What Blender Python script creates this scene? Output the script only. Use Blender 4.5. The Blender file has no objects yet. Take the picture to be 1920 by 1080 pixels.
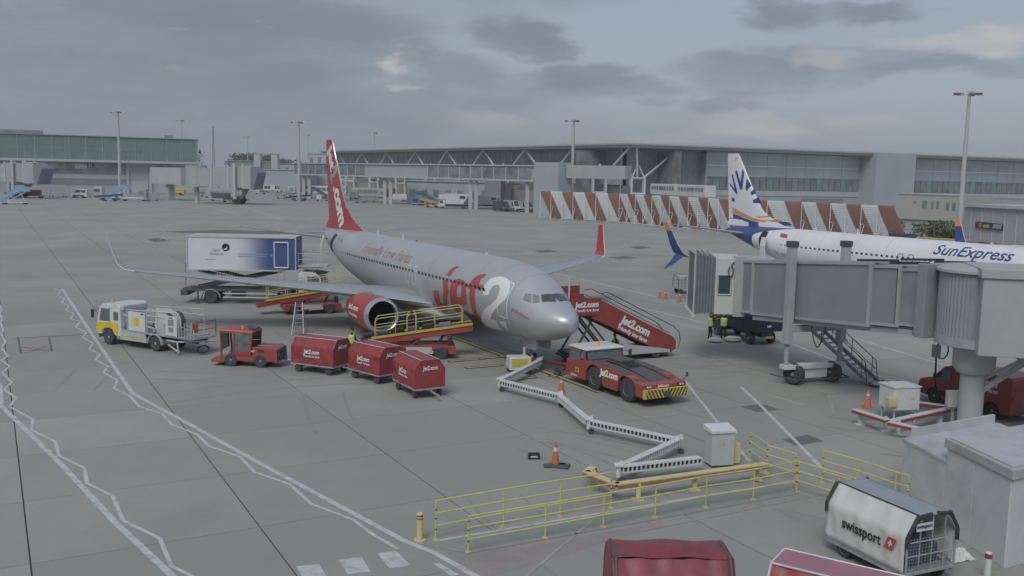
import bpy, math, random
import mathutils
from mathutils import Vector, Matrix
from math import pi, sin, cos, radians as R
random.seed(7)
S = bpy.context.scene
# ---------------------------------------------------------------- camera
pitch, roll = R(6.877), R(1.189)
F = Vector((0, cos(pitch), -sin(pitch))); X0 = Vector((1, 0, 0)); U0 = X0.cross(F)
RX = X0*cos(roll)+U0*sin(roll); UP = -X0*sin(roll)+U0*cos(roll)
cd = bpy.data.cameras.new('camera'); cam = bpy.data.objects.new('camera', cd); S.collection.objects.link(cam)
cam.matrix_world = Matrix(((RX.x, UP.x, -F.x, 0), (RX.y, UP.y, -F.y, 0), (RX.z, UP.z, -F.z, 9.943), (0, 0, 0, 1)))
cd.sensor_width = 36; cd.lens = 36*1774.286/1920; cd.clip_start = .5; cd.clip_end = 20000
S.camera = cam
# ---------------------------------------------------------------- colour management
S.view_settings.view_transform = 'Standard'; S.view_settings.look = 'None'
S.view_settings.exposure = .06; S.view_settings.gamma = 1; S.view_settings.use_curve_mapping = False
LIFT_HAZE = .0004
# ---------------------------------------------------------------- sun
SUN_EL, SUN_AZ = R(48), R(200)      # azimuth from +Y clockwise: behind the camera, a little left
sl = bpy.data.lights.new('sun', 'SUN'); sl.energy = 1.55; sl.angle = R(30); sl.color = (1, .975, .94)
so = bpy.data.objects.new('sun', sl); S.collection.objects.link(so)
sd = Vector((sin(SUN_AZ)*cos(SUN_EL), cos(SUN_AZ)*cos(SUN_EL), sin(SUN_EL)))
so.rotation_euler = sd.to_track_quat('Z', 'Y').to_euler()
# ---------------------------------------------------------------- sky: Nishita seen through broken cloud
W = bpy.data.worlds.new('World'); S.world = W; W.use_nodes = True
wt = W.node_tree; wt.nodes.clear()
def wn(t, **k):
    n = wt.nodes.new(t)
    for a, b in k.items(): setattr(n, a, b)
    return n
def wl(a, b): wt.links.new(a, b)
wout = wn('ShaderNodeOutputWorld'); wbg = wn('ShaderNodeBackground'); wbg.inputs[1].default_value = .124
wl(wbg.outputs[0], wout.inputs[0])
sky = wn('ShaderNodeTexSky', sky_type='NISHITA', sun_disc=False, sun_elevation=SUN_EL, sun_rotation=SUN_AZ, air_density=1.2, dust_density=3.5, ozone_density=1.5)
tc = wn('ShaderNodeTexCoord')
def wmath(op, a, b=None, c=None, clamp=False):
    n = wn('ShaderNodeMath', operation=op, use_clamp=clamp)
    for i, v in enumerate((a, b, c)):
        if v is None: continue
        if isinstance(v, (int, float)): n.inputs[i].default_value = v
        else: wl(v, n.inputs[i])
    return n.outputs[0]
def wmix(f, a, b):
    n = wn('ShaderNodeMix', data_type='RGBA')
    for s, v in ((0, f), (6, a), (7, b)):
        if isinstance(v, (int, float)): n.inputs[s].default_value = v
        elif isinstance(v, tuple): n.inputs[s].default_value = (*v, 1)
        else: wl(v, n.inputs[s])
    return n.outputs[2]
def wramp(f, a, b):
    n = wn('ShaderNodeMapRange', interpolation_type='SMOOTHSTEP'); wl(f, n.inputs[0])
    n.inputs[1].default_value = a; n.inputs[2].default_value = b
    return n.outputs[0]
def wnoise(sc, stretch, detail=6, rough=.55, off=0.0):
    m = wn('ShaderNodeMapping'); m.inputs[3].default_value = (1, 1, stretch); m.inputs[1].default_value = (off, off*.7, off*1.3)
    wl(tc.outputs['Generated'], m.inputs[0])
    n = wn('ShaderNodeTexNoise'); n.inputs['Scale'].default_value = sc; n.inputs['Detail'].default_value = detail; n.inputs['Roughness'].default_value = rough
    wl(m.outputs[0], n.inputs[0]); return n.outputs[0]
def warp():
    m = wn('ShaderNodeMapping'); m.inputs[3].default_value = (1, 1, 2.6); wl(tc.outputs['Generated'], m.inputs[0]); v = tc.outputs['Generated']
    for sc, am in ((9, .1), (28, .055)):
        n = wn('ShaderNodeTexNoise'); n.inputs['Scale'].default_value = sc; n.inputs['Detail'].default_value = 7; n.inputs['Roughness'].default_value = .62; wl(m.outputs[0], n.inputs[0])
        a = wn('ShaderNodeVectorMath', operation='SUBTRACT'); wl(n.outputs['Color'], a.inputs[0]); a.inputs[1].default_value = (.5, .5, .5)
        b = wn('ShaderNodeVectorMath', operation='MULTIPLY'); wl(a.outputs[0], b.inputs[0]); b.inputs[1].default_value = (am, am, am*.42)
        c = wn('ShaderNodeVectorMath', operation='ADD'); wl(v, c.inputs[0]); wl(b.outputs[0], c.inputs[1]); v = c.outputs[0]
    return v
warped = warp()
def blob(d, rx, rz):
    # soft patch of sky round direction d, wide rx and tall rz (radians)
    s = wn('ShaderNodeVectorMath', operation='SUBTRACT'); wl(warped, s.inputs[0]); s.inputs[1].default_value = d
    m = wn('ShaderNodeVectorMath', operation='MULTIPLY'); wl(s.outputs[0], m.inputs[0]); m.inputs[1].default_value = (1/rx, .6/rx, 1/rz)
    l = wn('ShaderNodeVectorMath', operation='LENGTH'); wl(m.outputs[0], l.inputs[0])
    return wmath('SUBTRACT', 1, wramp(l.outputs['Value'], 0.15, 1.0))
sepw = wn('ShaderNodeSeparateXYZ'); wl(tc.outputs['Generated'], sepw.inputs[0])
big = wnoise(2.6, 3.2, 5, .5, 3.1); mid = wnoise(6.5, 3.4, 7, .55, 8.4); fine = wnoise(15, 3.6, 12, .66, 1.7)
clear = wmix(wramp(sepw.outputs[2], 0, .5), (3.0, 3.4, 3.95), (2.1, 2.6, 3.5))
clear = wmix(.12, clear, sky.outputs[0])
dark = (1.66, 1.93, 2.28); light = (3.15, 3.3, 3.5)
# broad overcast sheet: thick on the left, thinning to the right
cov = wmath('ADD', wmath('MULTIPLY', big, 1.1), wmath('MULTIPLY', mid, .5))
cov = wmath('SUBTRACT', cov, wmath('MULTIPLY', sepw.outputs[0], .62))
c1 = wramp(cov, .58, 1.04)
col = wmix(c1, clear, wmix(wramp(fine, .35, .7), (1.92, 2.22, 2.6), (2.45, 2.74, 3.1)))
BL = [((0.0, 0.9896, 0.1437), 0.062, 0.022, 1.0), ((0.0277, 0.9917, 0.1259), 0.05, 0.014, 0.9), ((-0.2174, 0.9647, 0.1486), 0.16, 0.026, 0.9), ((-0.3276, 0.9322, 0.1537), 0.16, 0.03, 0.7), ((0.2507, 0.9545, 0.1616), 0.05, 0.02, 1.0), ((0.3349, 0.928, 0.1634), 0.07, 0.016, 1.0), ((0.0777, 0.9919, 0.1002), 0.07, 0.014, 0.85), ((0.207, 0.9755, 0.0741), 0.055, 0.014, 0.85), ((0.2407, 0.9651, 0.1034), 0.1, 0.026, 0.8), ((-0.0649, 0.9926, 0.1027), 0.07, 0.022, 0.75), ((-0.2294, 0.9688, 0.0942), 0.06, 0.02, 0.6), ((0.3266, 0.9384, 0.1126), 0.12, 0.02, 0.5), ((-0.3672, 0.9251, 0.097), 0.2, 0.05, 0.5), ((-0.1462, 0.9867, 0.0709), 0.25, 0.03, 0.5), ((0.1215, 0.9885, 0.09), 0.09, 0.015, 0.7), ((0.1491, 0.9859, 0.0758), 0.03, 0.008, 0.6), ((-0.0041, 0.9968, 0.08), 0.12, 0.02, 0.5), ((0.4268, 0.8982, 0.1053), 0.1, 0.012, 0.6)]
edge = wmath('SUBTRACT', wmath('ADD', wmath('MULTIPLY', mid, .9), wmath('MULTIPLY', fine, .55)), .72)
for d, rx, rz, w in BL:
    b = wmath('ADD', blob(d, rx*1.3, rz*1.5), wmath('MULTIPLY', edge, 1.5))
    col = wmix(wmath('MULTIPLY', wramp(b, .18, 1.1), w*.85), col, dark)
LB = [((-0.1342, 0.9855, 0.1043), 0.03, 0.012, 1.0), ((-0.1084, 0.9902, 0.0881), 0.03, 0.008, 0.8), ((0.4202, 0.8985, 0.127), 0.07, 0.018, 0.8), ((0.4432, 0.8865, 0.133), 0.06, 0.016, 0.8), ((0.2983, 0.9474, 0.1156), 0.05, 0.013, 0.5), ((0.2339, 0.9708, 0.0536), 0.07, 0.018, 0.75), ((0.2546, 0.9659, 0.0469), 0.06, 0.012, 0.8), ((-0.0202, 0.9984, 0.0536), 0.06, 0.01, 0.45), ((0.3654, 0.9219, 0.1289), 0.06, 0.01, 0.35), ((0.3406, 0.9384, 0.0578), 0.06, 0.012, 0.4), ((0.1563, 0.987, 0.0366), 0.1, 0.012, 0.4)]
for d, rx, rz, w in LB:
    b = wmath('ADD', blob(d, rx*1.3, rz*1.4), wmath('MULTIPLY', edge, 1.6))
    col = wmix(wmath('MULTIPLY', wramp(b, .3, 1.3), w), col, (4.2, 4.15, 4.0))
# murk towards the horizon
hz = wmath('SUBTRACT', 1, wramp(sepw.outputs[2], -.01, .13))
col = wmix(wmath('MULTIPLY', hz, .5), col, wmix(wramp(sepw.outputs[0], -.35, .5), (2.55, 2.8, 3.12), (3.3, 3.5, 3.7)))
wl(col, wbg.inputs[0])
# ---------------------------------------------------------------- helpers
C = S.collection
MATS = {}
def mat(name, col, rough=.6, metal=0.0, var=.12, scale=3.0, dirt=0.0, bump=0.0, spec=.5, coords='Object', emit=None, alpha=None):
    if name in MATS: return MATS[name]
    m = bpy.data.materials.new(name); m.use_nodes = True; t = m.node_tree; b = t.nodes['Principled BSDF']
    b.inputs['Roughness'].default_value = rough; b.inputs['Metallic'].default_value = metal
    b.inputs['Specular IOR Level'].default_value = spec
    co = t.nodes.new('ShaderNodeTexCoord')
    n = t.nodes.new('ShaderNodeTexNoise'); n.inputs['Scale'].default_value = scale; n.inputs['Detail'].default_value = 6; n.inputs['Roughness'].default_value = .6
    t.links.new(co.outputs[coords], n.inputs[0])
    r = t.nodes.new('ShaderNodeMapRange'); r.inputs[1].default_value = .3; r.inputs[2].default_value = .7
    t.links.new(n.outputs[0], r.inputs[0])
    x = t.nodes.new('ShaderNodeMix'); x.data_type = 'RGBA'
    x.inputs[6].default_value = (*[c*(1-var) for c in col], 1); x.inputs[7].default_value = (*[min(1, c*(1+var)) for c in col], 1)
    t.links.new(r.outputs[0], x.inputs[0]); out = x.outputs[2]
    if dirt:
        n2 = t.nodes.new('ShaderNodeTexNoise'); n2.inputs['Scale'].default_value = scale*.45; n2.inputs['Detail'].default_value = 9; n2.inputs['Roughness'].default_value = .7
        t.links.new(co.outputs[coords], n2.inputs[0])
        r2 = t.nodes.new('ShaderNodeMapRange'); r2.inputs[1].default_value = .48; r2.inputs[2].default_value = .75; r2.inputs[4].default_value = dirt
        t.links.new(n2.outputs[0], r2.inputs[0])
        y = t.nodes.new('ShaderNodeMix'); y.data_type = 'RGBA'; y.inputs[7].default_value = (.075, .07, .062, 1)
        t.links.new(r2.outputs[0], y.inputs[0]); t.links.new(out, y.inputs[6]); out = y.outputs[2]
    t.links.new(out, b.inputs['Base Color'])
    rr = t.nodes.new('ShaderNodeMapRange'); rr.inputs[3].default_value = max(.03, rough-.1); rr.inputs[4].default_value = min(1, rough+.12)
    t.links.new(n.outputs[0], rr.inputs[0]); t.links.new(rr.outputs[0], b.inputs['Roughness'])
    if bump:
        bp = t.nodes.new('ShaderNodeBump'); bp.inputs['Strength'].default_value = bump; bp.inputs['Distance'].default_value = .02
        t.links.new(n.outputs[0], bp.inputs['Height']); t.links.new(bp.outputs[0], b.inputs['Normal'])
    if emit: b.inputs['Emission Color'].default_value = (*emit[:3], 1); b.inputs['Emission Strength'].default_value = emit[3]
    if alpha is not None:
        b.inputs['Alpha'].default_value = alpha
    MATS[name] = m; return m
def glass(name, col=(.05, .07, .075), rough=.08):
    if name in MATS: return MATS[name]
    m = mat(name, col, rough, 0, .25, 1.2, spec=.8); return m

class MB:
    def __init__(s): s.v = []; s.f = []; s.m = []; s.s = []
    def add(s, v, f, m=0, sm=False):
        o = len(s.v); s.v += [tuple(p) for p in v]
        for q in f: s.f.append(tuple(i+o for i in q)); s.m.append(m); s.s.append(sm)
        return s
    def box(s, c, d, m=0, rz=0, M=None):
        h = [x/2 for x in d]; v = [Vector((a*h[0], b*h[1], e*h[2])) for a in (-1, 1) for b in (-1, 1) for e in (-1, 1)]
        Q = M if M is not None else Matrix.Rotation(rz, 3, 'Z')
        v = [Q @ p+Vector(c) for p in v]
        return s.add(v, [(0, 1, 3, 2), (4, 6, 7, 5), (0, 4, 5, 1), (2, 3, 7, 6), (0, 2, 6, 4), (1, 5, 7, 3)], m)
    def span(s, a, b, m=0):     # box from corner a to corner b
        return s.box([(a[i]+b[i])/2 for i in range(3)], [abs(b[i]-a[i]) for i in range(3)], m)
    def bar(s, p, q, w, h=None, m=0, up=(0, 0, 1)):
        p = Vector(p); q = Vector(q); d = (q-p); L = d.length
        if L < 1e-6: return s
        x = d/L; u = Vector(up)
        if abs(x.dot(u)) > .98: u = Vector((1, 0, 0))
        y = u.cross(x).normalized(); z = x.cross(y)
        return s.box((p+q)/2, (L, w, h or w), m, M=Matrix((x, y, z)).transposed())
    def tube(s, p, q, r, n=8, r2=None, m=0, cap=True, sm=True):
        p = Vector(p); q = Vector(q); d = (q-p)
        if d.length < 1e-6: return s
        x = d.normalized(); u = Vector((0, 0, 1)) if abs(x.z) < .95 else Vector((1, 0, 0)); a = u.cross(x).normalized(); b = x.cross(a)
        r2 = r if r2 is None else r2; v = []
        for k in range(n):
            w = a*cos(2*pi*k/n)+b*sin(2*pi*k/n); v += [p+w*r, q+w*r2]
        s.add(v, [(2*k, 2*((k+1) % n), 2*((k+1) % n)+1, 2*k+1) for k in range(n)], m, sm)
        if cap:
            s.add([v[2*k] for k in range(n)], [tuple(reversed(range(n)))], m); s.add([v[2*k+1] for k in range(n)], [tuple(range(n))], m)
        return s
    def path(s, pts, r, n=6, m=0):
        for a, b in zip(pts[:-1], pts[1:]): s.tube(a, b, r, n, m=m)
        return s
    def prism(s, poly, a, b, ax='y', m=0, sm=False):
        def P(p, t): return {'y': (p[0], t, p[1]), 'x': (t, p[0], p[1]), 'z': (p[0], p[1], t)}[ax]
        n = len(poly); v = [P(p, a) for p in poly]+[P(p, b) for p in poly]
        s.add(v, [(i, (i+1) % n, (i+1) % n+n, i+n) for i in range(n)], m, sm)
        tr = mathutils.geometry.tessellate_polygon([[Vector((p[0], p[1], 0)) for p in poly]])
        s.add(v[:n], tr, m); s.add(v[n:], [tuple(reversed(t)) for t in tr], m)
        return s
    def loft(s, rings, m=0, cap=True, sm=True, closed=True, mf=None):
        n = len(rings[0]); v = [p for r in rings for p in r]; o = len(s.v); s.v += [tuple(p) for p in v]
        for i in range(len(rings)-1):
            for k in range(n if closed else n-1):
                k2 = (k+1) % n
                s.f.append((o+i*n+k, o+i*n+k2, o+(i+1)*n+k2, o+(i+1)*n+k)); s.m.append(mf(i, k) if mf else m); s.s.append(sm)
        if cap:
            s.add(rings[0], [tuple(reversed(range(n)))], m); s.add(rings[-1], [tuple(range(n))], m)
        return s
    def lathe(s, prof, c=(0, 0, 0), ax='z', n=20, m=0, sm=True, mf=None, sz=1.0):
        rings = []
        for r, t in prof:
            ring = []
            for k in range(n):
                a = 2*pi*k/n; u, w = r*cos(a), r*sin(a)*sz
                p = {'z': (u, w, t), 'x': (t, u, w), 'y': (u, t, w)}[ax]
                ring.append((p[0]+c[0], p[1]+c[1], p[2]+c[2]))
            rings.append(ring)
        return s.loft(rings, m, True, sm, True, mf)
    def build(s, name, mats, parent=None, loc=None, rz=0, bevel=0, label=None, kind=None):
        me = bpy.data.meshes.new(name); me.from_pydata(s.v, [], s.f)
        for q in (mats if isinstance(mats, (list, tuple)) else [mats]): me.materials.append(q)
        me.polygons.foreach_set('material_index', s.m); me.polygons.foreach_set('use_smooth', s.s)
        import bmesh
        bm = bmesh.new(); bm.from_mesh(me); bmesh.ops.remove_doubles(bm, verts=bm.verts, dist=1e-5); bmesh.ops.recalc_face_normals(bm, faces=bm.faces); bm.to_mesh(me); bm.free()
        if any(s.s): me.set_sharp_from_angle(angle=R(38))
        me.update(); return place(name, me, parent, loc, rz, bevel, label, kind)
def place(name, me, parent=None, loc=None, rz=0, bevel=0, label=None, kind=None):
    o = bpy.data.objects.new(name, me); C.objects.link(o)
    if parent: o.parent = parent
    if loc is not None: o.location = loc
    if rz: o.rotation_euler[2] = rz
    if bevel:
        b = o.modifiers.new('bevel', 'BEVEL'); b.width = bevel; b.segments = 2; b.limit_method = 'ANGLE'; b.angle_limit = R(35); b.harden_normals = False
    if label: o['label'] = label
    if kind: o['kind'] = kind
    return o
def T(name, label, cat, loc=(0, 0, 0), rz=0, group=None):
    o = bpy.data.objects.new(name, None); C.objects.link(o); o.empty_display_size = .3
    loc = tuple(loc)+(0,)*(3-len(loc))
    o.location = loc; o.rotation_euler[2] = rz; o['label'] = label; o['category'] = cat
    if group: o['group'] = group
    return o
def tag(o, label, cat, group=None):
    o['label'] = label; o['category'] = cat
    if group: o['group'] = group
    return o
def copy_tree(o, loc=None, rz=None, label=None, parent=None, sc=None):
    c = o.copy(); C.objects.link(c)
    if parent: c.parent = parent; c.matrix_parent_inverse = o.matrix_parent_inverse
    if loc is not None: c.location = tuple(loc)+(0,)*(3-len(loc))
    if rz is not None: c.rotation_euler[2] = rz
    if label: c['label'] = label
    if sc: c.scale = (sc,)*3
    for ch in list(KIDS(o)): copy_tree(ch, parent=c)
    return c
def KIDS(o): return [x for x in C.objects if x.parent == o]
WH = {}
def wheel(parent, p, r=.3, w=.2, ax='y', rim=.55, name='wheel', tyre='tyre', rimm='steel_rim'):
    k = (round(r, 3), round(w, 3), ax, rim, rimm)
    if k not in WH:
        a = MB(); h = w/2
        a.lathe([(r*rim, -h*.8), (r*.86, -h), (r*.96, -h*.85), (r, -h*.55), (r, h*.55), (r*.96, h*.85), (r*.86, h), (r*rim, h*.8)], ax=ax, n=22)
        b = MB(); b.lathe([(r*.1, -h*.55), (r*rim*.5, -h*.6), (r*rim*.85, -h*.45), (r*rim*1.02, -h*.86), (r*rim*1.02, h*.86), (r*rim*.85, h*.45), (r*rim*.5, h*.6), (r*.16, h*.95), (r*.1, h*.97)], ax=ax, n=18)
        t = a.build(name, MATS[tyre], parent, p); q = b.build('rim', MATS[rimm], t)
        WH[k] = (t.data, q.data); return t
    t = place(name, WH[k][0], parent, p); place('rim', WH[k][1], t); return t
def text_mesh(s, size, bold=0.0, shear=0.0, depth=.01, spacing=1.0):
    cu = bpy.data.curves.new('t', 'FONT'); cu.body = s; cu.size = size; cu.offset = bold*size; cu.shear = shear
    cu.extrude = depth/2; cu.align_x = 'CENTER'; cu.align_y = 'CENTER'; cu.space_character = spacing; cu.resolution_u = 3
    o = bpy.data.objects.new('t', cu); C.objects.link(o)
    me = bpy.data.meshes.new_from_object(o); bpy.data.objects.remove(o)
    return me
def text(parent, s, size, o, right, up, m, bold=.02, shear=0, depth=.012, width=None, spacing=1.0, name='lettering'):
    me = text_mesh(s, size, bold, shear, depth, spacing); right = Vector(right).normalized(); up = Vector(up).normalized(); n = right.cross(up); o = Vector(o)
    k = 1
    if width:
        xs = [v.co.x for v in me.vertices]; k = width/(max(xs)-min(xs))
    for v in me.vertices: v.co = o+right*(v.co.x*k)+up*v.co.y+n*v.co.z
    me.materials.clear(); me.materials.append(m)
    return place(name, me, parent)
def project_mesh(me, fn, maxe=.22):
    import bmesh
    bm = bmesh.new(); bm.from_mesh(me)
    bmesh.ops.triangulate(bm, faces=bm.faces)
    for _ in range(7):
        es = [e for e in bm.edges if e.calc_length() > maxe]
        if not es: break
        bmesh.ops.subdivide_edges(bm, edges=es, cuts=1); bmesh.ops.triangulate(bm, faces=bm.faces)
    for v in bm.verts: v.co = fn(v.co.x, v.co.y, v.co.z)
    bm.to_mesh(me); bm.free(); me.update(); return me
def poly_mesh(loops):
    me = bpy.data.meshes.new('p'); pts = [p for l in loops for p in l]
    tr = mathutils.geometry.tessellate_polygon([[Vector((p[0], p[1], 0)) for p in l] for l in loops])
    me.from_pydata([(p[0], p[1], 0) for p in pts], [], tr); return me
# ---------------------------------------------------------------- materials
mat('tyre', (.06, .063, .066), .85, var=.3, scale=8, dirt=.3)
mat('steel_rim', (.33, .34, .35), .5, .2, dirt=.4, scale=9)
mat('white_rim', (.6, .61, .6), .5, dirt=.4, scale=9)
mat('red_paint', (.32, .068, .062), .38, var=.14, scale=2.2, dirt=.28)
mat('orange_red_paint', (.34, .075, .064), .4, var=.12, scale=2.5, dirt=.3)
mat('red_cloth', (.29, .052, .058), .42, var=.2, scale=3, dirt=.16, bump=.4)
mat('maroon_cloth', (.23, .045, .06), .42, var=.22, scale=2.2, dirt=.15, bump=.4)
mat('white_paint', (.63, .65, .65), .4, var=.06, dirt=.22, scale=2.2)
mat('white_letter', (.78, .78, .77), .5, var=.03)
mat('grey_paint', (.36, .38, .39), .5, var=.1, dirt=.3, scale=2.0)
mat('light_grey', (.5, .52, .52), .5, var=.08, dirt=.25, scale=1.6)
mat('dark_grey', (.09, .095, .1), .6, var=.2, dirt=.2, scale=5)
mat('black_rubber', (.045, .047, .05), .7, var=.3, scale=6)
mat('black_paint', (.045, .047, .055), .45, var=.3, dirt=.2, scale=4)
mat('navy_paint', (.018, .02, .045), .4, var=.2, dirt=.3, scale=3)
mat('steel', (.42, .43, .44), .42, .6, var=.15, dirt=.25, scale=6)
mat('galvanised', (.4, .42, .43), .5, .35, var=.15, dirt=.25, scale=5)
mat('yellow_paint', (.56, .44, .1), .5, var=.1, dirt=.28, scale=3)
mat('rail_yellow', (.56, .52, .2), .5, var=.1, dirt=.25, scale=3)
mat('cream_yellow', (.6, .54, .28), .55, var=.1, dirt=.3, scale=3)
mat('shell_yellow', (.72, .53, .02), .4, var=.08, dirt=.15, scale=3)
mat('amber', (.8, .32, .02), .3)
mat('orange', (.52, .17, .08), .55, var=.1, dirt=.2, scale=6)
mat('hi_vis', (.55, .66, .16), .6, var=.1, scale=9)
mat('hi_vis_stripe', (.6, .62, .6), .4)
mat('skin', (.42, .26, .19), .6, var=.08, scale=9)
mat('hair', (.03, .022, .018), .7)
mat('dark_cloth', (.022, .024, .032), .85, var=.25, scale=9)
mat('blue_paint', (.1, .22, .42), .45, var=.12, dirt=.2, scale=2)
mat('pale_blue', (.24, .4, .56), .5, var=.1, dirt=.2, scale=2)
mat('deep_blue', (.06, .09, .24), .45, var=.1, scale=2)
mat('light_lens', (.7, .72, .72), .15, spec=.9)
mat('red_lens', (.5, .02, .02), .2)
glass('glass', (.06, .085, .09)); glass('cab_glass', (.13, .17, .175), .1)
def M_(n): return MATS[n]
# ================================================================ GROUND
def ground_mat(name, base, far=False):
    m = bpy.data.materials.new(name); m.use_nodes = True; t = m.node_tree; b = t.nodes['Principled BSDF']; b.inputs['Roughness'].default_value = .82; b.inputs['Specular IOR Level'].default_value = .35
    g = t.nodes.new('ShaderNodeNewGeometry')
    def noise(sc, st=(1, 1, 1), rot=0, det=6, ro=.55):
        mp = t.nodes.new('ShaderNodeMapping'); mp.inputs[2].default_value = (0, 0, rot); mp.inputs[3].default_value = st
        t.links.new(g.outputs['Position'], mp.inputs[0]); n = t.nodes.new('ShaderNodeTexNoise'); n.inputs['Scale'].default_value = sc; n.inputs['Detail'].default_value = det; n.inputs['Roughness'].default_value = ro
        t.links.new(mp.outputs[0], n.inputs[0]); return n.outputs[0]
    def mr(s, a, b_, c=0, d=1):
        r = t.nodes.new('ShaderNodeMapRange'); t.links.new(s, r.inputs[0])
        for i, v in enumerate((a, b_, c, d)): r.inputs[i+1].default_value = v
        return r.outputs[0]
    def mix(f, a, c, mode='MIX'):
        x = t.nodes.new('ShaderNodeMix'); x.data_type = 'RGBA'; x.blend_type = mode
        for s, v in ((0, f), (6, a), (7, c)):
            if isinstance(v, (int, float)): x.inputs[s].default_value = v
            elif isinstance(v, tuple): x.inputs[s].default_value = (*v, 1)
            else: t.links.new(v, x.inputs[s])
        return x.outputs[2]
    c = mix(mr(noise(.09, det=4), .35, .65), tuple(x*.9 for x in base), tuple(x*1.1 for x in base))
    c = mix(mr(noise(.35, (1, .16, 1), R(-61), 8, .62), .42, .75, 0, .3), c, tuple(x*.68 for x in base))      # oily streaks along the stands
    c = mix(mr(noise(.5, (.12, 1, 1), R(-61), 6, .6), .5, .8, 0, .3), c, tuple(x*1.22 for x in base))
    c = mix(mr(noise(.22, (1,.5,1), R(-61), 8, .6), .56, .72, 0, .35), c, tuple(x*.62 for x in base))
    c = mix(mr(noise(1.1, det=10, ro=.7), .6, .8, 0, .5), c, tuple(x*.55 for x in base))
    c = mix(mr(noise(4.5, det=9, ro=.7), .5, .8, 0, .3), c, tuple(x*.7 for x in base))
    c = mix(mr(noise(14, det=8, ro=.75), .3, .75, 0, .34), c, tuple(x*.78 for x in base))
    oi = t.nodes.new('ShaderNodeObjectInfo')
    c = mix(mr(oi.outputs['Random'], 0, 1, 0, .5), c, tuple(x*.72 for x in base))
    t.links.new(c, b.inputs['Base Color'])
    bp = t.nodes.new('ShaderNodeBump'); bp.inputs['Strength'].default_value = .18; bp.inputs['Distance'].default_value = .01
    t.links.new(noise(26, det=4), bp.inputs['Height']); t.links.new(bp.outputs[0], b.inputs['Normal'])
    MATS[name] = m; return m
CB = (.352, .35, .32)
ground_mat('concrete', CB); ground_mat('joint_filler', (.07, .07, .07)); ground_mat('patch_asphalt', (.17, .175, .172))
tn = Vector((cos(R(-60.9)), sin(R(-60.9)), 0)); nn = Vector((-tn.y, tn.x, 0))        # stand direction and its normal
# joint bed just under the slabs, and the land beyond
g = MB(); g.add([(-400, -60, -.03), (500, -60, -.03), (500, 620, -.03), (-400, 620, -.03)], [(0, 1, 2, 3)])
g.build('apron_base', M_('joint_filler'), kind='structure')
g = MB()
for a in ((-9000, -3000, -400, 12000), (500, -3000, 9000, 12000), (-400, 620, 500, 12000), (-400, -3000, 500, -60)):
    g.add([(a[0], a[1], -.01), (a[2], a[1], -.01), (a[2], a[3], -.01), (a[0], a[3], -.01)], [(0, 1, 2, 3)])
mat('grassland', (.07, .09, .04), .9, scale=.02); g.build('ground', M_('grassland'), kind='structure')
apron = T('apron', 'x', 'x'); del apron['label']; del apron['category']; apron['kind'] = 'structure'
SW_, SL_ = 5.72, 5.0; N0, T0 = .62, -25.6
def slab_ctr(i, j): return nn*(N0+SW_*(i+.5))+tn*(T0-SL_*(j+.5))
def vis(p, mrg=0):
    if p.y < 14: return False
    return abs(p.x/p.y) < .56+mrg+3.5/p.y
cand = []
for i in range(-60, 110):
    for j in range(-8, 130):
        p = slab_ctr(i, j)
        if -380 < p.x < 480 and 6 < p.y < 600: cand.append((p.length if vis(p) else 1e5+p.length, i, j, p))
cand.sort(key=lambda a: a[0])
sm_ = MB(); gx = SW_/2-.02; gy = SL_/2-.012
rot = Matrix((nn, tn, Vector((0, 0, 1)))).transposed()
def slab_verts(b): return [(sx*(gx-b), sy*(gy-b), z) for z in (0, -.03) for sx, sy in ((-1, -1), (1, -1), (1, 1), (-1, 1))]
sm_.add(slab_verts(0), [(0, 1, 2, 3), (0, 4, 5, 1), (1, 5, 6, 2), (2, 6, 7, 3), (3, 7, 4, 0)])
slab0 = None; rz = math.atan2(nn.y, nn.x)
for k, (_, i, j, p) in enumerate(cand[:300]):
    if slab0 is None: slab0 = sm_.build('concrete_slab', M_('concrete'), apron, p, rz); continue
    place('concrete_slab', slab0.data, apron, p, rz)
g = MB()
for _, i, j, p in cand[300:]:
    g.add([tuple(p+nn*a*gx+tn*b*gy) for a, b in ((-1, -1), (1, -1), (1, 1), (-1, 1))], [(0, 1, 2, 3)])
o = g.build('concrete_slabs', M_('concrete'), apron, kind='stuff')
# ---------------------------------------------------------------- painted lines
mat('white_line', (.52, .53, .53), .7, var=.15, scale=5, dirt=.5, coords='Object'); mat('yellow_line', (.46, .4, .14), .7, var=.15, scale=4, dirt=.45)
mat('black_line', (.04, .04, .04), .8, scale=4); mat('red_line', (.36, .14, .13), .8, dirt=.5, scale=4); mat('faint_line', (.36, .37, .36), .8, dirt=.5, scale=4)
mat('green_band', (.27, .29, .27), .85, var=.08, scale=1, dirt=.12); mat('pink_band', (.3, .27, .26), .85, var=.08, scale=1, dirt=.2)
def strip(pts, w, m, name='painted_line', z=.004, close=False):
    b = MB()
    for i, (p, q) in enumerate(zip(pts[:-1], pts[1:])):
        p = Vector((*p, z+.0005*(i % 2))); q = Vector((*q, z+.0005*(i % 2))); d = (q-p).normalized(); s = Vector((-d.y, d.x, 0))*w/2; e = d*w*.35
        b.add([p-s-e, q-s+e, q+s+e, p+s-e], [(0, 1, 2, 3)])
    return b.build(name, M_(m), kind='structure')
def area(pts, m, name, z=.004):
    b = MB(); b.add([(*p, z) for p in pts], [tuple(range(len(pts)))]); return b.build(name, M_(m), kind='structure')
E8 = None
strip([(-23.159, 42.09), (-20.974, 38.149), (-20.122, 37.082), (-15.081, 30.828), (-10.945, 25.488), (-7.974, 21.909)], .19, 'white_line')
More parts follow.
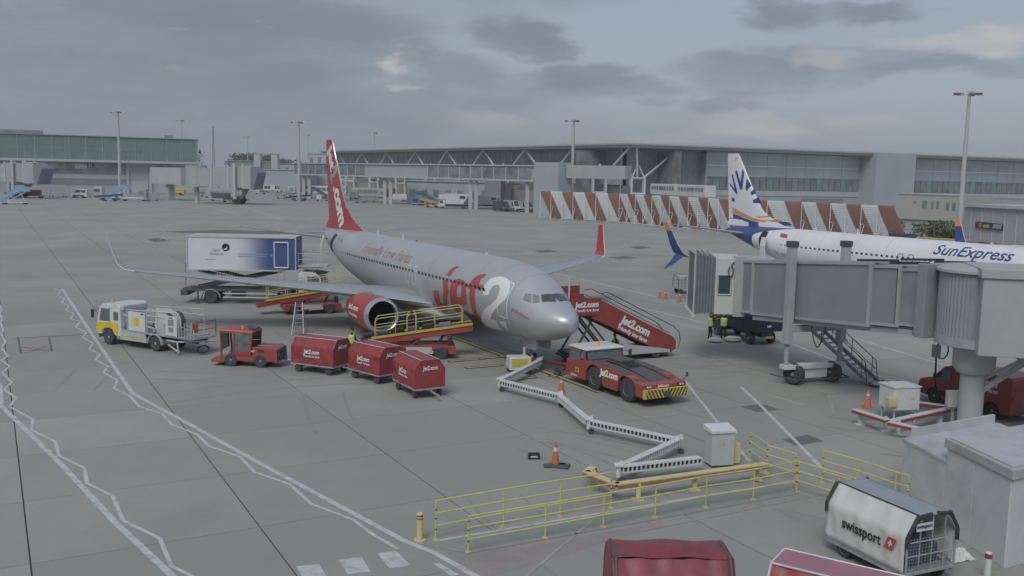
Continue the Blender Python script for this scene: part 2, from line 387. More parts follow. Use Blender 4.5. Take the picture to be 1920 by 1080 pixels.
strip([(-36.147, 66.153), (-34.695, 63.637), (-34.137, 62.43), (-32.784, 60.186), (-32.008, 58.581), (-30.531, 56.119), (-29.891, 54.714), (-28.279, 52.149), (-27.637, 50.526), (-26.127, 48.336), (-25.879, 47.26), (-24.709, 45.849), (-24.292, 44.386), (-22.8, 42.411), (-22.412, 41.048), (-21.075, 39.499), (-20.575, 38.043), (-18.639, 36.125), (-17.984, 34.684), (-16.369, 33.211), (-15.463, 31.586), (-14.006, 30.298), (-13.243, 28.799), (-11.957, 27.669), (-10.841, 25.707), (-9.34, 24.462), (-8.394, 22.702), (-7.631, 22.084)], .12, 'white_line', 'zigzag_line', .008)
strip([(-36.2, 75.531), (-23.871, 53.566), (-16.602, 40.773), (-13.101, 36.698), (-8.637, 31.425), (-2.747, 24.627), (-1.875, 23.873), (-0.641, 22.348)], .19, 'white_line')
strip([(-36.714, 75.443), (-35.665, 74.174), (-34.764, 71.746), (-33.312, 69.879), (-32.747, 68.128), (-31.396, 66.441), (-30.591, 64.231), (-29.494, 63.089), (-28.648, 60.751), (-27.557, 59.737), (-26.884, 57.625), (-25.382, 55.763), (-24.827, 54.098), (-23.415, 52.282), (-23.004, 50.805), (-21.702, 49.199), (-21.373, 47.884), (-20.067, 46.326), (-19.637, 44.849), (-18.34, 43.307), (-17.793, 41.637), (-16.517, 40.259), (-15.397, 38.483), (-14.028, 37.363), (-13.129, 35.859), (-11.704, 34.551), (-10.79, 33.092), (-9.31, 31.856), (-8.368, 30.234), (-6.941, 29.108), (-5.889, 27.359), (-4.417, 26.123), (-3.675, 25.034), (-2.9, 24.104)], .12, 'white_line', 'zigzag_line', .008)
for q in [[(-5.303, 22.849), (-4.757, 23.008), (-4.431, 22.317), (-4.976, 22.167)], [(-4.309, 23.298), (-3.757, 23.531), (-3.384, 22.622), (-3.925, 22.436)], [(-3.374, 23.76), (-2.929, 23.995), (-2.432, 23.059), (-2.946, 22.837)], [(-1.873, 23.187), (-1.712, 23.229), (-1.153, 22.542), (-1.361, 22.468)]]: area(q, 'white_line', 'crossing_block')
for q, w, m in [([(8.609, 45.63), (8.544, 37.636), (8.536, 32.654)], 0.13, 'white_line'), ([(11.11, 44.573), (11.115, 41.579), (11.003, 35.855), (10.903, 31.716)], 0.16, 'white_line'), ([(7.966, 75.57), (11.068, 69.22), (13.326, 64.723), (16.784, 58.932), (17.989, 52.147), (18.459, 49.71), (19.641, 45.248), (19.531, 43.032)], 0.16, 'white_line'), ([(20.657, 62.284), (21.883, 59.546), (23.269, 53.337), (24.223, 50.155)], 0.16, 'white_line'), ([(7.984, 73.677), (10.818, 67.596), (13.043, 63.298), (16.403, 57.55), (17.454, 50.893)], 0.08, 'faint_line'), ([(20.483, 61.201), (21.451, 58.334), (22.855, 52.358), (23.817, 49.286)], 0.1, 'faint_line'), ([(4.314, 95.897), (14.304, 73.413)], 0.16, 'white_line'), ([(14.63, 55.366), (15.093, 50.793)], 0.07, 'faint_line'), ([(10.826, 57.079), (13.008, 52.543), (14.393, 48.347)], 0.07, 'faint_line'), ([(10.49, 53.551), (12.504, 49.243), (14.287, 48.071)], 0.07, 'faint_line'), ([(12.237, 42.702), (13.051, 41.251)], 0.08, 'white_line'), ([(13.753, 44.59), (14.718, 43.456), (16.78, 43.97)], 0.08, 'faint_line'), ([(14.887, 43.364), (13.946, 39.812)], 0.12, 'faint_line'), ([(2.852, 54.026), (5.787, 55.579)], 0.1, 'faint_line'), ([(5.707, 51.751), (7.845, 56.727)], 0.07, 'faint_line'), ([(13.718, 61.409), (17.091, 55.127)], 0.06, 'faint_line'), ([(7.068, 50.834), (12.167, 47.861), (13.592, 46.105)], 0.07, 'faint_line'), ([(0.481, 22.496), (2.443, 26.43)], 0.07, 'faint_line'), ([(-1.916, 24.709), (5.812, 28.639), (9.547, 30.43)], 0.11, 'white_line'), ([(-109.741, 313.406), (-57.305, 198.556)], 0.3, 'white_line'), ([(-90.341, 295.966), (-45.63, 187.324)], 0.3, 'white_line'), ([(-48.523, 164.826), (-40.052, 153.687)], 0.25, 'white_line'), ([(-67.405, 154.393), (-47.267, 110.939)], 0.2, 'faint_line'), ([(-137.842, 259.974), (-106.762, 210.123)], 0.2, 'faint_line'), ([(-49.287, 271.379), (3.66, 172.263)], 0.25, 'faint_line'), ([(-38.305, 335.393), (-0.322, 211.832)], 0.25, 'faint_line'), ([(-72.764, 204.31), (-48.126, 128.777)], 0.12, 'faint_line'), ([(-0.979, 23.92), (5.12, 27.06), (9.336, 29.256)], 0.06, 'pink_band'), ([(-2.448, 24.531), (-0.979, 23.92)], 0.06, 'faint_line')]: strip(q, w, m, z=.004 if m == 'white_line' else .009)
area([(-1.884, 24.673), (9.53, 30.375), (9.352, 29.308), (-0.981, 23.955)], 'green_band', 'walkway_band', .003)
area([(-1.435, 23.377), (4.48, 26.504), (4.527, 26.212), (-0.577, 22.382), (-1.037, 22.359)], 'pink_band', 'painted_band', .003)
for q in [[(10.515, 35.521), (11.76, 36.291), (12.106, 35.419), (10.801, 34.677)], [(10.143, 40.711), (11.254, 41.195), (11.829, 40.284), (10.641, 39.721)], [(-54.114, 145.986), (-46.719, 152.807), (-27.416, 150.93), (-43.002, 140.608)], [(11.757, 116.347), (14.312, 118.489), (15.291, 115.688), (12.697, 112.911)], [(2.696, 123.811), (4.88, 126.144), (6.013, 122.941), (3.656, 120.672)], [(16.512, 133.943), (18.755, 136.562), (19.524, 132.801), (17.174, 130.282)], [(-50.49, 130.19), (-49.572, 132.665), (-46.268, 127.261), (-47.4, 124.925)]]: area(q, 'patch_asphalt', 'repair_patch', .0025)
strip([(-28.394, 53.491), (-20.312, 57.515)], .16, 'patch_asphalt', 'repair_strip', .003)
mat('tyre_mark', (.272, .274, .258), .85, var=.12, scale=2)
rk = random.Random(11)
for k in range(22):
    cx, cy = rk.uniform(-22, 14), rk.uniform(26, 75); a0 = rk.choice((R(-61), R(-61), R(29), R(-20)))+rk.uniform(-.3, .3); rad = rk.uniform(14, 60)*rk.choice((-1, 1)); n = rk.randint(6, 14)
    for dw in (0, 1.7):
        P_ = []; a = a0; x, y = cx-dw*sin(a0), cy+dw*cos(a0)
        for i in range(n): P_.append((x, y)); x += 1.1*cos(a); y += 1.1*sin(a); a += 1.1/rad
        strip(P_, rk.uniform(.08, .2), 'tyre_mark', 'tyre_mark', .0012+.0002*(k % 7))
# stand lead-in line with its black edging and stop bars
ac = Vector((2.958, 45.104, 0)); af = Vector((cos(R(-61.282)), sin(R(-61.282)), 0)); al = Vector((-af.y, af.x, 0))
def acp(x, y=0, z=0): return ac-af*x-al*y+Vector((0, 0, z))       # x aft of nose, y starboard
for w, m, z in ((.5, 'black_line', .004), (.26, 'yellow_line', .008)):
    strip([tuple(acp(26)[:2]), tuple(acp(-2.4)[:2])], w, m, 'lead_in_line', z)
for a, b in [((-3.169, 49.312), (-1.503, 50.218)), ((-2.187, 47.746), (-0.529, 48.599)), ((-0.217, 45.026), (1.142, 45.763)), ((2.102, 46.104), (2.782, 46.93)), ((-1.508, 50.366), (0.078, 51.141))]:
    strip([a, b], .42, 'black_line', 'stop_bar', .012); strip([a, b], .2, 'yellow_line', 'stop_bar', .016)
for a, b, m in [((-28.454, 53.841), (-25.9, 49.208), 'patch_asphalt'), ((-26.767, 54.046), (-24.628, 49.958), 'patch_asphalt'), ((-26.273, 49.928), (-24.771, 50.252), 'red_line'), ((-26.652, 50.829), (-24.693, 49.797), 'red_line'), ((-25.74, 49.226), (-25.459, 51.126), 'red_line')]:
    strip([a, b], .1, m, 'painted_mark', .006)
# ================================================================ AIRCRAFT
FST = [(0.0,2.80,2.74,.03),(0.08,3.02,2.50,.28),(0.25,3.18,2.32,.5),(0.6,3.38,2.10,.78),(1.0,3.55,1.93,1.0),(1.5,3.76,1.78,1.20),(1.9,3.97,1.69,1.34),(2.4,4.33,1.60,1.48),(2.9,4.66,1.53,1.59),(3.4,4.90,1.48,1.67),(4.2,5.12,1.43,1.77),(5.2,5.28,1.40,1.84),(6.5,5.38,1.38,1.88),(8,5.40,1.38,1.88),(24,5.40,1.38,1.88),(26,5.40,1.50,1.88),(28,5.40,1.80,1.87),(30,5.40,2.2,1.80),(32,5.39,2.75,1.62),(34,5.36,3.35,1.33),(36,5.30,3.98,.95),(37.3,5.15,4.4,.6),(38.0,4.95,4.62,.25)]
def fprof(x):
    x = max(0, min(38, x))
    for a, b in zip(FST[:-1], FST[1:]):
        if x <= b[0]:
            t = (x-a[0])/(b[0]-a[0]); return [a[i]+(b[i]-a[i])*t for i in (1, 2, 3)]
    return FST[-1][1:]
def smooth_prof(x):
    if x < .3 or x > 37.8: return fprof(x)
    h = min(.5, x*.3, 38-x); a, c, d = fprof(x-h), fprof(x), fprof(x+h)
    return [(a[i]+2*c[i]+d[i])/4 for i in range(3)]
def fsurf(x, v, side=1, off=0.0):
    t, b, w = smooth_prof(x); hh = (t-b)/2; a = v/((hh+w)/2)
    return Vector((-x, -side*(w+off)*cos(a), (t+b)/2+(hh+off)*sin(a)))
# aircraft local frame: +x forward, nose at origin, +y port, z up
def airfoil(x0, ch, y, z, t=.11, n=9, tz=0):
    P = []
    for k in range(n+1):
        c = .5*(1-cos(pi*k/n)); h = 5*t*(.2969*c**.5-.126*c-.3516*c*c+.2843*c**3-.1036*c**4)
        P.append((c, h))
    up = [(c, h) for c, h in P]; lo = [(c, -h*.8) for c, h in P[1:-1]][::-1]
    return [(-(x0+c*ch), y, z+h*ch) for c, h in up+lo]
def fin_half(x, z):         # half thickness of the fin at x, z
    f = (z-5.3)/(12.42-5.3); le = 32.3+(36.95-32.3)*f; te = 37.9+(38.6-37.9)*f; c = (x-le)/(te-le); c = max(.001, min(1, c)); t = .1
    return max(.02, 5*t*(.2969*c**.5-.126*c-.3516*c*c+.2843*c**3-.1036*c**4)*(te-le))
def pos_mask_mat(name, base, aft, metal=.0, rough=.35):
    # paint scheme: one colour forward, another on the tail cone behind a curved line
    m = mat(name, base, rough, metal, var=.05, scale=.6, dirt=.1); t = m.node_tree; b = t.nodes['Principled BSDF']
    old = b.inputs['Base Color'].links[0].from_socket
    co = t.nodes.new('ShaderNodeTexCoord'); sp = t.nodes.new('ShaderNodeSeparateXYZ'); t.links.new(co.outputs['Object'], sp.inputs[0])
    def mt(op, a, c, cl=False):
        n = t.nodes.new('ShaderNodeMath'); n.operation = op; n.use_clamp = cl
        for i, v in enumerate((a, c)):
            if isinstance(v, (int, float)): n.inputs[i].default_value = v
            else: t.links.new(v, n.inputs[i])
        return n.outputs[0]
    q = mt('MULTIPLY', mt('SUBTRACT', sp.outputs[2], 4.45), 1.05, False); q = mt('MAXIMUM', q, 0); q = mt('MULTIPLY', mt('MULTIPLY', q, q), 4.2)
    f = mt('MULTIPLY', mt('ADD', mt('SUBTRACT', mt('MULTIPLY', sp.outputs[0], -1), 33.0), q), 40, True)
    x = t.nodes.new('ShaderNodeMix'); x.data_type = 'RGBA'; t.links.new(f, x.inputs[0]); t.links.new(old, x.inputs[6]); x.inputs[7].default_value = (*aft, 1)
    t.links.new(x.outputs[2], b.inputs['Base Color']); return m
mat('silver_skin', (.5, .52, .55), .38, .35, var=.05, scale=.5, dirt=.1)
mat('wing_grey', (.36, .38, .4), .36, .25, var=.08, scale=1.2, dirt=.15); mat('bare_metal', (.66, .67, .68), .22, .85, var=.06, scale=2)
mat('jet_red', (.4, .052, .048), .32, var=.06, scale=1.2, dirt=.06); mat('jet_red_flat', (.44, .085, .075), .5, var=.05)
mat('jet_silver_letter', (.36, .37, .38), .5); mat('white_skin', (.74, .75, .77), .34, var=.03, scale=.8, dirt=.05)
mat('sun_blue', (.05, .08, .25), .35, var=.05); mat('sun_orange', (.72, .3, .12), .4, var=.05); mat('panel_line', (.26, .265, .27), .5)
mat('engine_dark', (.04, .042, .046), .5, .3); mat('fan_metal', (.13, .135, .15), .35, .7); mat('window_dark', (.055, .06, .068), .15, spec=.8)
mat('cockpit_glass', (.07, .08, .085), .12, spec=.8); mat('cockpit_glass_reflection', (.24, .26, .27), .15, spec=.8); mat('skin_seam', (.34, .35, .365), .5); mat('lower_grey', (.2, .205, .21), .5, dirt=.3)  # cockpit side panes lighter grey: reflection put into their colour
pos_mask_mat('sunexpress_skin', (.74, .75, .77), (.05, .08, .25))
def make_aircraft(label, loc, hdg, skin, finmat, winglet_mat, nac_mat, split):
    t = T('airliner', label, 'airliner', loc, hdg)
    # fuselage
    b = MB(); xs = []
    for a, c in zip(FST[:-1], FST[1:]):
        k = max(1, int((c[0]-a[0])/(.9 if a[0] > 5 else .16))); xs += [a[0]+(c[0]-a[0])*i/k for i in range(k)]
    xs.append(38.0); rings = []
    for x in xs:
        tp, bt, w = smooth_prof(x); hh = (tp-bt)/2
        rings.append([(-x, w*sin(2*pi*k/40), (tp+bt)/2+hh*cos(2*pi*k/40)) for k in range(40)])
    b.loft(rings); b.build('fuselage', M_(skin), t)
    # wing box fairing
    b = MB(); rr = []
    for x, w, h, zc in ((11.8, .2, .1, 1.45), (12.8, 1.2, .35, 1.5), (14.2, 1.9, .6, 1.6), (17, 2.15, .78, 1.7), (20, 2.2, .8, 1.72), (22, 1.9, .65, 1.65), (24, 1.1, .35, 1.6), (25, .2, .1, 1.6)):
        rr.append([(-x, w*cos(2*pi*k/20), zc+h*sin(2*pi*k/20)) for k in range(20)])
    b.loft(rr); b.build('wing_fairing', M_(skin), t)
    for x in (3.4, 5.1, 7.1, 9.6, 13.2, 17.4, 20.6, 24.4, 27.6, 30.6, 34.2):
        r0 = [fsurf(x-.012, v, 1, .004) for v in [0]]; b = MB(); rg2 = []
        for xx in (x-.013, x+.013):
            tp, bt, w = smooth_prof(xx); hh = (tp-bt)/2+.005; w += .005; rg2.append([(-xx, w*sin(2*pi*k/40), (tp+bt)/2+hh*cos(2*pi*k/40)) for k in range(40)])
        b.loft(rg2, cap=False); b.build('skin_joint', M_('skin_seam'), t)
    # windows, doors
    wb = MB(); rg = []
    for q in (0, .02):
        rg.append([(.125*sgnp(cos(2*pi*k/12), .6), q, .19*sgnp(sin(2*pi*k/12), .7)) for k in range(12)])
    wb.loft(rg, m=0, sm=False); first = None
    for side in (1, -1):
        for k in range(46):
            x = 5.9+k*.51
            if side == 1 and skin == 'silver_skin' and k in (18,): continue
            z = 3.80; zc = 3.39; y = 1.885*math.sqrt(max(0, 1-((z-zc)/2.01)**2))*(1 if x < 28 else fprof(x)[2]/1.88)
            y *= 1.0
            if first is None:
                first = wb.build('window', M_('window_dark'), t); o = first
            else: o = place('window', first.data, t)
            o.location = (-x, -side*(y-.008), z)
            o.rotation_euler = (side*R(11)*(1), 0, 0)
            if side == -1: o.scale = (1, -1, 1); o.rotation_euler = (-R(11)*-1, 0, 0)
    def outline(x0, x1, v0, v1, w, m, name, fill=None, side=1, label=None):
        # rounded frame drawn proud of the skin
        def rrect(a, c, d, e, r):
            P = []
            for cx, cy, s in ((c-r, e-r, 0), (a+r, e-r, 90), (a+r, d+r, 180), (c-r, d+r, 270)):
                for k in range(5): an = R(s+k*22.5); P.append((cx+r*cos(an), cy+r*sin(an)))
            return P
        o_ = rrect(x0, x1, v0, v1, .18); i_ = rrect(x0+w, x1-w, v0+w, v1-w, .12)
        me = project_mesh(poly_mesh([o_, i_[::-1]]), lambda x, y, z: fsurf(x, y, side, .014), .3); me.materials.append(M_(m)); fr = place(name, me, t)
        if fill:
            me = project_mesh(poly_mesh([i_]), lambda x, y, z: fsurf(x, y, side, .008), .3); me.materials.append(M_(fill)); place('door_skin', me, fr)
        return fr
    outline(3.55, 4.45, -.62, 1.32, .075, 'white_skin' if skin == 'silver_skin' else 'panel_line', 'front_door')
    outline(3.55, 4.45, -.62, 1.32, .05, 'panel_line', 'front_door', side=-1)
    ox = (14.95, 15.95) if skin == 'silver_skin' else (14.6, 15.6)
    for x in ox: outline(x, x+.58, -.3, .82, .07, 'white_skin' if skin == 'silver_skin' else 'panel_line', 'overwing_exit')
    # cockpit glazing
    for side in (1, -1):
        WS = [[(2.06, 1.48), (1.9, 2.02), (1.38, 1.54), (1.7, 1.12)], [(2.34, 1.27), (2.1, 1.39), (1.78, 1.06), (2.02, 0.88)], [(2.66, 1.12), (2.38, 1.24), (2.1, 0.85), (2.58, 0.79)]]
        for P in WS:
            P2 = [(p[0], p[1]) for p in P]
            me = project_mesh(poly_mesh([P2]), lambda x, y, z: fsurf(x, y, side, .03), .15); me.materials.append(M_('cockpit_glass' if P is WS[0] else 'cockpit_glass_reflection')); fr = place('cockpit_window', me, t)
    # wings
    for side in (1, -1):
        s = -side
        sec = [(12.6, 10.0, 0.0, 1.95, .13), (13.7, 8.8, 1.85, 2.15, .125), (16.9, 5.6, 5.6, 2.52, .115), (19.6, 3.6, 10.8, 3.02, .105), (22.75, 1.72, 17.0, 3.62, .1)]
        b = MB(); R_ = [airfoil(a, c, s*y, z, th) for a, c, y, z, th in sec]; n = len(R_[0])
        b.loft(R_, mf=lambda i, k: 1 if k in (0, 1, n-1, n-2) else 0)
        wg = b.build('wing', [M_('wing_grey'), M_('bare_metal')], t)
        # control surface gaps, flap fairings
        g = MB()
        for fr in (.72, .78):
            for (a, c) in zip(sec[1:-1], sec[2:]):
                def q(v, f, up): return (-(v[0]+v[1]*f), s*v[2], v[3]+v[1]*v[4]*(.40-.38*(f-.5)*1.6)*up+.012)
                if fr == .72: g.bar(q(a, .72, 1), q(c, .72, 1), .03, .012)
        g.build('flap_gap', M_('panel_line'), wg)
        for y in (3.6, 7.2, 10.2):
            zz = 2.2+y*.083; xx = 20.6+(y*.14)
            f = MB(); f.lathe([(.02, -1.6), (.16, -1.0), (.22, 0), (.17, 1.0), (.03, 1.9)], c=(0, 0, 0), ax='x', n=10); o = f.build('flap_fairing', M_('wing_grey'), wg, (-xx-.4, s*y, zz-.28)); o.rotation_euler = (0, R(4), pi)
        # winglet
        wsec = [(22.75, 1.72, 17.0, 3.62, 0), (23.15, 1.5, 17.5, 3.70, 25), (23.55, 1.3, 17.83, 3.98, 60), (24.0, 1.05, 18.02, 4.6, 78), (24.75, .6, 18.35, 6.05, 80)]
        b = MB(); rr = []
        for a, c, y, z, tilt in wsec:
            rr.append([(p[0], s*y+(-s)*sin(R(tilt))*(p[2]-z), z+cos(R(tilt))*(p[2]-z)) for p in airfoil(a, c, 0, z, .09)])
        b.loft(rr, mf=lambda i, k: (0 if i < 1 else (2 if i == 3 and split else 1)) if k not in (0, n-1) else 3); wl_ = b.build('winglet', [M_('wing_grey'), M_(winglet_mat if split or side < 0 else 'silver_skin'), M_('sun_blue'), M_('white_skin')], t)
        if split:
            b = MB(); b.loft([airfoil(23.5, 1.2, s*17.75, 3.8, .08), airfoil(24.1, .75, s*18.1, 3.2, .08), airfoil(24.9, .25, s*18.5, 2.62, .08)]); b.build('lower_strake', M_('sun_blue'), wl_)
            b = MB(); b.loft([[(p[0], s*18.27+(-s)*.98*(p[2]-5.7), 5.7+.17*(p[2]-5.7)) for p in airfoil(24.53, .8, 0, 5.7, .12)], [(p[0], s*18.42+(-s)*.98*(p[2]-6.35), 6.35+.17*(p[2]-6.35)) for p in airfoil(24.95, .5, 0, 6.35, .1)]]); b.build('winglet_tip', M_('sun_orange'), wl_)
        # engine
        ez, ey = 1.66, s*4.83
        b = MB(); pr = [(.05, -13.85), (.74, -13.85), (.78, -13.6), (.80, -12.95), (.86, -12.74), (.93, -12.68), (1.0, -12.78), (1.06, -13.1), (1.1, -13.9), (1.08, -14.9), (.98, -16.1), (.86, -16.75), (.8, -16.7), (.78, -16.2), (.05, -16.2)]
        b.lathe(pr, (0, ey, ez), 'x', 32, mf=lambda i, k: 1 if i in (3, 4, 5, 6) else (2 if i in (0, 1, 2, 12, 13) else 0), sz=.96); nc = b.build('engine_nacelle', [M_(nac_mat), M_('bare_metal'), M_('engine_dark')], t)
        b = MB(); b.lathe([(.02, -13.2), (.12, -13.32), (.22, -13.5), (.24, -13.62), (.24, -13.7)], (0, ey, ez), 'x', 18); b.build('spinner', M_('engine_dark'), nc)
        b = MB()
        for k in range(24):
            a = 2*pi*k/24; ca, sa = cos(a), sin(a); c2, s2 = cos(a+.17), sin(a+.17)
            b.add([(-13.58, ey+.22*ca, ez+.22*sa), (-13.72, ey+.22*cos(a+.2), ez+.22*sin(a+.2)), (-13.78, ey+.775*c2, ez+.745*s2), (-13.55, ey+.775*cos(a-.05), ez+.745*sin(a-.05))], [(0, 1, 2, 3)])
        b.build('fan_blades', M_('fan_metal'), nc)
        b = MB(); b.lathe([(.7, -16.3), (.62, -17.2), (.5, -17.9), (.46, -17.85), (.3, -17.6), (.16, -18.3), (.03, -18.6)], (0, ey, ez-.02), 'x', 20); b.build('exhaust', M_('lower_grey'), nc)
        b = MB(); b.loft([[(-13.5, ey-.03, ez+1.0), (-13.5, ey+.03, ez+1.0), (-17.6, ey+.2, ez+.7), (-17.6, ey-.2, ez+.7)], [(-14.6, ey-.03, ez+1.22), (-14.6, ey+.03, ez+1.22), (-18.6, ey+.15, 2.35), (-18.6, ey-.15, 2.35)]], sm=False); b.build('pylon', M_('wing_grey'), t)
        b = MB(); b.loft([airfoil(34.1, 3.7, s*.5, 4.55, .09), airfoil(35.2, 2.9, s*2.8, 4.83, .09), airfoil(37.6, 1.35, s*7.17, 5.36, .08)], mf=lambda i, k: 1 if k in (0, n-1) else 0); b.build('tailplane', [M_('wing_grey'), M_('bare_metal')], t)
    # fin
    def finring(z, le, te):
        P = []
        for k in range(11):
            c = .5*(1-cos(pi*k/10)); x = le+c*(te-le); P.append((-x, fin_half(x, z) if z > 6.9 or le > 31 else min(.28, .02+.1*c*(te-le)*(1.4-c)), z))
        return P+[(p[0], -p[1], p[2]) for p in P[1:-1]][::-1]
    rings = [finring(5.28, 29.4, 37.9), finring(5.55, 30.0, 37.95), finring(5.95, 31.3, 37.98), finring(6.4, 32.4, 38.0), finring(7.0, 33.3, 38.07)]+[finring(z, 32.3+(4.65)*(z-5.3)/7.12, 37.9+.7*(z-5.3)/7.12) for z in (8.2, 9.6, 11.0, 12.1)]+[finring(12.42, 37.05, 38.5)]
    b = MB(); b.loft(rings, mf=lambda i, k: 1 if (k in (0, 19) and i > 3 and skin == 'silver_skin') else 0); b.build('fin', [M_(finmat), M_('bare_metal')], t)
    # antennas, probes, doors lines
    for x, h in ((9.0, .12), (21.5, .42), (26.3, .3)):
        b = MB(); b.loft([[(-x, -.02, 5.38), (-x-.35, -.02, 5.38), (-x-.35, .02, 5.38), (-x, .02, 5.38)], [(-x-.2, -.01, 5.4+h), (-x-.38, -.01, 5.4+h), (-x-.38, .01, 5.4+h), (-x-.2, .01, 5.4+h)]], sm=False); b.build('blade_antenna', M_('white_paint'), t)
    b = MB(); b.tube((-19.3, 0, 5.38), (-19.3, 0, 5.5), .07, 8); b.build('beacon', M_('red_lens'), t)
    # landing gear
    for gx, gy, rr_, st in ((-4.03, .2, .345, .07), (-19.6, 0, .56, .13)):
        if gx == -4.03:
            g = MB(); g.tube((gx, 0, 1.7), (gx, 0, .35), st, 10); g.tube((gx, -.3, .345), (gx, .3, .345), .05, 8); g.bar((gx+.05, 0, .9), (gx+.9, 0, 1.6), .07); g.bar((gx+.14, 0, .85), (gx+.2, 0, .45), .16, .04); o = g.build('nose_gear_strut', M_('light_grey'), t)
            for s in (-1, 1): wheel(t, (gx, s*.2, rr_), rr_, .2, rimm='white_rim', name='nose_wheel')
            for s in (-1, 1):
                d = MB(); d.prism([(gx-.05, .95), (gx+1.25, 1.0), (gx+1.2, 1.45), (gx-.1, 1.5)] if s == -2 else [(gx+.15, 1.02), (gx+1.35, 1.08), (gx+1.35, 1.62), (gx+.05, 1.55)], s*.42-.02, s*.42+.02); d.build('gear_door', M_(skin if skin == 'silver_skin' else 'white_skin'), t)
        else:
            for s in (-1, 1):
                g = MB(); g.tube((gx, s*2.86, 2.2), (gx, s*2.86, .5), st, 10); g.tube((gx, s*2.4, .56), (gx, s*3.3, .56), .08, 8); g.bar((gx, s*2.8, 1.0), (gx, s*1.2, 1.7), .12); g.build('main_gear_strut', M_('light_grey'), t)
                for q in (-.42, .42): wheel(t, (gx, s*2.86+q, rr_), rr_, .36, rimm='white_rim', name='main_wheel')
    return t
def sgnp(v, p): return math.copysign(abs(v)**p, v)
JH = R(-61.282)
jet = make_aircraft('silver airliner with red fin parked nose-in beside the red pushback tug', (2.958, 45.104, 0), JH, 'silver_skin', 'jet_red', 'jet_red', 'jet_red', False)
def on_fus(parent, loops, m, name, off=.016, side=1, label=None):
    me = project_mesh(poly_mesh(loops), lambda x, y, z: fsurf(x, y, side, off), .22); me.materials.append(M_(m)); return place(name, me, parent, label=label)
def on_fin(parent, loops, m, name, off=.012, both=True):
    for s in ((1, -1) if both else (1,)):
        me = project_mesh(poly_mesh(loops), lambda x, y, z: Vector((-x, -s*(fin_half(x, y)+off), y)), .25); me.materials.append(M_(m)); place(name, me, parent)
LJ = [[(10.78, 0.76), (10.54, 1.15), (10.26, 1.33), (9.78, 1.42), (9.86, 1.3), (10.1, 1.12), (10.26, 0.76), (10.46, 0.7)], [(11.02, 0.37), (10.42, 0.61), (10.18, -0.11), (11.34, -1.52), (12.22, -1.76), (12.82, -1.73), (12.62, -1.28), (12.42, -0.77), (12.34, -0.32), (11.62, -0.23), (11.66, -0.53), (11.7, -0.86), (11.62, -1.07), (11.34, -0.98), (10.9, -0.2)], [(7.58, 0.61), (7.46, 0.85), (7.22, 1.06), (6.86, 1.24), (6.42, 1.33), (6.34, 1.21), (6.62, 1.03), (6.66, 0.67), (6.14, 0.7), (6.1, 0.49), (6.9, 0.4), (6.86, -0.41), (6.98, -0.89), (6.9, -1.25), (7.26, -1.97), (7.9, -2.09), (7.66, -1.49), (7.46, -0.86), (7.5, -0.38), (7.5, 0.31), (7.7, 0.31), (7.82, 0.55)]]
EO, EI = [[(10.02, 0.04), (9.9, 0.34), (9.58, 0.58), (9.02, 0.7), (8.38, 0.67), (8.02, 0.43), (7.86, -0.08), (7.94, -0.56), (9.3, -0.74), (9.34, -0.92), (8.98, -1.04), (8.18, -0.98), (8.5, -1.31), (9.34, -1.46), (9.98, -1.4), (10.18, -1.16), (10.1, -0.71), (10.06, -0.32)], [(9.14, -0.29), (9.1, 0.19), (8.94, 0.37), (8.7, 0.4), (8.5, 0.22), (8.5, -0.23)]]
L2 = [[(5.94, 0.22), (6.02, 0.52), (5.94, 0.79), (5.74, 1.09), (5.38, 1.3), (4.9, 1.42), (4.38, 1.42), (4.02, 1.33), (3.74, 1.06), (3.62, 0.73), (3.74, 0.37), (4.26, -0.05), (4.78, -0.41), (5.46, -0.98), (4.86, -0.98), (5.02, -1.73), (6.46, -1.94), (7.02, -1.88), (6.98, -1.55), (6.66, -1.16), (6.26, -0.8), (5.74, -0.47), (5.02, -0.11), (4.5, 0.25), (4.42, 0.55), (4.46, 0.82), (4.7, 0.94), (4.94, 0.91), (5.14, 0.79), (5.26, 0.55), (5.34, 0.28)], [(4.62, -0.95), (3.82, -0.8), (4.3, -1.58), (4.46, -1.31)]]
def fix(l):
    # keep the lower tips on the flank of the fuselage
    return [(x, max(v, -2.35)) for x, v in l]
for l in LJ: on_fus(jet, [fix(l)], 'jet_red_flat', 'airline_letter')
on_fus(jet, [fix(EO), EI[::-1]], 'jet_red_flat', 'airline_letter')
for l in L2: on_fus(jet, [fix(l)], 'white_letter', 'airline_letter')
def fus_text(parent, s, size, x, v, m, width, bold=.02, shear=0, side=1, slope=0, name='lettering'):
    me = text_mesh(s, size, bold, shear, .0); xs = [q.co.x for q in me.vertices]; k = width/(max(xs)-min(xs))
    project_mesh(me, lambda a, b, c: fsurf(x-side*a*k, v+b, side, .016), .3); me.materials.clear(); me.materials.append(M_(m)); return place(name, me, parent)
mat('faded_red', (.43, .26, .265), .5); fus_text(jet, 'Friendly Low Fares', 1.15, 20.9, 1.2, 'faded_red', 8.6, -.004, .25)
fus_text(jet, 'Jet2holidays', .24, 2.55, .05, 'jet_red_flat', 1.25, .0)
fus_text(jet, 'G-JZHL', .42, 30.6, 1.0, 'jet_silver_letter', 1.5, .02)
# forward cargo door opening with its raised door
on_fus(jet, [[(7.3, -1.15), (8.7, -1.15), (8.7, -2.05), (7.3, -2.05)]], 'engine_dark', 'cargo_opening', .02)
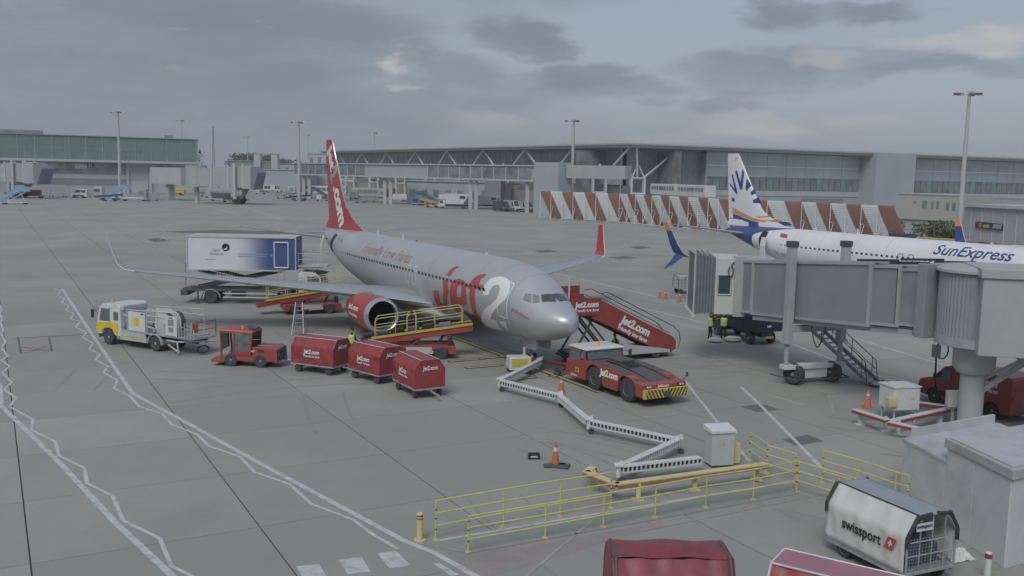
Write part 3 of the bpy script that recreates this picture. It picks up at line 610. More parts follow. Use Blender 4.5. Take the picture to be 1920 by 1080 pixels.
# aft service door, swung open
o = MB(); o.loft([[(-33.9, -1.95, 3.0), (-33.1, -2.15, 3.0), (-33.1, -2.05, 3.0), (-33.9, -1.85, 3.0)], [(-33.9, -2.02, 4.0), (-33.1, -2.22, 4.0), (-33.1, -2.12, 4.0), (-33.9, -1.92, 4.0)], [(-33.9, -1.78, 4.85), (-33.1, -1.96, 4.85), (-33.1, -1.88, 4.85), (-33.9, -1.7, 4.85)]], sm=False); o.build('open_service_door', M_('white_skin'), jet, bevel=.03)
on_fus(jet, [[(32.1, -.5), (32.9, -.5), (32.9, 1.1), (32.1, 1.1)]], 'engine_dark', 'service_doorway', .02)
# fin lettering runs down the leading edge
def fin_text(parent, s, size, p, q, m, bold=.045, shear=.1, sides=(1,)):
    # baseline direction p -> q in (x aft, z)
    d = Vector((q[0]-p[0], q[1]-p[1])); L = d.length; d /= L; u = Vector((-d.y, d.x))*-1
    for sd_ in sides:
        me = text_mesh(s, size, bold, shear, 0); xs = [v.co.x for v in me.vertices]; k = L/(max(xs)-min(xs)); mx = (max(xs)+min(xs))/2
        def fn(a, b, c):
            a = (a-mx)*k+L/2; b = b+size*.26; x = p[0]+d.x*a+u.x*b; z = p[1]+d.y*a+u.y*b; return Vector((-x, -sd_*(fin_half(x, z)+.012), z))
        project_mesh(me, fn, .3); me.materials.clear(); me.materials.append(M_(m)); place('lettering', me, parent)
FP = [(38.205, 11.778), (37.181, 9.756), (37.109, 9.605), (36.554, 8.893), (36.146, 8.599), (34.114, 5.387)]
fin_text(jet, 'Jet', 1.55, (FP[0][0]-.25, FP[0][1]-.05), (FP[1][0]-.35, FP[1][1]), 'white_letter', .05, .0)
fin_text(jet, '2', 2.4, FP[2], FP[3], 'jet_silver_letter', .05)
fin_text(jet, '.com', 2.15, FP[4], FP[5], 'white_letter', .05)
# engine lettering
for s_, sz, zz, w in (('Jet2.com', .42, 1.95, 1.9), ('Jet2holidays', .3, 1.5, 1.7)):
    me = text_mesh(s_, sz, .04, .1, 0); xs = [v.co.x for v in me.vertices]; k = w/(max(xs)-min(xs))
    def fn(a, b, c):
        x = 14.9-a*k; an = ((zz+b)-1.66)/1.09; r = 1.115 if x < 15 else 1.115-(x-15)*.09; return Vector((-x, -4.83-r*cos(an), 1.66+r*.96*sin(an)))
    project_mesh(me, fn, .2); me.materials.clear(); me.materials.append(M_('white_letter')); place('lettering', me, jet)
# port winglet lettering faces the cabin
me = text_mesh('Jet2.com', .42, .05, .0, 0); xs = [v.co.x for v in me.vertices]; k = 1.9/(max(xs)-min(xs))
for v in me.vertices:
    a = v.co.x*k; z = 5.05+a*1.0; x = 24.62+(z-5.05)*.48-v.co.y*.95+.05; v.co = Vector((-x, 18.1+(z-4.6)*.215-.07, z))
me.materials.clear(); me.materials.append(M_('white_letter')); place('lettering', me, jet)
# ---------------------------------------------------------------- the white and blue airliner behind the bridge
sun_ = make_aircraft('white airliner with blue tail and sunburst fin parked behind the grey passenger bridge', (40.74, 63.36, 0), R(-60.158), 'sunexpress_skin', 'white_skin', 'sun_blue', 'sun_blue', True)
WD = [[(37.784, 10.35), (37.563, 10.33), (36.69, 8.548), (36.797, 8.307), (37.962, 9.279), (37.976, 9.475), (37.217, 8.968)], [(37.243, 10.68), (36.968, 10.747), (36.331, 9.581), (36.212, 10.945), (35.938, 10.519), (36.006, 8.889), (36.34, 8.838)], [(35.523, 10.011), (34.914, 9.277), (35.358, 8.755), (35.597, 8.92)], [(34.605, 8.923), (34.311, 8.549), (34.696, 8.326), (34.895, 8.597)], [(33.914, 8.17), (33.55, 7.602), (34.435, 7.591), (34.458, 7.909)], [(37.628, 8.108), (37.048, 7.886), (37.123, 7.623), (37.564, 7.651)]]
for l in WD: on_fin(sun_, [l], 'sun_blue', 'sunburst_ray')
OB = [[(37.431, 7.087), (36.22, 6.704), (35.13, 6.398), (34.213, 6.154), (33.172, 6.017), (32.162, 6.028), (31.179, 6.162), (30.727, 6.103), (30.609, 6.006), (31.861, 5.814), (33.156, 5.786), (34.345, 5.913), (35.413, 6.116), (36.193, 6.315), (37.325, 6.48)], [(33.931, 6.349), (32.907, 6.367), (32.124, 6.489), (32.018, 6.411), (32.899, 6.262), (33.702, 6.254)], [(37.289, 6.416), (36.188, 6.25), (35.409, 6.051), (34.34, 5.85), (33.151, 5.723), (31.856, 5.752), (30.399, 5.976), (29.776, 5.928), (29.349, 5.687), (31.692, 5.449), (35.807, 5.209), (37.08, 5.212)]]
on_fin(sun_, [OB[0]], 'sun_orange', 'fin_stripe', .016); on_fin(sun_, [OB[1]], 'sun_orange', 'fin_stripe', .016); on_fin(sun_, [[(min(38.0, x), max(5.3, z)) for x, z in OB[2]]], 'sun_blue', 'fin_stripe', .014)
on_fin(sun_, [[(31.0, 5.35), (37.8, 5.25), (37.8, 6.0), (33.5, 5.75)]], 'sun_blue', 'fin_stripe', .02)
fin_text(sun_, 'EY', .42, (37.3, 11.75), (38.0, 11.75) if False else (36.9, 11.75), 'jet_silver_letter', .02, 0)
fus_text(sun_, 'SunExpress', 1.4, 9.9, 1.45, 'sun_blue', 6.5, .012, .25)
fus_text(sun_, 'TC-SEY', .5, 28.9, -.68, 'jet_silver_letter', 2.0, .012)
on_fus(sun_, [[(28.4, 1.0), (29.3, 1.0), (29.5, 1.42), (28.6, 1.42)]], 'jet_red_flat', 'flag')
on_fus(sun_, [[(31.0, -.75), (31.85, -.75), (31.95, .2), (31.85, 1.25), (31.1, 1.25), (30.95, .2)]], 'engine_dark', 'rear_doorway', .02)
o = MB(); o.loft([[(-31.3, -2.0, 2.7), (-30.5, -2.15, 2.7), (-30.5, -2.05, 2.7), (-31.3, -1.9, 2.7)], [(-31.3, -2.1, 3.7), (-30.5, -2.25, 3.7), (-30.5, -2.15, 3.7), (-31.3, -2.0, 3.7)], [(-31.3, -1.9, 4.5), (-30.5, -2.05, 4.5), (-30.5, -1.95, 4.5), (-31.3, -1.8, 4.5)]], sm=False); o.build('open_rear_door', M_('white_skin'), sun_, bevel=.03)
# ================================================================ APRON VEHICLES
def V2(a): return Vector((a[0], a[1], 0))
# ---- baggage dolly under a red cover
def wob(x, y, z, s=.02): return (x+s*sin(9*y+7*z), y+s*sin(8*x+5*z+1), z+s*sin(7*x+9*y))
def make_dolly(label, loc, rz, L=2.4, W=1.45, cloth='red_cloth', txt='Jet2.com', sub='Friendly low fares', group=None, H=1.25, seed=0, pipe=True):
    t = T('baggage_dolly', label, 'baggage dolly', loc, rz, group)
    b = MB(); b.box((0, 0, .42), (L+.08, W+.06, .07)); b.box((0, 0, .33), (L*.9, .12, .1)); b.build('chassis', M_('galvanised'), t, bevel=.01)
    for sx in (-1, 1):
        f = MB(); f.bar((sx*L*.36, -W*.4, .24), (sx*L*.36, W*.4, .24), .07); f.box((sx*L*.36, 0, .32), (.2, .3, .1)); f.build('axle', M_('dark_grey'), t)
        for sy in (-1, 1): wheel(t, (sx*L*.36, sy*W*.42, .2), .2, .13)
    z0, z1 = .46, .46+H
    prof = [(-W/2, z0), (-W/2, z0+H*.68), (-W*.3, z1), (W*.3, z1), (W/2, z0+H*.68), (W/2, z0)]
    b = MB(); N = 26; rings = []
    rnd = random.Random(seed)
    ph = rnd.uniform(0, 6)
    for i in range(N+1):
        x = -L/2+L*i/N; ring = []
        for a, c in zip(prof[:-1], prof[1:]):
            for k in range(5):
                y = a[0]+(c[0]-a[0])*k/5; z = a[1]+(c[1]-a[1])*k/5
                fold = .04*sin(5*x+7*z+ph)*sin(3.1*x+ph*2)+.018*sin(17*x+11*z+ph)+.03*max(0, sin(3*x-4*z+ph*3))**3
                n = (-1 if y < 0 else 1)
                ring.append((x, y+n*fold*(1 if z < z0+H*.7 else .3), z+(.012*sin(11*x+ph) if z > z0+H*.7 else 0)+(.02*sin(8*x+ph) if z < z0+.05 else 0)))
        ring.append((x, prof[-1][0], prof[-1][1])); rings.append(ring)
    b.loft(rings, cap=True, sm=True, closed=True); cv = b.build('cover', M_(cloth), t)
    # seams: pale piping on the roof edges and end hoops
    for y in ((-W*.3, W*.3) if pipe else ()):
        g = MB(); g.tube((-L/2, y, z1+.02), (L/2, y, z1+.02), .016, 5); g.build('piping', M_('hi_vis_stripe'), cv)
    for x in (-L/2, L/2):
        g = MB(); g.path([(x, p[0], p[1]) for p in prof], .02, 5); g.build('hoop', M_(cloth), cv)
    g = MB(); g.bar((L/2, 0, .36), (L/2+.75, 0, .3), .06); g.tube((L/2+.75, 0, .3), (L/2+.85, 0, .3), .07, 8); g.build('drawbar', M_('galvanised'), t)
    if txt:
        zc = z0+H*.5
        for sy in (-1, 1):
            text(cv, txt, .3, (-sy*-0.0-.0, sy*(W/2+.045), zc), (-sy, 0, 0), (0, 0, 1), M_('white_letter'), .03, .12, .006, width=.95)
            if sub: text(cv, sub, .15, (0, sy*(W/2+.045), zc-.22), (-sy, 0, 0), (0, 0, 1), M_('white_letter'), .02, .12, .006, width=.95)
        text(cv, txt, .26, (L/2+.03, 0, z0+H*.72), (0, 1, 0), (0, 0, 1), M_('white_letter'), .03, .12, .006, width=.72)
    return t
DG = 'red covered baggage dollies coupled in a train'
make_dolly('red covered baggage dolly nearest the small red tractor', (-9.4, 46.25), R(-25), 2.5, 1.5, group=DG, seed=1)
make_dolly('red covered baggage dolly in the middle of the train of three', (-6.45, 44.72), R(-43), 2.35, 1.5, group=DG, seed=2)
make_dolly('red covered baggage dolly at the right end of the train of three', (-4.15, 42.1), R(-60), 2.44, 1.44, group=DG, seed=3)
# ---- generic cab pieces
def win(t, pts, m='cab_glass', name='window', off=None):
    b = MB(); n = (Vector(pts[1])-Vector(pts[0])).cross(Vector(pts[2])-Vector(pts[0])).normalized()*.012
    b.add([Vector(p)+n for p in pts]+[Vector(p)-n for p in pts], [tuple(range(len(pts))), tuple(reversed(range(len(pts), 2*len(pts))))]+[(i, (i+1) % len(pts), (i+1) % len(pts)+len(pts), i+len(pts)) for i in range(len(pts))])
    return b.build(name, M_(m), t)
def lamp(t, p, s, m='light_lens', name='headlight'):
    b = MB(); b.box(p, s); return b.build(name, M_(m), t, bevel=.008)
def beacon(t, p, h=.16, r=.06):
    b = MB(); b.lathe([(r*1.1, 0), (r*1.1, h*.25), (r, h*.3), (r*.95, h*.85), (r*.6, h)], c=p, n=12); return b.build('beacon', M_('amber'), t)
def mirror(t, p, arm, m='black_paint', s=(.05, .16, .32)):
    b = MB(); b.box(p, s); b.bar(p, arm, .025); return b.build('mirror', M_(m), t, bevel=.01)
# ---- big pushback tug
tug = T('pushback_tug', 'big red pushback tug with black-and-yellow striped bumper by the nose of the silver airliner', 'pushback tug', (5.27, 43.25), R(-60.4))
def arch(cx, r, z0, n=8): return [(cx+r*cos(pi*k/n), max(z0, .52+r*sin(pi*k/n))) for k in range(n+1)]
L, Wd = 6.1, 2.4
side = [(-3.05, .35)]+[(-3.05, 1.12), (3.0, 1.08)]
low = [(3.05, .42)]
prof = [(-3.05, .32), (-3.05, 1.1), (-1.35, 1.28), (.2, 1.28), (1.6, 1.2), (2.5, 1.02), (3.0, .98), (3.05, .42)]+[(2.55, .42)]+arch(1.85, .68, .42)+[(1.15, .34), (.1, .34)]+[(a, z) for a, z in arch(-.72, .68, .34)]+[(-1.42, .32)]
b = MB(); b.prism(prof, -1.2, -.78); b.prism(prof, .78, 1.2); b.prism([(-3.05, .32), (-3.05, 1.08), (-1.35, 1.26), (.2, 1.26), (1.6, 1.16), (2.5, .99), (3.0, .96), (3.04, .42)], -.78, .78)
body = b.build('body', M_('orange_red_paint'), tug, bevel=.02)
for y0, y1 in ((-1.08, -.62), (-.42, .42), (.62, 1.08)):
    b = MB(); b.loft([[(x, y0, z+.012), (x, y1, z+.012), (x, y1, z-.02), (x, y0, z-.02)] for x, z in (((-1.25, 1.3), (.2, 1.3), (1.6, 1.21), (2.45, 1.03)) if abs(y0+y1) > .1 else ((-.95, 1.36), (.2, 1.33), (1.6, 1.2), (2.5, 1.02), (2.98, .6)))], sm=False); b.build('engine_cover', M_('dark_grey'), body)
g = MB()
for k in range(9): g.box((.1+k*.09, 0, 1.345-.004*k), (.03, .7, .02))
g.build('grille', M_('black_rubber'), body, kind='stuff')
b = MB(); b.box((-.35, .1, 1.42), (1.0, .8, .12)); b.build('air_box', M_('dark_grey'), body, bevel=.02)
# cab at the towbar end: frame posts, roof, doors, glass
cabp = MB()
for x, y in ((-2.95, -1.1), (-2.95, 1.1), (-1.55, -1.12), (-1.55, 1.12), (-1.95, -1.13), (-1.95, 1.13)): cabp.bar((x, y, 1.05), (x+(.06 if x < -2 else -.1), y*.94, 1.72), .07)
cabp.build('cab_frame', M_('orange_red_paint'), tug)
b = MB(); b.loft([[(-3.0, -1.1, 1.7), (-1.5, -1.1, 1.7), (-1.5, 1.1, 1.7), (-3.0, 1.1, 1.7)], [(-3.0, -1.1, 1.77), (-1.5, -1.1, 1.77), (-1.5, 1.1, 1.77), (-3.0, 1.1, 1.77)], [(-2.9, -.98, 1.83), (-1.65, -.98, 1.83), (-1.65, .98, 1.83), (-2.9, .98, 1.83)]], sm=False); rf = b.build('roof', M_('white_paint'), tug, bevel=.02); beacon(rf, (-1.95, -.1, 1.83), .2, .07)
b = MB(); b.lathe([(.3, 0), (.3, .04), (.02, .07)], c=(-2.2, .45, 1.83), n=14); b.build('roof_vent', M_('light_grey'), rf)
win(tug, [(-1.5, -1.0, 1.28), (-1.5, 1.0, 1.28), (-1.6, .98, 1.68), (-1.6, -.98, 1.68)], name='windscreen')
win(tug, [(-3.0, -1.0, 1.1), (-3.0, 1.0, 1.1), (-2.94, .98, 1.68), (-2.94, -.98, 1.68)], name='windscreen')
for y in (-1.13, 1.13):
    d = MB(); d.bar((-2.85, y*1.02, .5), (-2.05, y*1.02, .5), .03, .06); d.box((-2.42, y*1.03, .82), (.75, .03, .6)); dr = d.build('door', M_('orange_red_paint'), tug)
    win(dr, [(-2.86, y*1.02, .62), (-2.0, y*1.02, .62), (-2.02, y*.95, 1.67), (-2.84, y*.95, 1.67)])
    win(tug, [(-1.9, y*1.01, 1.3), (-1.6, y*1.01, 1.3), (-1.65, y*.95, 1.66), (-1.88, y*.95, 1.66)])
b = MB(); b.box((-2.1, 0, 1.25), (.1, .9, .3)); b.box((-1.8, -.5, 1.2), (.25, .5, .2)); b.build('dashboard', M_('black_paint'), tug)
b = MB(); b.box((-2.6, -.4, 1.0), (.45, .5, .15)); b.box((-2.8, -.4, 1.25), (.1, .5, .5)); b.build('driver_seat', M_('black_rubber'), tug, bevel=.03)
for x in (-.72, 1.85):
    for y in (-1.0, 1.0): wheel(tug, (x, y, .56), .56, .36, rim=.52, name='wheel')
b = MB(); b.box((3.13, 0, .6), (.16, 2.4, .4)); bp = b.build('bumper', M_('yellow_paint'), tug, bevel=.015)
for k in range(13):
    y = -1.12+k*.187; s = -1 if y < 0 else 1
    g = MB(); q = [(3.213, y-.04-s*.11, .41), (3.213, y+.045-s*.11, .41), (3.213, y+.045+s*.11, .79), (3.213, y-.04+s*.11, .79)]; g.add([(p[0], max(-1.19, min(1.19, p[1])), p[2]) for p in q], [(0, 1, 2, 3)]); g.build('hazard_stripe', M_('black_line'), bp)
b = MB(); b.box((3.25, 0, .56), (.12, .26, .26)); b.tube((3.25, 0, .56), (3.42, 0, .5), .05, 8); b.build('tow_hitch', M_('dark_grey'), tug)
for y in (-.9, .9):
    h = lamp(tug, (3.06, y, .9), (.04, .3, .13), 'black_paint', 'lamp_housing')
    for q in (-.07, .07): lamp(h, (3.085, y+q, .9), (.03, .09, .09))
for y in (-1.212, 1.212):
    s = -1 if y < 0 else 1
    text(body, 'Jet2.com', .42, (.52, y, .98), (-s, 0, 0), (0, 0, 1), M_('white_letter'), .05, .12, .008, width=1.4)
    p = MB(); p.box((-2.05, y+s*.012, .72), (.3, .012, .22)); pl = p.build('fleet_plate', M_('shell_yellow'), tug); text(pl, '03', .2, (-2.05, y+s*.024, .72), (-s, 0, 0), (0, 0, 1), M_('black_line'), .02)
    text(tug, 'Jet2.com', .16, (-2.3, y+s*.02, .44), (-s, 0, 0), (0, 0, 1), M_('white_letter'), .03, .12, .006)
text(tug, 'Jet2.com', .17, (3.075, -.1, .9), (0, 1, 0), (0, 0, 1), M_('white_letter'), .04, .12, .006, width=.62)
mirror(tug, (-1.35, 1.35, 1.5), (-1.5, 1.12, 1.6)); mirror(tug, (2.9, 1.35, 1.25), (2.9, 1.12, 1.0), s=(.04, .1, .2))
# ---- towbar
tb = T('towbar', 'orange towbar on two small wheels between the nose wheel and the red pushback tug', 'towbar', tuple(acp(3.4)[:2]), math.atan2(tuple(acp(-1.1))[1]-acp(3.4).y, acp(-1.1).x-acp(3.4).x))
a_ = V2((3.55, 45.95)); n_ = acp(3.75); dv = a_-n_; tb.location = (n_.x, n_.y, 0); tb.rotation_euler[2] = math.atan2(dv.y, dv.x); TL = dv.length
b = MB(); b.tube((.25, 0, .42), (TL*.72, 0, .5), .085, 10); b.tube((TL*.7, 0, .5), (TL, 0, .52), .06, 10); b.build('bar', M_('orange_red_paint'), tb)
b = MB(); b.box((.15, 0, .4), (.35, .34, .2)); b.bar((0, -.2, .38), (.15, -.2, .38), .06); b.bar((0, .2, .38), (.15, .2, .38), .06); b.build('tow_head', M_('orange_red_paint'), tb, bevel=.02)
b = MB(); b.bar((TL*.66, -.52, .22), (TL*.66, .52, .22), .06); b.bar((TL*.66, 0, .22), (TL*.66, 0, .5), .08); b.build('axle', M_('dark_grey'), tb)
for s in (-1, 1): wheel(tb, (TL*.66, s*.52, .2), .2, .12)
b = MB(); b.tube((TL*.8, .1, .55), (TL*.72, .25, 1.0), .02, 6); b.build('lift_lever', M_('steel'), tb)
# ---- small baggage tractor
tr = T('baggage_tractor', 'small red baggage tractor with open cab pulling the red dollies', 'baggage tractor', (-13.32, 47.5), R(174))
prof = [(-1.75, .42), (-1.75, .95), (-1.55, 1.02), (-.45, 1.0), (-.35, .8), (-.3, .62), (1.05, .55), (1.2, .25), (1.75, .25), (1.75, .5)]
b = MB(); b.prism([(-1.7, .3), (-1.7, .95), (-1.5, 1.05), (-.4, 1.02), (-.4, .62), (.95, .55), (1.15, .3)], -.66, .66); b.box((1.4, 0, .28), (.72, 1.36, .14)); body = b.build('body', M_('orange_red_paint'), tr, bevel=.025)
b = MB(); b.box((0, 0, .42), (1.9, 1.3, .14)); b.build('chassis', M_('dark_grey'), tr)
for y in (-.67, .67):
    b = MB()
    for k, (p, q) in enumerate((((-.3, .6), (-.38, 1.72)), ((.58, .55), (.55, 1.72)), ((1.2, .35), (1.25, 1.78)))): b.bar((p[0], y, p[1]), (q[0], y*.95, q[1]), .08, .07)
    b.bar((-.36, y*.97, 1.15), (.56, y*.97, 1.12), .05); b.bar((-.38, y*.95, 1.7), (1.25, y*.95, 1.76), .07); b.build('cab_frame', M_('orange_red_paint'), tr)
    d = MB(); d.box((.12, y, .72), (.85, .04, .25)); dr = d.build('door', M_('orange_red_paint'), tr); win(dr, [(-.28, y, .84), (.52, y, .84), (.52, y*.97, 1.1), (-.3, y*.97, 1.12)]); win(dr, [(-.32, y*.97, 1.2), (.52, y*.97, 1.18), (.5, y*.95, 1.64), (-.34, y*.95, 1.66)])
b = MB(); b.loft([[(-.45, -.66, 1.74), (1.38, -.66, 1.8), (1.38, .66, 1.8), (-.45, .66, 1.74)], [(-.4, -.6, 1.84), (1.3, -.6, 1.9), (1.3, .6, 1.9), (-.4, .6, 1.84)]], sm=False); rf = b.build('roof', M_('orange_red_paint'), tr, bevel=.02); beacon(rf, (.25, .2, 1.86))
b = MB(); b.box((-.2, 0, 1.95), (.5, .6, .06), M=Matrix.Rotation(R(-14), 3, 'Y')); b.build('roof_hatch', M_('dark_grey'), rf)
win(tr, [(1.3, -.58, .8), (1.3, .58, .8), (1.3, .56, 1.7), (1.3, -.56, 1.7)], name='windscreen')
b = MB(); b.box((.1, .28, .82), (.42, .42, .14)); b.box((-.12, .28, 1.1), (.1, .42, .5)); b.build('driver_seat', M_('black_rubber'), tr, bevel=.03)
b = MB(); b.tube((.95, .28, .6), (.7, .28, 1.05), .025, 6); b.lathe([(.16, -.012), (.18, 0), (.16, .012)], c=(.68, .28, 1.06), n=14); b.build('steering_wheel', M_('black_rubber'), tr)
for x in (-.82, .72):
    for s in (-1, 1): wheel(tr, (x, s*.58, .33), .33, .22, rim=.45)
b = MB(); b.box((-1.78, 0, .55), (.12, .7, .3)); b.box((-1.88, 0, .45), (.15, .18, .22)); b.tube((-1.95, 0, .3), (-1.95, 0, .62), .03, 8); b.build('tow_hitch', M_('dark_grey'), tr)
b = MB(); b.box((-1.62, 0, .75), (.3, 1.1, .45)); b.build('radiator', M_('dark_grey'), tr, bevel=.02)
g = MB()
for k in range(5): g.bar((-1.1+.08*k, .665, .85), (-.9+.08*k, .665, .85), .012, .012)
b = MB(); b.box((-.85, .668, .86), (.34, .02, .14)); b.build('air_grille', M_('black_rubber'), tr); text(tr, 'Jet2', .15, (-.42, .69, .84), (-1, 0, 0), (0, 0, 1), M_('white_letter'), .03, .1, .006)
for y in (-.35, .35):
    b = MB(); b.box((-1.0, y, 1.08), (.8, .03, .04)); b.build('load_rail', M_('steel'), tr)
b = MB(); b.path([(-1.95, 0, .35), (-2.4, .1, .3), (-2.85, 0, .34)], .03, 6); b.build('coupling', M_('steel'), tr)
# ---- belt loaders
def make_loader(label, loc, rz, L, z0, z1, rails=True, m='orange_red_paint', rm='rail_yellow', txt='Jet2.com', cases=False, ch=(-1.8, 2.2), group=None):
    t = T('belt_loader', label, 'belt loader', loc, rz, group)
    cl = ch[1]-ch[0]; cx = (ch[0]+ch[1])/2
    w1, w2 = ch[0]+cl*.2, ch[1]-cl*.22
    b = MB(); b.prism([(ch[0], .3), (ch[0], .72), (ch[1]-.1, .72), (ch[1], .5), (ch[1], .3), (w2+.42, .3), (w2+.36, .55), (w2, .66), (w2-.36, .55), (w2-.42, .3), (w1+.42, .3), (w1+.36, .55), (w1, .66), (w1-.36, .55), (w1-.42, .3)], -.95, -.6)
    b.prism([(ch[0], .3), (ch[0], .72), (ch[1]-.1, .72), (ch[1], .5), (ch[1], .3), (w2+.42, .3), (w2+.36, .55), (w2, .66), (w2-.36, .55), (w2-.42, .3), (w1+.42, .3), (w1+.36, .55), (w1, .66), (w1-.36, .55), (w1-.42, .3)], .6, .95)
    b.span((ch[0], -.6, .32), (ch[1]-.12, .6, .68)); body = b.build('chassis', M_(m), t, bevel=.02)
    b = MB(); b.box((cx-.1, -.965, .52), (cl*.36, .03, .3)); b.build('side_locker', M_('light_grey'), body)
    for x in (w1, w2):
        for s in (-1, 1): wheel(t, (x, s*.82, .36), .36, .24, rim=.5)
    # belt boom
    p0, p1 = Vector((-L/2, 0, z0)), Vector((L/2, 0, z1)); d = (p1-p0).normalized(); up = Vector((-d.z, 0, d.x))
    b = MB(); b.bar(p0-up*.08, p1-up*.08, .9, .36); b.build('boom', M_(m), t, bevel=.02)
    b = MB(); b.bar(p0+up*.13, p1+up*.13, .68, .04); bl = b.build('belt', M_('black_rubber'), t)
    for s in (-1, 1):
        b = MB(); b.bar(p0+d*.6+up*.14+Vector((0, s*.47, 0)), p1+up*.14+Vector((0, s*.47, 0)), .09, .12); b.build('side_rail', M_('yellow_paint' if rm == 'rail_yellow' else rm), t)
    b = MB(); mid = (p0+p1)/2
    for y in (-.35, .35): b = MB(); b.bar((cx-.6, y, .6), mid+d*.4-up*.1+Vector((0, y, 0)), .1); b.build('lift_arm', M_('dark_grey'), t)
    b = MB(); b.bar((cx+.9, 0, .6), mid+d*1.6-up*.1, .12); b.build('lift_ram', M_('dark_grey'), t)
    if rails:
        for s, a, c in ((-1, .8, L*.5), (-1, L*.42, L*.92), (1, .8, L*.5), (1, L*.42, L*.92)):
            h = .95; o_ = Vector((0, s*.5, 0)); A = p0+d*a+up*.2+o_; Bq = p0+d*c+up*.2+o_; z = Vector((0, 0, h))
            b = MB(); b.path([A, A+z*.85, A+z+d*.15, Bq+z-d*.15, Bq+z*.85, Bq], .025, 6); b.path([A+z*.5, Bq+z*.5], .02, 6); b.path([(A+Bq)/2, (A+Bq)/2+z], .02, 6); b.build('guard_rail', M_(rm), t)
    if txt:
        for s in (-1, 1): text(body, txt, .26, (cx+.2, s*.975, .42), (-s, 0, 0), (0, 0, 1), M_('white_letter'), .05, .12, .006, width=.95)
    b = MB(); b.box((ch[1]-.35, -.6, .95), (.25, .35, .5)); b.build('driver_console', M_('black_paint'), t, bevel=.03)
    return t, p0, d, up
make_loader('red belt loader reaching the rear hold beside the raised catering truck', (-14.35, 65.6), R(22), 6.9, .75, 1.75, ch=(-1.7, 2.3))
l2, p0, d_, up_ = make_loader('red belt loader with suitcases on its belt at the forward hold', (-5.1, 50.6), R(7), 6.0, .85, 1.72, ch=(-1.7, 2.1))
# suitcases riding the belt
rnd = random.Random(4); cr, sr = cos(R(7)), sin(R(7))
for k, (a, L_, W_, H_, c, nm) in enumerate([(.5, .62, .42, .24, (.03, .03, .035), 'black soft suitcase lying at the low end of the forward belt'), (1.25, .6, .4, .2, (.05, .05, .075), 'dark blue grey suitcase second from the low end of the belt'), (2.0, .72, .46, .26, (.022, .022, .025), 'long black suitcase lying behind the rear guard rail'), (2.85, .6, .42, .25, (.14, .13, .12), 'grey holdall lying mid belt'), (3.7, .66, .44, .27, (.03, .028, .03), 'black suitcase just past mid belt'), (4.6, .68, .42, .22, (.2, .22, .3), 'pale blue hard suitcase near the top of the belt')]):
    p = p0+d_*a+up_*.15; m = mat('case_%d' % k, c, .5, scale=6); an = rnd.uniform(-.2, .2)
    w = Vector((-5.1+p.x*cr-p.y*sr, 50.6+p.x*sr+p.y*cr, p.z))
    t = T('suitcase', nm, 'suitcase', w, R(7)+an); t.rotation_euler[1] = -math.asin(d_.z)
    b = MB(); b.box((0, 0, H_/2), (L_, W_, H_)); b.build('shell', m, t, bevel=.05)
    b = MB(); b.path([(L_/2, -.08, H_/2), (L_/2+.05, -.08, H_/2), (L_/2+.05, .08, H_/2), (L_/2, .08, H_/2)], .012, 6); b.build('handle', M_('black_rubber'), t)
# ---- fuel hydrant dispenser truck
ft = T('fuel_truck', 'white and yellow refuelling truck with shell emblem and grey pipework', 'fuel truck', (-19.72, 51.72), R(152.5)); ft.scale = (.9, .9, .93)
b = MB()
cabprof = [(1.75, .62), (1.75, 1.25), (1.8, 2.35), (1.98, 2.52), (3.3, 2.48), (3.62, 2.3), (3.86, 1.45), (3.9, .62), (3.45, .62), (3.38, .86), (3.15, 1.02), (2.8, 1.05), (2.5, .95), (2.3, .62)]
b.prism(cabprof, -1.08, 1.08); cab = b.build('cab', M_('white_paint'), ft, bevel=.05)
for y in (-1.095, 1.095):
    s = 1 if y > 0 else -1
    g = MB(); g.prism([(2.0, .72), (2.0, 1.38), (3.86, 1.34), (3.91, .74), (3.5, .74), (3.4, .92), (3.15, 1.08), (2.8, 1.11), (2.5, 1.0), (2.32, .72)], y-.006, y+.006); g.build('yellow_panel', M_('shell_yellow'), cab)
    win(cab, [(2.75, y, 1.46), (3.62, y, 1.46), (3.42, y, 2.2), (2.75, y, 2.2)]); win(cab, [(1.95, y, 1.55), (2.35, y, 1.55), (2.35, y, 2.05), (1.95, y, 2.05)])
    mirror(cab, (3.95, s*1.32, 1.85), (3.6, s*1.08, 2.2), s=(.06, .2, .5)); d = MB(); d.bar((2.68, y*1.008, .8), (2.68, y*1.008, 2.28), .02, .02); d.bar((2.8, y*1.012, 1.3), (2.95, y*1.012, 1.3), .02, .03); d.build('door_seam', M_('panel_line'), cab)
win(cab, [(3.885, -.95, 1.5), (3.885, .95, 1.5), (3.68, .92, 2.25), (3.68, -.92, 2.25)], name='windscreen')
g = MB(); g.box((3.91, 0, .98), (.02, 2.1, .5)); g.build('yellow_panel', M_('shell_yellow'), cab); g = MB(); g.box((3.9, 0, .5), (.2, 2.1, .26)); g.build('bumper', M_('grey_paint'), ft, bevel=.03)
for y in (-.8, .8): lamp(ft, (3.99, y, .55), (.04, .3, .14))
beacon(cab, (3.1, .5, 2.5), .2, .07)
b = MB(); b.box((-.9, -.35, .72), (6.2, .12, .22)); b.box((-.9, .35, .72), (6.2, .12, .22)); b.build('chassis_rails', M_('dark_grey'), ft)
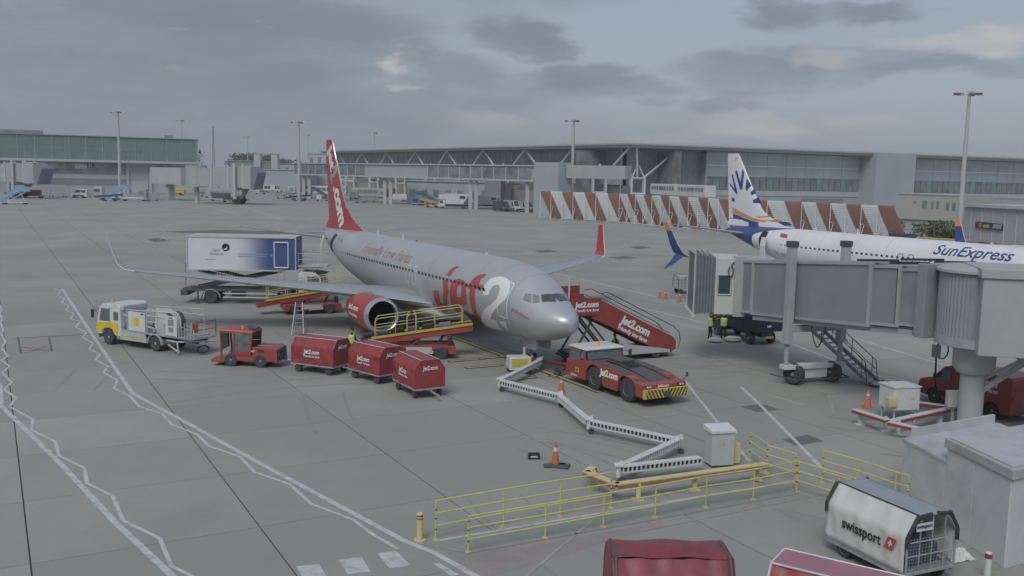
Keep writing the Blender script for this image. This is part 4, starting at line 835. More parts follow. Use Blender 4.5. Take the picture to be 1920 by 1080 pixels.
for y in (-1, 1):
    b = MB(); b.prism([(1.75, .45), (1.75, .95), (-.35, .95), (-.5, .6), (-.5, .45)], y*1.1-.03, y*1.1+.03); sk = b.build('side_skirt', M_('light_grey'), ft); b = MB(); b.box((.65, y*1.135, .68), (2.0, .01, .09)); b.build('reflective_strip', M_('yellow_paint'), sk)
    b = MB(); b.loft([[(-1.15+.62*cos(a)*q, y*1.12-.16*q2*y, .42+.62*sin(a)*q) for q, q2 in ((1, 0), (1, 1), (.93, 1), (.93, 0))] for a in [pi*k/8 for k in range(9)]], sm=False); b.build('mudguard', M_('light_grey'), ft)
for x in (2.9, -1.15):
    for s in (-1, 1): wheel(ft, (x, s*.92, .46), .46, .28, rim=.55)
b = MB(); b.box((-.9, 0, .98), (5.3, 2.1, .08)); b.build('deck', M_('grey_paint'), ft)
for x, y, w, h, nm in ((.35, 1.06, 1.45, 1.15, 'emblem_panel'), (-2.55, 1.06, .95, 1.15, 'control_panel'), (.35, -1.06, 1.45, 1.15, 'emblem_panel')):
    b = MB(); b.box((x, y, 1.62), (w, .06, h)); p = b.build(nm, M_('white_paint'), ft, bevel=.015)
    if nm == 'emblem_panel':
        s = 1 if y > 0 else -1; o = [(x-.12, y+s*.035, 1.36), (x+.12, y+s*.035, 1.36)]+[(x+.27*cos(R(a)), y+s*.035, 1.62+.28*sin(R(a))) for a in range(-25, 206, 15)]
        c = MB(); c.add([(q[0], q[1]+s*.006, q[2]) for q in o]+[(q[0], q[1]-s*.01, q[2]) for q in o], [tuple(range(len(o)))]+[(i, (i+1) % len(o), (i+1) % len(o)+len(o), i+len(o)) for i in range(len(o))]); e = c.build('emblem', M_('shell_yellow'), p)
        c = MB()
        for a in (50, 70, 90, 110, 130): c.bar((x, y+s*.045, 1.42), (x+.24*cos(R(a)), y+s*.045, 1.62+.25*sin(R(a))), .012, .008)
        c.build('emblem_ribs', M_('cream_yellow'), e); text(p, 'shell', .12, (x-s*.5, y+s*.04, 2.1), (-s, 0, 0), (0, 0, 1), M_('black_line'), .01)
    else:
        for dx, dz, ww, hh in ((.0, .2, .45, .35), (0, -.2, .4, .25)):
            c = MB(); c.box((x+dx, y+.04, 1.62+dz), (ww, .02, hh)); c.build('gauge_cluster', M_('steel'), p)
        text(p, 'F718', .14, (x, y+.04, 2.08), (-1, 0, 0), (0, 0, 1), M_('black_line'), .02)
# tubular frame, reel, pipes
for nm, mm, segs, r in (('handrail_frame', 'light_grey', [((1.25, y, 1.0), (1.25, y, 2.25)) for y in (-1, 1)]+[((-.45, y, 1.0), (-.45, y, 2.4)) for y in (-1, 1)]+[((-1.3, y, 1.0), (-1.3, y, 2.4)) for y in (-1, 1)]+[((-.45, 1, z), (-1.3, 1, z)) for z in (1.35, 1.7, 2.05, 2.4)]+[((1.25, y, 2.25), (-3.1, y, 2.4)) for y in (-1, 1)]+[((-3.1, y, 1.0), (-3.1, y, 2.4)) for y in (-1, 1)]+[((-1.3, y, 2.05), (-3.1, y, 2.05)) for y in (-1, 1)], .035),
                        ('pipework', 'galvanised', [((1.6, .6, 1.2), (-.2, .6, 1.2)), ((1.6, .2, 1.35), (-.8, .2, 1.35)), ((1.7, .9, 1.15), (1.2, .75, 2.15)), ((1.75, .85, 1.9), (.3, .5, 1.25)), ((-.5, -.5, 1.3), (-3.0, -.5, 1.3)), ((-1.5, .3, 1.1), (-1.5, .3, 2.2))], .07),
                        ('hydrant_arm', 'light_grey', [((-2.1, 1.0, .75), (-3.1, 1.15, .75)), ((-3.1, 1.15, .75), (-3.25, 1.2, .12)), ((-2.2, 1.0, .5), (-3.25, 1.2, .2)), ((-3.1, 1.1, .75), (-4.1, .5, .8)), ((-4.1, .5, .8), (-4.3, -.6, .7))], .05)):
    b = MB()
    for p, q in segs: b.tube(p, q, r, 7)
    b.build(nm, M_(mm), ft)
rq = random.Random(8)
for k in range(16):
    x = rq.uniform(-3.4, 1.5); z = rq.uniform(1.05, 1.9); y = rq.choice((.72, .85, .98)); b = MB(); q = rq.random()
    if q < .4: b.path([(x, y, 1.02), (x, y, z), (x-rq.uniform(.3, .8), y, z)], rq.uniform(.03, .06), 7); nm, m_ = 'pipe', rq.choice(('galvanised', 'dark_grey', 'light_grey'))
    elif q < .75: b.box((x, y-.1, z), (rq.uniform(.12, .35), .2, rq.uniform(.12, .3))); nm, m_ = 'control_box', rq.choice(('dark_grey', 'steel', 'grey_paint'))
    else: b.lathe([(.03, -.1), (.1, -.1), (.12, 0), (.1, .1), (.03, .1)], c=(x, y, z), ax='y', n=12); nm, m_ = 'gauge', 'steel'
    b.build(nm, M_(m_), ft)
for k in range(5):
    b = MB(); x = -3.3-.25*k; b.tube((x, 1.0, .98), (x, 1.0, 1.95-.1*k), .025, 6); b.tube((x, .2, .98), (x, .2, 1.8), .02, 6); b.build('upright', M_('light_grey'), ft)
for y in (-.35, .45):
    b = MB(); b.lathe([(.12, -.22), (.62, -.2), (.62, -.16), (.48, -.14), (.48, .14), (.62, .16), (.62, .2), (.12, .22)], c=(-1.75, y+.3, 1.66), ax='y', n=22); rl = b.build('hose_reel', M_('dark_grey'), ft)
    b = MB(); b.lathe([(.66, -.015), (.7, 0), (.66, .015)], c=(-1.75, y+.52, 1.66), ax='y', n=22); b.build('reel_rim', M_('light_grey'), rl)
for x, z, mm in ((-.75, 1.2, 'red_paint'), (-1.95, 1.12, 'red_paint'), (-.9, 1.55, 'dark_grey'), (.9, 1.15, 'steel'), (-2.9, 1.2, 'dark_grey')):
    b = MB(); b.tube((x, .75, z-.15), (x, .75, z+.2), .15, 10); b.tube((x, .75, z+.2), (x, .75, z+.32), .07, 8); b.build('valve', M_(mm), ft)
b = MB(); b.box((-3.65, .1, .95), (1.2, 1.9, .07)); b.build('rear_platform', M_('steel'), ft)
b = MB(); b.path([(-4.2, -.85, 1), (-4.2, -.85, 1.9), (-4.2, .95, 1.9), (-4.2, .95, 1)], .03, 6); b.path([(-4.2, -.85, 1.45), (-4.2, .95, 1.45)], .025, 6); b.build('rear_rail', M_('red_paint'), ft)
b = MB(); b.box((-4.0, .6, 1.55), (.08, .4, .5)); b.build('warning_board', M_('orange'), ft)
b = MB(); b.box((1.95, 0, 2.3), (.6, 1.9, .3)); b.build('wind_deflector', M_('blue_grey') if 'blue_grey' in MATS else M_('light_grey'), ft, bevel=.06)
for s in (1,):
    b = MB()
    for k in range(40):
        a = .4*k; b.tube((-4.3+.1*cos(a), .3+.3*cos(a)*1.2, .35+.2*sin(a)), (-4.3+.1*cos(a+.4), .3+.3*cos(a+.4)*1.2, .35+.2*sin(a+.4)), .045, 5)
    b.build('coiled_hose', M_('black_rubber'), ft)
# ---- high-lift catering truck
ct = T('catering_truck', 'catering truck with white-to-blue box body raised on scissor legs at the rear door', 'catering truck', (-20.25, 70.2), R(2.5))
m = mat('box_livery', (.66, .68, .72), .4, var=.03, scale=1, dirt=.08); t_ = m.node_tree; bs = t_.nodes['Principled BSDF']; old = bs.inputs['Base Color'].links[0].from_socket
co = t_.nodes.new('ShaderNodeTexCoord'); sp = t_.nodes.new('ShaderNodeSeparateXYZ'); t_.links.new(co.outputs['Object'], sp.inputs[0]); mr = t_.nodes.new('ShaderNodeMapRange'); mr.interpolation_type = 'SMOOTHSTEP'; t_.links.new(sp.outputs[0], mr.inputs[0]); mr.inputs[1].default_value = -.2; mr.inputs[2].default_value = 2.5
mx = t_.nodes.new('ShaderNodeMix'); mx.data_type = 'RGBA'; t_.links.new(mr.outputs[0], mx.inputs[0]); t_.links.new(old, mx.inputs[6]); mx.inputs[7].default_value = (.065, .1, .26, 1); t_.links.new(mx.outputs[2], bs.inputs['Base Color'])
b = MB(); b.span((-3.55, -1.2, 2.55), (4.25, 1.2, 4.9)); bx = b.build('box_body', m, ct)
b = MB()
for y in (-1.22, 1.22):
    for z in (2.52, 4.94): b.bar((-3.6, y, z), (4.3, y, z), .06, .1)
for x in (-3.58, 4.28):
    for y in (-1.22, 1.22): b.bar((x, y, 2.5), (x, y, 4.96), .08)
b.build('box_frame', M_('light_grey'), bx)
b = MB(); b.span((-3.6, -1.22, 4.96), (4.3, 1.22, 5.02)); b.build('roof', M_('light_grey'), bx)
b = MB(); b.path([(2.75, -1.26, 2.75), (2.75, -1.26, 4.6), (3.75, -1.26, 4.6), (3.75, -1.26, 2.75), (2.75, -1.26, 2.75)], .06, 4); b.build('door_frame', M_('white_paint'), bx)
c = MB(); c.box((-.85, -1.215, 4.2), (.01, .01, .01)); lg = MB(); lg.lathe([(.02, -.006), (.28, -.006), (.28, .006), (.02, .006)], c=(-.78, -1.212, 4.18), ax='y', n=22); e = lg.build('emblem', M_('navy_paint'), bx); lg = MB(); lg.prism([(-.98, 4.02), (-.8, 4.12), (-.62, 4.3), (-.72, 4.12), (-.66, 4.02)], -1.228, -1.222); lg.build('emblem_bird', M_('white_letter'), e)
text(bx, 'Gate', .3, (-1.5, -1.215, 3.98), (1, 0, 0), (0, 0, 1), M_('jet_silver_letter'), 0); text(bx, 'Aviation', .3, (-1.45, -1.215, 3.7), (1, 0, 0), (0, 0, 1), M_('jet_silver_letter'), 0)
for z in (3.72, 3.55):
    b = MB(); b.prism([(.1, z-.03), (.1, z+.03), (2.1, z+.025), (2.35, z), (2.1, z-.025)], -1.218, -1.206); b.build('contrail', M_('pale_blue'), bx)
b = MB(); b.prism([(2.32, 3.61), (2.45, 3.65), (2.5, 3.78), (2.54, 3.65), (2.75, 3.635), (2.54, 3.62), (2.5, 3.5), (2.45, 3.61)], -1.22, -1.208); b.build('plane_motif', M_('pale_blue'), bx)
text(bx, 'in partnership with', .1, (-1.9, -1.215, 3.3), (1, 0, 0), (0, 0, 1), M_('jet_silver_letter'), 0)
b = MB(); b.box((-.2, 0, .95), (7.9, 1.0, .22)); b.box((-.2, -1.0, 1.0), (7.6, .12, .16)); b.box((-.2, 1.0, 1.0), (7.6, .12, .16)); b.box((-3.9, 0, .8), (.5, 2.2, .45)); ch = b.build('chassis', M_('dark_grey'), ct, bevel=.02)
for y in (-.95, .95):
    for p, q in (((-3.4, 1.05), (3.3, 2.5)), ((3.2, 1.05), (-2.9, 2.5))):
        b = MB(); b.bar((p[0], y*(.9 if p[0] < 0 else 1), p[1]), (q[0], y*(.9 if p[0] < 0 else 1), q[1]), .12, .24); sa = b.build('scissor_arm', M_('black_paint'), ct, bevel=.015)
        if p[0] > 0:
            b = MB()
            for k in range(26):
                if k % 2: continue
                f0, f1 = .56+k*.0165, .56+k*.0165+.0165
                if k > 12: f0 -= .52; f1 -= .52
                P0 = Vector((p[0]+(q[0]-p[0])*f0, y*1.0-.066*1, p[1]+(q[1]-p[1])*f0)); P1 = Vector((p[0]+(q[0]-p[0])*f1, y*1.0-.066, p[1]+(q[1]-p[1])*f1)); b.bar(P0, P1, .008, .2)
            b.build('hazard_tape', M_('yellow_paint'), sa, kind='stuff')
for x in (-1.95, 3.6):
    for s in (-1, 1): wheel(ct, (x, s*1.0, .5), .5, .3, rim=.58)
for s in (-1, 1):
    b = MB(); b.loft([[(-1.95+.72*cos(a)*q, s*1.2-.3*q2*s, .42+.66*sin(a)*q) for q, q2 in ((1, 0), (1, 1), (.93, 1), (.93, 0))] for a in [pi*k/8 for k in range(9)]], sm=False); b.build('mudguard', M_('grey_paint'), ct)
    b = MB(); b.box((.9, s*1.15, .78), (3.9, .05, .1)); b.box((.9, s*1.15, .5), (3.9, .05, .1)); b.build('side_guard', M_('light_grey'), ct)
    for x in (-2.9, 2.6):
        b = MB(); b.bar((x, s*1.05, .1), (x, s*1.05, .95), .1); b.box((x, s*1.05, .04), (.3, .3, .06)); b.build('outrigger', M_('dark_grey'), ct)
b = MB(); b.box((.0, -.75, .72), (1.0, .4, .4)); b.build('fuel_tank', M_('black_paint'), ct, bevel=.05)
b = MB(); b.prism([(4.45, .6), (4.45, 2.3), (4.6, 2.45), (5.7, 2.4), (6.05, 2.1), (6.3, 1.5), (6.35, .6)], -1.15, 1.15); cb = b.build('cab', M_('white_paint'), ct, bevel=.06)
for y in (-1.165, 1.165): win(cb, [(5.1, y, 1.45), (6.15, y, 1.45), (5.9, y, 2.12), (5.1, y, 2.15)])
win(cb, [(6.32, -1.0, 1.5), (6.32, 1.0, 1.5), (6.08, .98, 2.1), (6.08, -.98, 2.1)], name='windscreen'); b = MB(); b.prism([(5.5, 2.42), (6.35, 2.3), (6.35, 2.24), (5.5, 2.35)], -1.1, 1.1); b.build('sun_visor', M_('black_paint'), cb)
mirror(cb, (6.2, -1.32, 1.9), (6.0, -1.15, 2.2), s=(.06, .2, .45))
# delivery platform at the aircraft door
b = MB(); b.box((5.4, 0, 2.86), (2.2, 2.0, .08)); pf = b.build('delivery_platform', M_('light_grey'), ct)
for y in (-1.0, 1.0):
    b = MB()
    for x in (4.4, 5.0, 5.6, 6.2): b.tube((x, y, 2.9), (x+.05, y, 3.8), .022, 6)
    for z in (3.35, 3.8): b.tube((4.35, y, z), (6.35, y, z), .022, 6)
    b.build('platform_rail', M_('light_grey'), pf)
b = MB(); b.bar((4.4, -.8, 2.7), (6.2, -.8, 2.8), .1); b.bar((4.4, .8, 2.5), (6.2, .8, 2.8), .1); b.build('platform_beam', M_('white_paint'), ct)
b = MB()
for y in (-1.28,):
    b.tube((3.0, y, 1.7), (3.0, y, 2.7), .02, 6); b.tube((3.45, y, 1.7), (3.45, y, 2.7), .02, 6)
    for k in range(5): b.tube((3.0, y, 1.78+k*.2), (3.45, y, 1.78+k*.2), .018, 6)
b.build('ladder', M_('galvanised'), ct)
b = MB(); b.tube((-3.75, -1.1, 1.0), (-3.7, -1.15, 3.0), .025, 6); b.build('aerial_post', M_('dark_grey'), ct)
# ---- passenger steps on the port side of the silver airliner
dk = acp(4.0, -1.8); st = T('passenger_steps', 'red passenger steps reaching the front door on the far side of the silver airliner', 'passenger steps', (dk.x, dk.y, 0), math.atan2(al.y, al.x))
# local x runs away from the aircraft; near side (towards the tug) is -y
b = MB(); b.span((.15, -.8, 2.6), (1.95, .8, 2.68)); pf = b.build('platform', M_('dark_grey'), st)
for y in (-.85, .85):
    b = MB(); b.span((.1, y-.03, 2.62), (1.95, y+.03, 3.55)); pn = b.build('platform_panel', M_('red_paint'), st, bevel=.015)
    b = MB(); b.prism([(1.9, 3.42), (2.3, 3.25), (6.85, 1.12), (7.05, .85), (7.05, .45), (6.75, .32), (5.9, .38), (2.6, 1.95), (1.3, 2.5), (1.9, 2.62)], y-.025, y+.025); sp_ = b.build('stair_panel', M_('red_paint'), st)
    if y < 0:
        text(pn, 'Jet2.com', .4, (1.05, y-.035, 3.2), (1, 0, 0), (0, 0, 1), M_('white_letter'), .05, .12, .008, width=1.5); text(pn, 'Friendly low fares', .2, (1.05, y-.035, 2.9), (1, 0, 0), (0, 0, 1), M_('white_letter'), .03, .12, .008, width=1.5)
        d = Vector((4.55, 0, -2.13)).normalized(); u = Vector((-d.z, 0, d.x))
        text(sp_, 'Jet2.com', .6, Vector((4.25, y-.03, 1.86)), d, u, M_('white_letter'), .05, .12, .008, width=2.15); text(sp_, 'Friendly low fares', .32, Vector((4.05, y-.03, 1.46)), d, u, M_('white_letter'), .03, .12, .008, width=2.15)
for y in (-.8, .8):
    b = MB(); b.path([(1.95, y, 3.75), (2.4, y, 3.8), (6.9, y, 1.7), (7.3, y, 1.35), (7.4, y, .9), (7.3, y, .5)], .025, 6); b.path([(2.0, y, 3.5), (6.6, y, 1.35)], .02, 6); b.build('handrail', M_('dark_grey'), st)
for k in range(13):
    b = MB(); x = 1.98+k*.37; b.box((x+.1, 0, 2.5-k*.186), (.3, 1.5, .05)); b.build('step', M_('steel'), st)
b = MB()
for y in (-.7, .7): b.bar((1.9, y, 2.45), (6.9, y, .05+.25), .08, .18)
b.build('stringer', M_('dark_grey'), st)
b = MB(); b.span((.4, -.9, .42), (6.6, .9, .56)); b.bar((.2, -.7, .4), (.2, .7, .4), .1); b.build('chassis', M_('dark_grey'), st)
b = MB(); b.prism([(3.0, .35), (3.0, .75), (3.6, .95), (6.6, .45), (6.6, .3)], -.92, -.86); b.build('side_fairing', M_('light_grey'), st)
for y in (-.6, .6):
    for p, q in (((.4, .5), (1.7, 2.5)), ((2.6, .5), (.8, 2.5)), ((3.0, .5), (1.2, 2.5))):
        b = MB(); b.bar((p[0], y, p[1]), (q[0], y, q[1]), .09); b.build('lift_strut', M_('dark_grey'), st)
for x in (.9, 5.7):
    for s in (-1, 1): wheel(st, (x, s*.8, .3), .3, .2)
b = MB(); b.path([(.1, -.8, 2.6), (-.25, -.8, 2.75), (-.25, -.8, 3.7)], .04, 6); b.path([(.1, .8, 2.6), (-.2, .8, 2.75), (-.2, .8, 3.7)], .04, 6); b.build('door_bumper', M_('black_rubber'), st)
b = MB(); b.box((1.0, .9, 3.6), (1.4, .05, .8)); b.build('wind_screen', M_('red_paint'), st)
b = MB(); b.tube((-.1, -.9, 3.4), (-.1, -.9, 4.7), .05, 8); b.build('mast', M_('light_grey'), st)
# yellow bin beside the steps
yb = T('equipment_locker', 'yellow upright locker at the foot of the red passenger steps', 'locker', (8.469, 52.364), R(10))
b = MB(); b.span((-.33, -.22, .08), (.33, .22, .95)); b.build('body', M_('yellow_paint'), yb, bevel=.03); b = MB(); b.span((-.01, -.235, .1), (.01, -.222, .93)); b.build('door_gap', M_('dark_grey'), yb); b = MB(); b.span((-.3, -.2, 0), (.3, .2, .08)); b.build('base', M_('black_paint'), yb)
# ---- step ladder
ld = T('step_ladder', 'tall aluminium step ladder standing alone left of the red engine', 'ladder', (-12.912, 56.479), R(0))
for y, z in ((0, 1), (1.0, 0)):
    b = MB(); 
    for s in (-1, 1): b.bar((s*.36, y, 0), (s*.2, .42, 1.95), .05, .03)
    b.build('ladder_side', M_('white_paint' if z else 'steel'), ld)
for k in range(7):
    f = (k+1)/8; b = MB(); w = .36-.16*f; b.box((0, .42*f, 1.95*f), (2*w, .09, .03)); b.build('rung', M_('galvanised'), ld)
# ---- ground power unit by the nose wheel
gp = T('ground_power_unit', 'white and yellow ground power unit on wheels under the nose', 'power unit', (0.411, 46.823), R(12))
b = MB(); b.span((-.55, -.45, .22), (.55, .45, .85)); b.build('housing', M_('white_paint'), gp, bevel=.04); b = MB(); b.span((-.45, -.47, .4), (.42, -.452, .82)); b.build('yellow_panel', M_('yellow_paint'), gp)
b = MB(); b.tube((.35, .3, .85), (.35, .3, 1.25), .07, 8); b.build('exhaust', M_('light_grey'), gp)
for x in (-.4, .4):
    for y in (-.38, .38): wheel(gp, (x, y, .13), .13, .08)
b = MB()
for k in range(10): a = pi*k/9; b.tube((.62+.12*sin(a*2), -.1, .15+.07*k), (.62+.12*sin((k+1)*pi*2/9), -.05, .22+.07*k), .05, 6)
b.build('cable', M_('light_grey'), gp)
# ---- articulated power/air arm on castors
pa = T('power_boom', 'white perforated articulated arm zigzagging over the apron to the grey cabinet', 'service arm')
NP = [(1.495, 47.556), (-0.474, 42.623), (2.119, 39.921), (3.082, 35.767), (6.135, 33.345), (3.6, 29.938), (6.597, 31.189)]
for i, (p, q) in enumerate(zip(NP[:-1], NP[1:])):
    p, q = Vector((*p, .45)), Vector((*q, .45)); d = (q-p).normalized(); z = Vector((0, 0, 1)); sv = Vector((-d.y, d.x, 0)); p2, q2 = p+d*.12, q-d*.12; L_ = (q2-p2).length
    b = MB()
    for s in (-1, 1): b.bar(p2+sv*s*.1+z*.1, q2+sv*s*.1+z*.1, .05, .05); b.bar(p2+sv*s*.1-z*.1, q2+sv*s*.1-z*.1, .05, .05)
    b.bar(p2+z*.115, q2+z*.115, .2, .015)
    n = max(3, int(L_/.16))
    for k in range(n+1):
        c = p2+d*(L_*k/n)
        for s in (-1, 1): b.bar(c+sv*s*.105-z*.1, c+sv*s*.105+z*.1, .045, .05, up=(d.x, d.y, 0))
    b.build('arm_segment', M_('white_paint'), pa)
    b = MB(); b.bar(p2, q2, .12, .13); b.build('cable_core', M_('black_rubber'), pa)
for i, p in enumerate(NP[:-1]):
    p = Vector((*p, 0)); b = MB(); b.tube(p+Vector((0, 0, .2)), p+Vector((0, 0, .66)), .09, 10); b.box(p+Vector((0, 0, .6)), (.3, .3, .06)); b.box(p+Vector((.1, .05, .66)), (.12, .1, .08)); b.build('pivot', M_('white_paint'), pa)
    w = wheel(pa, p+Vector((.1, -.05, .11)), .11, .06, name='castor', rimm='white_rim')
# ---- tall grey electrical cabinet
cb = T('electrical_cabinet', 'tall grey electrical cabinet with pale lid behind the yellow bumper rail', 'cabinet', (7.332, 32.076), R(14))
b = MB(); b.span((-.42, -.3, .08), (.42, .3, 1.22)); b.build('body', M_('light_grey'), cb, bevel=.01); b = MB(); b.loft([[(-.47, -.35, 1.22), (.47, -.35, 1.22), (.47, .35, 1.22), (-.47, .35, 1.22)], [(-.47, -.35, 1.32), (.47, -.35, 1.32), (.47, .35, 1.42), (-.47, .35, 1.42)]], sm=False); b.build('lid', M_('white_paint'), cb, bevel=.01)
b = MB(); b.span((-.35, -.25, 0), (.35, .25, .08)); b.build('plinth', M_('dark_grey'), cb)
b = MB(); b.prism([(-.07, .82), (.07, .82), (0, .94)], -.312, -.302); b.build('warning_sign', M_('yellow_paint'), cb)
b = MB(); b.span((.46, -.1, .05), (.78, .3, .75)); b.build('yellow_box', M_('cream_yellow'), cb, bevel=.02)
# ---- traffic cones
def make_cone(label, loc, big=False, group=None, rz=0):
    t = T('traffic_cone', label, 'traffic cone', loc, rz, group); h = .85 if big else .75
    b = MB(); b.span((-.22, -.22, 0), (.22, .22, .05)); b.build('base', M_('dark_grey' if big else 'orange'), t, bevel=.015)
    b = MB(); b.lathe([(.15, .05), (.145, .1), (.03, h)], n=18); cn = b.build('cone', M_('orange'), t)
    b = MB(); r0 = .145-.115*.38; r1 = .145-.115*.75; b.lathe([(r0*1.03, h*.4), (r1*1.04, h*.78)], n=18); b.build('sleeve', M_('white_paint'), cn); return t
make_cone('traffic cone standing behind the white service arm near the tug', (2.352, 42.558))
cn = make_cone('large traffic cone on a grey rubber base in the open foreground', (1.612, 31.567), True)
b = MB(); b.span((-.42, -.2, 0), (.38, .06, .1)); b.build('sandbag', M_('dark_grey'), cn, rz=.15, bevel=.04); b = MB(); b.span((.1, -.25, 0), (.5, .2, .1)); b.build('sandbag', M_('dark_grey'), cn, rz=-.3, bevel=.04)
make_cone('traffic cone left of the pair near the far empty dolly', (12.276, 77.914)); make_cone('traffic cone beside another near the far empty dolly', (12.611, 76.956)); make_cone('single traffic cone nearest the bridge cab', (13.49, 75.464))
make_cone('traffic cone standing on the end of the red and white rail', (14.819, 38.361, .64))
# black chock
ck = T('floor_box', 'small black open box lying left of the large traffic cone', 'box', (0.895, 32.377), R(8)); b = MB(); b.span((-.2, -.1, 0), (.2, .1, .03)); b.span((-.2, .07, 0), (.2, .1, .2)); b.span((-.2, -.1, 0), (-.16, .1, .2)); b.span((.16, -.1, 0), (.2, .1, .2)); b.span((-.2, -.1, 0), (.2, -.07, .06)); b.build('shell', M_('black_rubber'), ck)
b = MB(); b.span((-.13, -.06, .03), (.13, .05, .08)); b.build('white_pad', M_('white_paint'), ck)
# ---- bollards
for nm, p, h, m, bd in (('cream bollard with red bands at the left end of the yellow railing', (-2.366, 24.722), .78, 'cream_yellow', [.62, .7]), ('white bollard with a red band beside the grey cabin', (12.173, 22.942), .72, 'white_paint', [.62])):
    t = T('bollard', nm, 'bollard', p); b = MB(); b.lathe([(.085, .02), (.085, h-.02), (.06, h)], n=16); b.build('post', M_(m), t); b = MB(); b.lathe([(.17, 0), (.17, .03), (.1, .035)], n=12); b.build('base_plate', M_('cream_yellow'), t)
    for z in bd: b = MB(); b.lathe([(.088, z-.02), (.088, z+.02)] if len(bd) > 1 else [(.088, z-.06), (.088, z+.06)], n=16); b.build('band', M_('red_paint'), t)
# ---- yellow handrails
def railing(label, pts, H=1.1, nr=3, ends=True, m='rail_yellow', group=None, nm='handrail'):
    t = T(nm, label, 'railing', pts[0], group=group); o = Vector((*pts[0], 0)); P = [Vector((*p, 0))-o for p in pts]
    for i, p in enumerate(P):
        b = MB(); b.tube(p, p+Vector((0, 0, H)), .024, 8); ps = b.build('post', M_(m), t)
        b = MB(); b.box(p+Vector((0, 0, .01)), (.15, .15, .02)); b.build('foot_plate', M_(m), ps)
        if i in (0, len(P)-1):
            for z in (.3, .6, .85): b = MB(); b.lathe([(.027, z-.02), (.027, z+.02)], c=p, n=8); b.build('bolt_band', M_('dark_grey'), ps)
    for k in range(nr):
        z = Vector((0, 0, H*(1-k*.32))); b = MB()
        b.path([p+z for p in P], .025, 8); b.build('rail', M_(m), t)
    return t
railing('yellow handrail behind the walkway, left of the bumper rail', [(-1.936, 24.784), (-0.102, 25.869), (1.547, 26.766), (3.115, 27.573)])
railing('long yellow handrail in front of the walkway, running to the corner', [(-1.011, 23.989), (1.054, 25.06), (2.742, 25.988), (4.344, 26.84), (6.026, 27.792), (7.661, 28.556), (9.275, 29.508)], .98)
railing('yellow handrail running from the corner towards the grey cabin, partly behind the swissport dolly', [(9.294, 29.458), (10.214, 28.324), (11.111, 27.011)], .98)
railing('short yellow handrail behind the grey electrical cabinet', [(8.587, 32.784), (8.83, 31.401)], .98)
railing('yellow handrail joining the cabinet end to the corner', [(8.783, 31.224), (9.478, 30.317)], .98)
railing('yellow handrail ending at the pale grey cabin wall', [(10.397, 30.376), (11.184, 29.37), (11.911, 28.188), (12.178, 27.878)], 1.1)
# ---- yellow bumper rail round the arm
mat('rust_face', (.36, .17, .09), .6, var=.2, dirt=.3)
def bumper(label, segs, m, top, h=.55, posts=None, face='red_paint'):
    o = Vector((*segs[0][0], 0)); t = T('bumper_rail', label, 'bumper rail', o)
    for a, c in segs:
        A, B_ = Vector((*a, h))-o, Vector((*c, h))-o; b = MB(); b.bar(A, B_, .26, .045); r = b.build('beam', M_(top), t, bevel=.008)
        b = MB(); d = (B_-A).normalized(); s = Vector((-d.y, d.x, 0)); b.bar(A-s*.12-Vector((0, 0, .08)), B_-s*.12-Vector((0, 0, .08)), .02, .12); b.bar(A+s*.12-Vector((0, 0, .08)), B_+s*.12-Vector((0, 0, .08)), .02, .12); b.build('beam_face', M_(face), r)
    for p in posts:
        p = Vector((*p, 0))-o; b = MB(); b.bar(p, p+Vector((0, 0, h-.02)), .14, .14); b.build('post', M_(m), t); b = MB(); b.box(p+Vector((0, 0, .015)), (.36, .3, .03)); b.build('foot_plate', M_(m), t)
    return t
bumper('cream and orange bumper rail guarding the service arm and grey cabinet', [((2.745, 29.746), (2.494, 29.176)), ((2.468, 29.283), (3.354, 28.031)), ((3.31, 28.078), (8.556, 30.485))], 'cream_yellow', 'cream_yellow', .58, [(2.736, 29.409), (4.036, 28.336), (5.973, 29.405), (8.272, 30.569)], face='rust_face')
bumper('white and red bumper rail around the white air unit', [((14.207, 38.201), (14.97, 36.556)), ((15.089, 36.484), (18.663, 38.94)), ((14.915, 36.308), (16.037, 34.996)), ((17.497, 39.681), (18.66, 39.031))], 'white_paint', 'white_paint', .6, [(14.421, 38.017), (15.115, 37.094), (15.396, 36.567), (17.95, 38.549), (17.679, 39.846)])
# ---- white air-conditioning box
ac_ = T('air_unit', 'white boxy air unit with cream side box on legs behind the red rail', 'air unit', (16.313, 38.848), R(14))
b = MB(); b.span((-.62, -.5, .55), (.62, .5, 1.5)); b.build('housing', M_('white_paint'), ac_, bevel=.02); b = MB(); b.span((-.66, -.54, 1.5), (.66, .54, 1.55)); b.build('lid', M_('white_paint'), ac_)
for x in (-.5, .5):
    for y in (-.4, .4): b = MB(); b.bar((x, y, 0), (x, y, .55), .06); b.build('leg', M_('light_grey'), ac_)
b = MB(); b.span((-.9, -.62, .75), (-.52, -.3, 1.12)); b.build('side_box', M_('cream_yellow'), ac_, bevel=.015); b = MB(); b.prism([(.2, 1.0), (.36, 1.0), (.28, 1.12)], -.515, -.505); b.build('warning_sign', M_('yellow_paint'), ac_)
